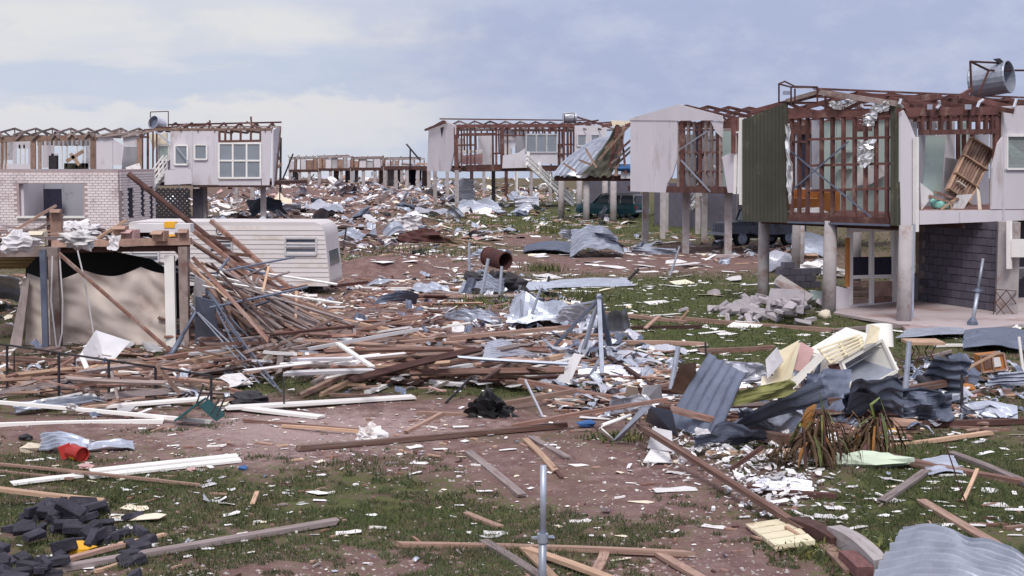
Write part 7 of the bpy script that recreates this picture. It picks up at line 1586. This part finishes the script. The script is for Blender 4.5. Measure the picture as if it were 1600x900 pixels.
def zone(n, cx, cy, rx, ry, mean, pal, seed, sig=.5, lo=2.5, hi=60, tilt=.12, zmax=0.0, gauss=False):
    r = random.Random(seed); P_ = PAL[pal]; ws = [w for _, _, w in P_]
    for _ in range(n):
        if gauss: u, v = r.gauss(0, .45), r.gauss(0, .45)
        else:
            while True:
                u, v = r.uniform(-1, 1), r.uniform(-1, 1)
                if u * u + v * v < 1: break
        px, py = cx + u * rx, cy + v * ry
        if py < 276: continue
        k, m, _ = r.choices(P_, ws)[0]; s_ = min(hi, max(lo, mean * math.exp(r.gauss(0, sig))))
        if k == 't': s_ *= 2.2
        if k == 'l': s_ *= .7
        frag(r, px, py, s_, m, k, tilt=tilt, lift=zmax * r.random() * math.exp(-(u * u + v * v) * 1.5))
# small things strewn on the shed deck
dk = random.Random(41)
for _ in range(120):
    px, py = dk.uniform(-5, 292), dk.uniform(356, 381); p = P(px, py, zd + dk.uniform(.0, .06)); k, m = dk.choice([('f', 'board_white'), ('f', 'board_white'), ('l', 'board_white'), ('f', 'pink'), ('t', 'wood_brown'), ('l', 'iron_dark'), ('f', 'board_grey'), ('l', 'wood_brown'), ('s', 'cloth_white')])
    if p.y < YS + .05 or p.y > YS + 4: continue
    s_ = dk.uniform(.06, .3); ENT.append((s_ * 50, k, dk.randrange(8), m, Mx.Translation(p) @ Mx.Rotation(dk.uniform(0, 6), 4, 'Z') @ Mx.Rotation(dk.gauss(0, .4), 4, 'X') @ Mx.Diagonal((s_ * (2 if k == 't' else 1), s_ * (.3 if k == 't' else .7), s_ * (.15 if k == 't' else .6), 1)), px, py))
# individually placed boards (photo x, y, width px, shape)
ex = random.Random(31)
for px, py, w_, a, m in ((1055, 768, 72, .45, 'board_white'), (1000, 786, 60, .3, 'board_cream'), (908, 813, 46, .5, 'board_white'), (768, 838, 58, .6, 'board_white'), (775, 832, 40, .5, 'board_white'), (580, 808, 28, .6, 'board_white'), (545, 834, 42, .4, 'board_white'), (497, 773, 44, .5, 'board_white'), (500, 786, 22, .5, 'board_white'), (512, 823, 30, .5, 'board_cream'), (1116, 822, 40, .4, 'board_white'), (648, 700, 26, .6, 'board_white'), (688, 702, 24, .6, 'board_white'), (655, 722, 30, .5, 'board_white'), (720, 672, 26, .5, 'board_white'), (860, 700, 22, .8, 'board_white'), (905, 728, 40, .3, 'board_white'), (970, 837, 30, .3, 'board_cream'), (970, 872, 36, .3, 'board_cream'), (985, 880, 20, .5, 'board_white'), (355, 790, 40, .8, 'board_white'), (335, 786, 36, .9, 'foil'), (362, 806, 28, .7, 'paint_white'), (212, 798, 46, .5, 'board_cream'), (212, 812, 98, .3, 'board_cream'), (238, 853, 26, .5, 'board_white'), (80, 866, 44, .4, 'board_white'), (185, 808, 40, .5, 'board_white'),
     (1546, 768, 40, .9, 'board_white'), (1560, 790, 60, .4, 'board_white'), (1495, 767, 30, .4, 'board_white'), (1590, 795, 40, .6, 'board_white'), (1398, 788, 50, .5, 'board_white'), (1360, 785, 34, .5, 'board_white'), (1290, 815, 36, .6, 'board_white'), (1305, 800, 34, .8, 'board_white'), (1318, 818, 30, .8, 'board_white'), (1335, 835, 44, .4, 'board_white'), (1295, 870, 50, .7, 'board_white'), (1322, 868, 46, .7, 'board_cream'), (1400, 808, 24, .6, 'board_white'), (1380, 815, 28, .4, 'board_white'), (1460, 805, 20, .5, 'board_white'), (1480, 825, 36, .5, 'board_white'), (1516, 822, 50, .3, 'board_white'), (1385, 752, 30, .7, 'board_grey'), (1405, 757, 34, .4, 'board_white'), (1280, 745, 40, .5, 'board_white'), (1590, 683, 44, .3, 'board_white'), (1530, 695, 40, .3, 'board_grey'),
     (558, 527, 90, .55, 'paint_white'), (590, 520, 80, .5, 'paint_white'), (585, 537, 60, .6, 'board_white'), (545, 512, 50, .5, 'board_white'), (468, 563, 36, .8, 'board_white'), (430, 578, 70, .5, 'board_white'), (395, 582, 60, .4, 'board_white'), (330, 573, 90, .22, 'paint_white'), (300, 585, 90, .25, 'board_white'), (525, 505, 50, .5, 'board_white'), (480, 480, 50, .5, 'board_white'), (115, 600, 60, .5, 'board_white'), (135, 590, 50, .5, 'board_grey'), (200, 598, 60, .3, 'board_white'), (690, 553, 90, .35, 'board_white'), (725, 575, 70, .35, 'board_white'), (660, 545, 60, .4, 'board_white'), (790, 580, 60, .4, 'board_cream'), (740, 600, 60, .3, 'galv_bright'), (652, 516, 44, .5, 'board_white'), (900, 640, 60, .35, 'board_white'), (930, 655, 50, .3, 'board_white'), (885, 618, 40, .4, 'board_cream'), (1030, 612, 50, .5, 'board_white'), (990, 640, 60, .4, 'board_grey'), (1075, 700, 40, .8, 'board_white'), (1120, 690, 46, .6, 'board_white'), (1055, 740, 50, .4, 'board_white'), (740, 440, 40, .4, 'board_white'), (700, 445, 30, .4, 'board_white'), (1050, 450, 50, .35, 'board_white'), (1080, 548, 60, .3, 'board_white'), (1000, 560, 60, .3, 'board_white'), (1040, 492, 50, .3, 'board_white'), (1180, 600, 50, .4, 'board_white'), (1165, 570, 70, .4, 'board_grey')):
    frag(ex, px, py, w_, m, 'f' if m not in ('foil',) else 's', asp=a, tilt=.07, lift=.02 if 500 < py < 620 and 250 < px < 900 else 0, yaw=ex.gauss(0, .35))
zone(190, 700, 790, 620, 110, 8, 'w', 1, .6, 3, 40, .08); zone(150, 1430, 780, 200, 110, 12, 'w', 2, .6, 3, 46, .1)
zone(130, 200, 800, 260, 110, 9, 'w', 3, .6, 3, 34, .1); zone(60, 330, 700, 330, 40, 8, 'w', 23, .5, 3, 26, .08)
zone(560, 1210, 758, 100, 62, 8.5, 'rub', 4, .5, 3, 34, .35, .12, True); zone(260, 1100, 705, 110, 45, 10, 'rub', 5, .45, 4, 40, .35, .15, True)
zone(240, 1330, 660, 260, 42, 14, 'mix', 6, .5, 4, 46, .2, .1); zone(120, 1540, 620, 90, 45, 15, 'mix', 7, .5, 4, 46, .2)
zone(200, 930, 575, 90, 60, 18, 'met', 48, .5, 5, 60, .25, .2); zone(240, 1330, 640, 190, 40, 18, 'met', 49, .5, 5, 60, .3, .25); zone(120, 800, 490, 110, 30, 14, 'met', 50, .5, 5, 40, .3, .2); zone(160, 360, 505, 90, 45, 14, 'met', 51, .5, 5, 40, .5, .6); zone(160, 1500, 600, 120, 40, 15, 'met', 52, .5, 5, 50, .3, .1); zone(380, 960, 600, 140, 60, 14, 'mix', 8, .5, 4, 50, .2, .15); zone(560, 620, 560, 340, 62, 14, 'mix', 9, .55, 4, 50, .22, .3)
zone(260, 170, 600, 240, 60, 15, 'mix', 10, .55, 4, 60, .22, .2); zone(240, 400, 500, 120, 50, 13, 'mix', 11, .5, 4, 44, .4, .5)
zone(480, 1080, 520, 250, 105, 11, 'w', 12, .75, 3, 64, .06); zone(480, 720, 490, 220, 65, 11, 'mix', 13, .5, 3, 40, .2, .1)
zone(560, 840, 410, 270, 75, 10, 'w', 14, .75, 3, 64, .07); zone(1250, 570, 350, 230, 60, 9.5, 'far', 15, .65, 3, 48, .25); zone(1100, 560, 303, 190, 30, 8, 'far', 16, .5, 3, 28, .3)
zone(600, 790, 335, 210, 45, 9, 'far', 17, .5, 3, 30, .2); zone(300, 400, 330, 90, 22, 9, 'far', 18, .5, 3, 30, .3); zone(220, 760, 300, 120, 22, 8, 'far', 19, .5, 3, 30, .35)
zone(160, 1080, 385, 180, 22, 9, 'mix', 20, .5, 3, 34, .15); zone(130, 1500, 520, 130, 18, 10, 'w', 21, .5, 3, 34, .1); zone(140, 650, 440, 120, 45, 8, 'mix', 22, .5, 3, 30, .2)
zone(160, 300, 350, 330, 14, 8, 'far', 24, .5, 3, 26, .3); zone(170, 430, 290, 100, 10, 7, 'far', 25, .4, 3, 20, .3); zone(240, 640, 292, 120, 9, 7, 'far', 26, .4, 3, 20, .4); zone(110, 590, 650, 330, 30, 7, 'w', 27, .5, 3, 20, .08); zone(110, 1200, 400, 100, 20, 12, 'mix', 60, .5, 4, 40, .3, .1); zone(130, 790, 308, 100, 14, 11, 'far', 61, .5, 4, 34, .5, .3); zone(60, 930, 345, 60, 10, 10, 'mix', 62, .5, 4, 26, .3); zone(30, 1470, 488, 90, 12, 9, 'mix', 63, .5, 4, 24, .2); zone(120, 350, 318, 110, 16, 11, 'far', 64, .5, 4, 34, .5, .3); zone(320, 560, 420, 280, 60, 8, 'mix', 65, .6, 3, 40, .15); zone(160, 420, 690, 400, 40, 6, 'mix', 66, .5, 2.5, 20, .1); zone(160, 1800, 640, 190, 230, 13, 'mix', 70, .5, 4, 44, .2); zone(160, -200, 620, 190, 230, 13, 'mix', 71, .5, 4, 44, .2); zone(90, 1800, 400, 190, 90, 10, 'mix', 72, .5, 4, 40, .2); zone(260, 800, 800, 800, 130, 6, 'splint', 78, .6, 2.5, 26, .1); zone(300, 800, 720, 760, 90, 5, 'w', 79, .6, 2.5, 18, .1); zone(420, 600, 545, 360, 60, 8, 'splint', 73, .5, 3, 26, .3, .5); zone(300, 390, 500, 110, 50, 9, 'splint', 74, .5, 3, 26, .5, .9); zone(260, 170, 590, 200, 50, 9, 'splint', 75, .5, 3, 26, .3, .3); zone(260, 960, 590, 130, 50, 8, 'splint', 76, .5, 3, 26, .3, .2); zone(300, 650, 480, 260, 35, 7, 'splint', 77, .5, 3, 22, .2, .1); zone(120, 20, 470, 60, 40, 12, 'mix', 28, .5, 4, 40, .3)
LIM = {'f': 285, 't': 60, 's': 110, 'l': 90}
NM = {'f': ('board_fragment', 'board fragment', 'broken wall boards'), 't': ('timber_offcut', 'offcut', 'broken timber offcuts'), 's': ('metal_scrap', 'metal scrap', 'crumpled metal scraps'), 'l': ('rubble_lump', 'lump', 'lumps of rubble')}
for kd in 'ftsl':
    es = sorted([e for e in ENT if e[1] == kd], key=lambda e: -e[0])
    for e in es[:LIM[kd]]:
        o = bpy.data.objects.new(NM[kd][0], vmesh(kd, e[2], e[3])); COL.objects.link(o); o.matrix_world = e[4]; tag(o, None, NM[kd][1], NM[kd][2])
        big = 'large ' if e[0] > 45 else 'mid sized ' if e[0] > 24 else 'small '
        later(o, big + COLN.get(e[3], 'brown') + ' ' + {'f': 'fragment', 't': 'offcut', 's': 'scrap', 'l': 'lump'}[kd], e[5], e[6])
    rest = es[LIM[kd]:]; ms = sorted({e[3] for e in rest} | ({x[2] for x in XT} if kd == 't' else set())); b = MB(); src = {'f': FLK, 't': PVW, 's': SCR, 'l': LMP}[kd]
    for e in rest:
        s_ = src[e[2]]; b.add([e[4] @ V(p) for p in s_.v], s_.f, ms.index(e[3]))
    if kd == 't':
        for vs_, fs_, mn in XT: b.add(vs_, fs_, ms.index(mn))
    if rest: mk({'f': 'scattered_boards', 't': 'scattered_timber', 's': 'scattered_metal', 'l': 'scattered_rubble'}[kd], b, ms, None, {'f': 'countless small white board chips strewn over the ground', 't': 'countless small broken timbers strewn over the ground', 's': 'countless small crumpled metal scraps strewn over the ground', 'l': 'countless small lumps of rubble strewn over the ground'}[kd], 'debris', None, 'stuff')
flush_labels()
# ---------------------------------------------------------------- weeds and leaf litter
def weed(px, py, n, h, spread, label, seed, m='weed'):
    r = random.Random(seed); g = G(px, py); b = MB()
    for _ in range(int(n * 1.6)):
        p = g + V((r.gauss(0, spread), r.gauss(0, spread * .8), 0)); hh = h * .62 * r.uniform(.3, 1); d = V((r.gauss(0, .3), r.gauss(0, .3), 1)) * hh; s_ = V((r.uniform(.005, .014), r.uniform(-.01, .01), 0)) * (1 + g.y / 60)
        b.add([p - s_, p + s_, p + d * .6 + s_ * .8, p + d + V((r.gauss(0, .08), 0, 0)), p + d * .6 - s_ * .8], [(0, 1, 2, 4), (4, 2, 3)])
    mk('weed_clump', b, m, None, label, 'weeds', None, 'stuff')
for i, (x, y, n, h, s_, lb) in enumerate(((780, 480, 130, .7, .6, 'yellowing weed clump in the crumpled iron left of centre'), (900, 470, 90, .6, .5, 'weed clump behind the bent steel frame'), (850, 425, 60, .6, .4, 'yellow green weed clump beside the long flat corrugated sheet'), (600, 395, 200, .5, 2.0, 'low olive weeds behind the red soil mound'), (690, 375, 120, .5, 1.5, 'low olive weeds left of the rusty drum'), (885, 365, 160, .9, 1.1, 'dry shrub clump in front of the teal station wagon'), (1090, 352, 120, 1.0, .9, 'green shrub clump under the white gable house'), (945, 615, 60, .35, .2, 'grass tuft at the foot of the bent steel frame'), (960, 690, 60, .25, .2, 'grass tuft by the soil left of the tilted blue sheet'), (1262, 872, 70, .22, .2, 'thin grass tuft at the cream shutter'), (1345, 862, 60, .25, .15, 'thin grass tuft beside the concrete beam'), (560, 405, 120, .4, 1.0, 'weed clump at the caravan end'), (690, 340, 160, .6, 3.0, 'far low weeds in front of the central house'), (800, 350, 160, .5, 3.0, 'far low weeds before the white stairs'))):
    weed(x, y, n, h, s_, lb, i)
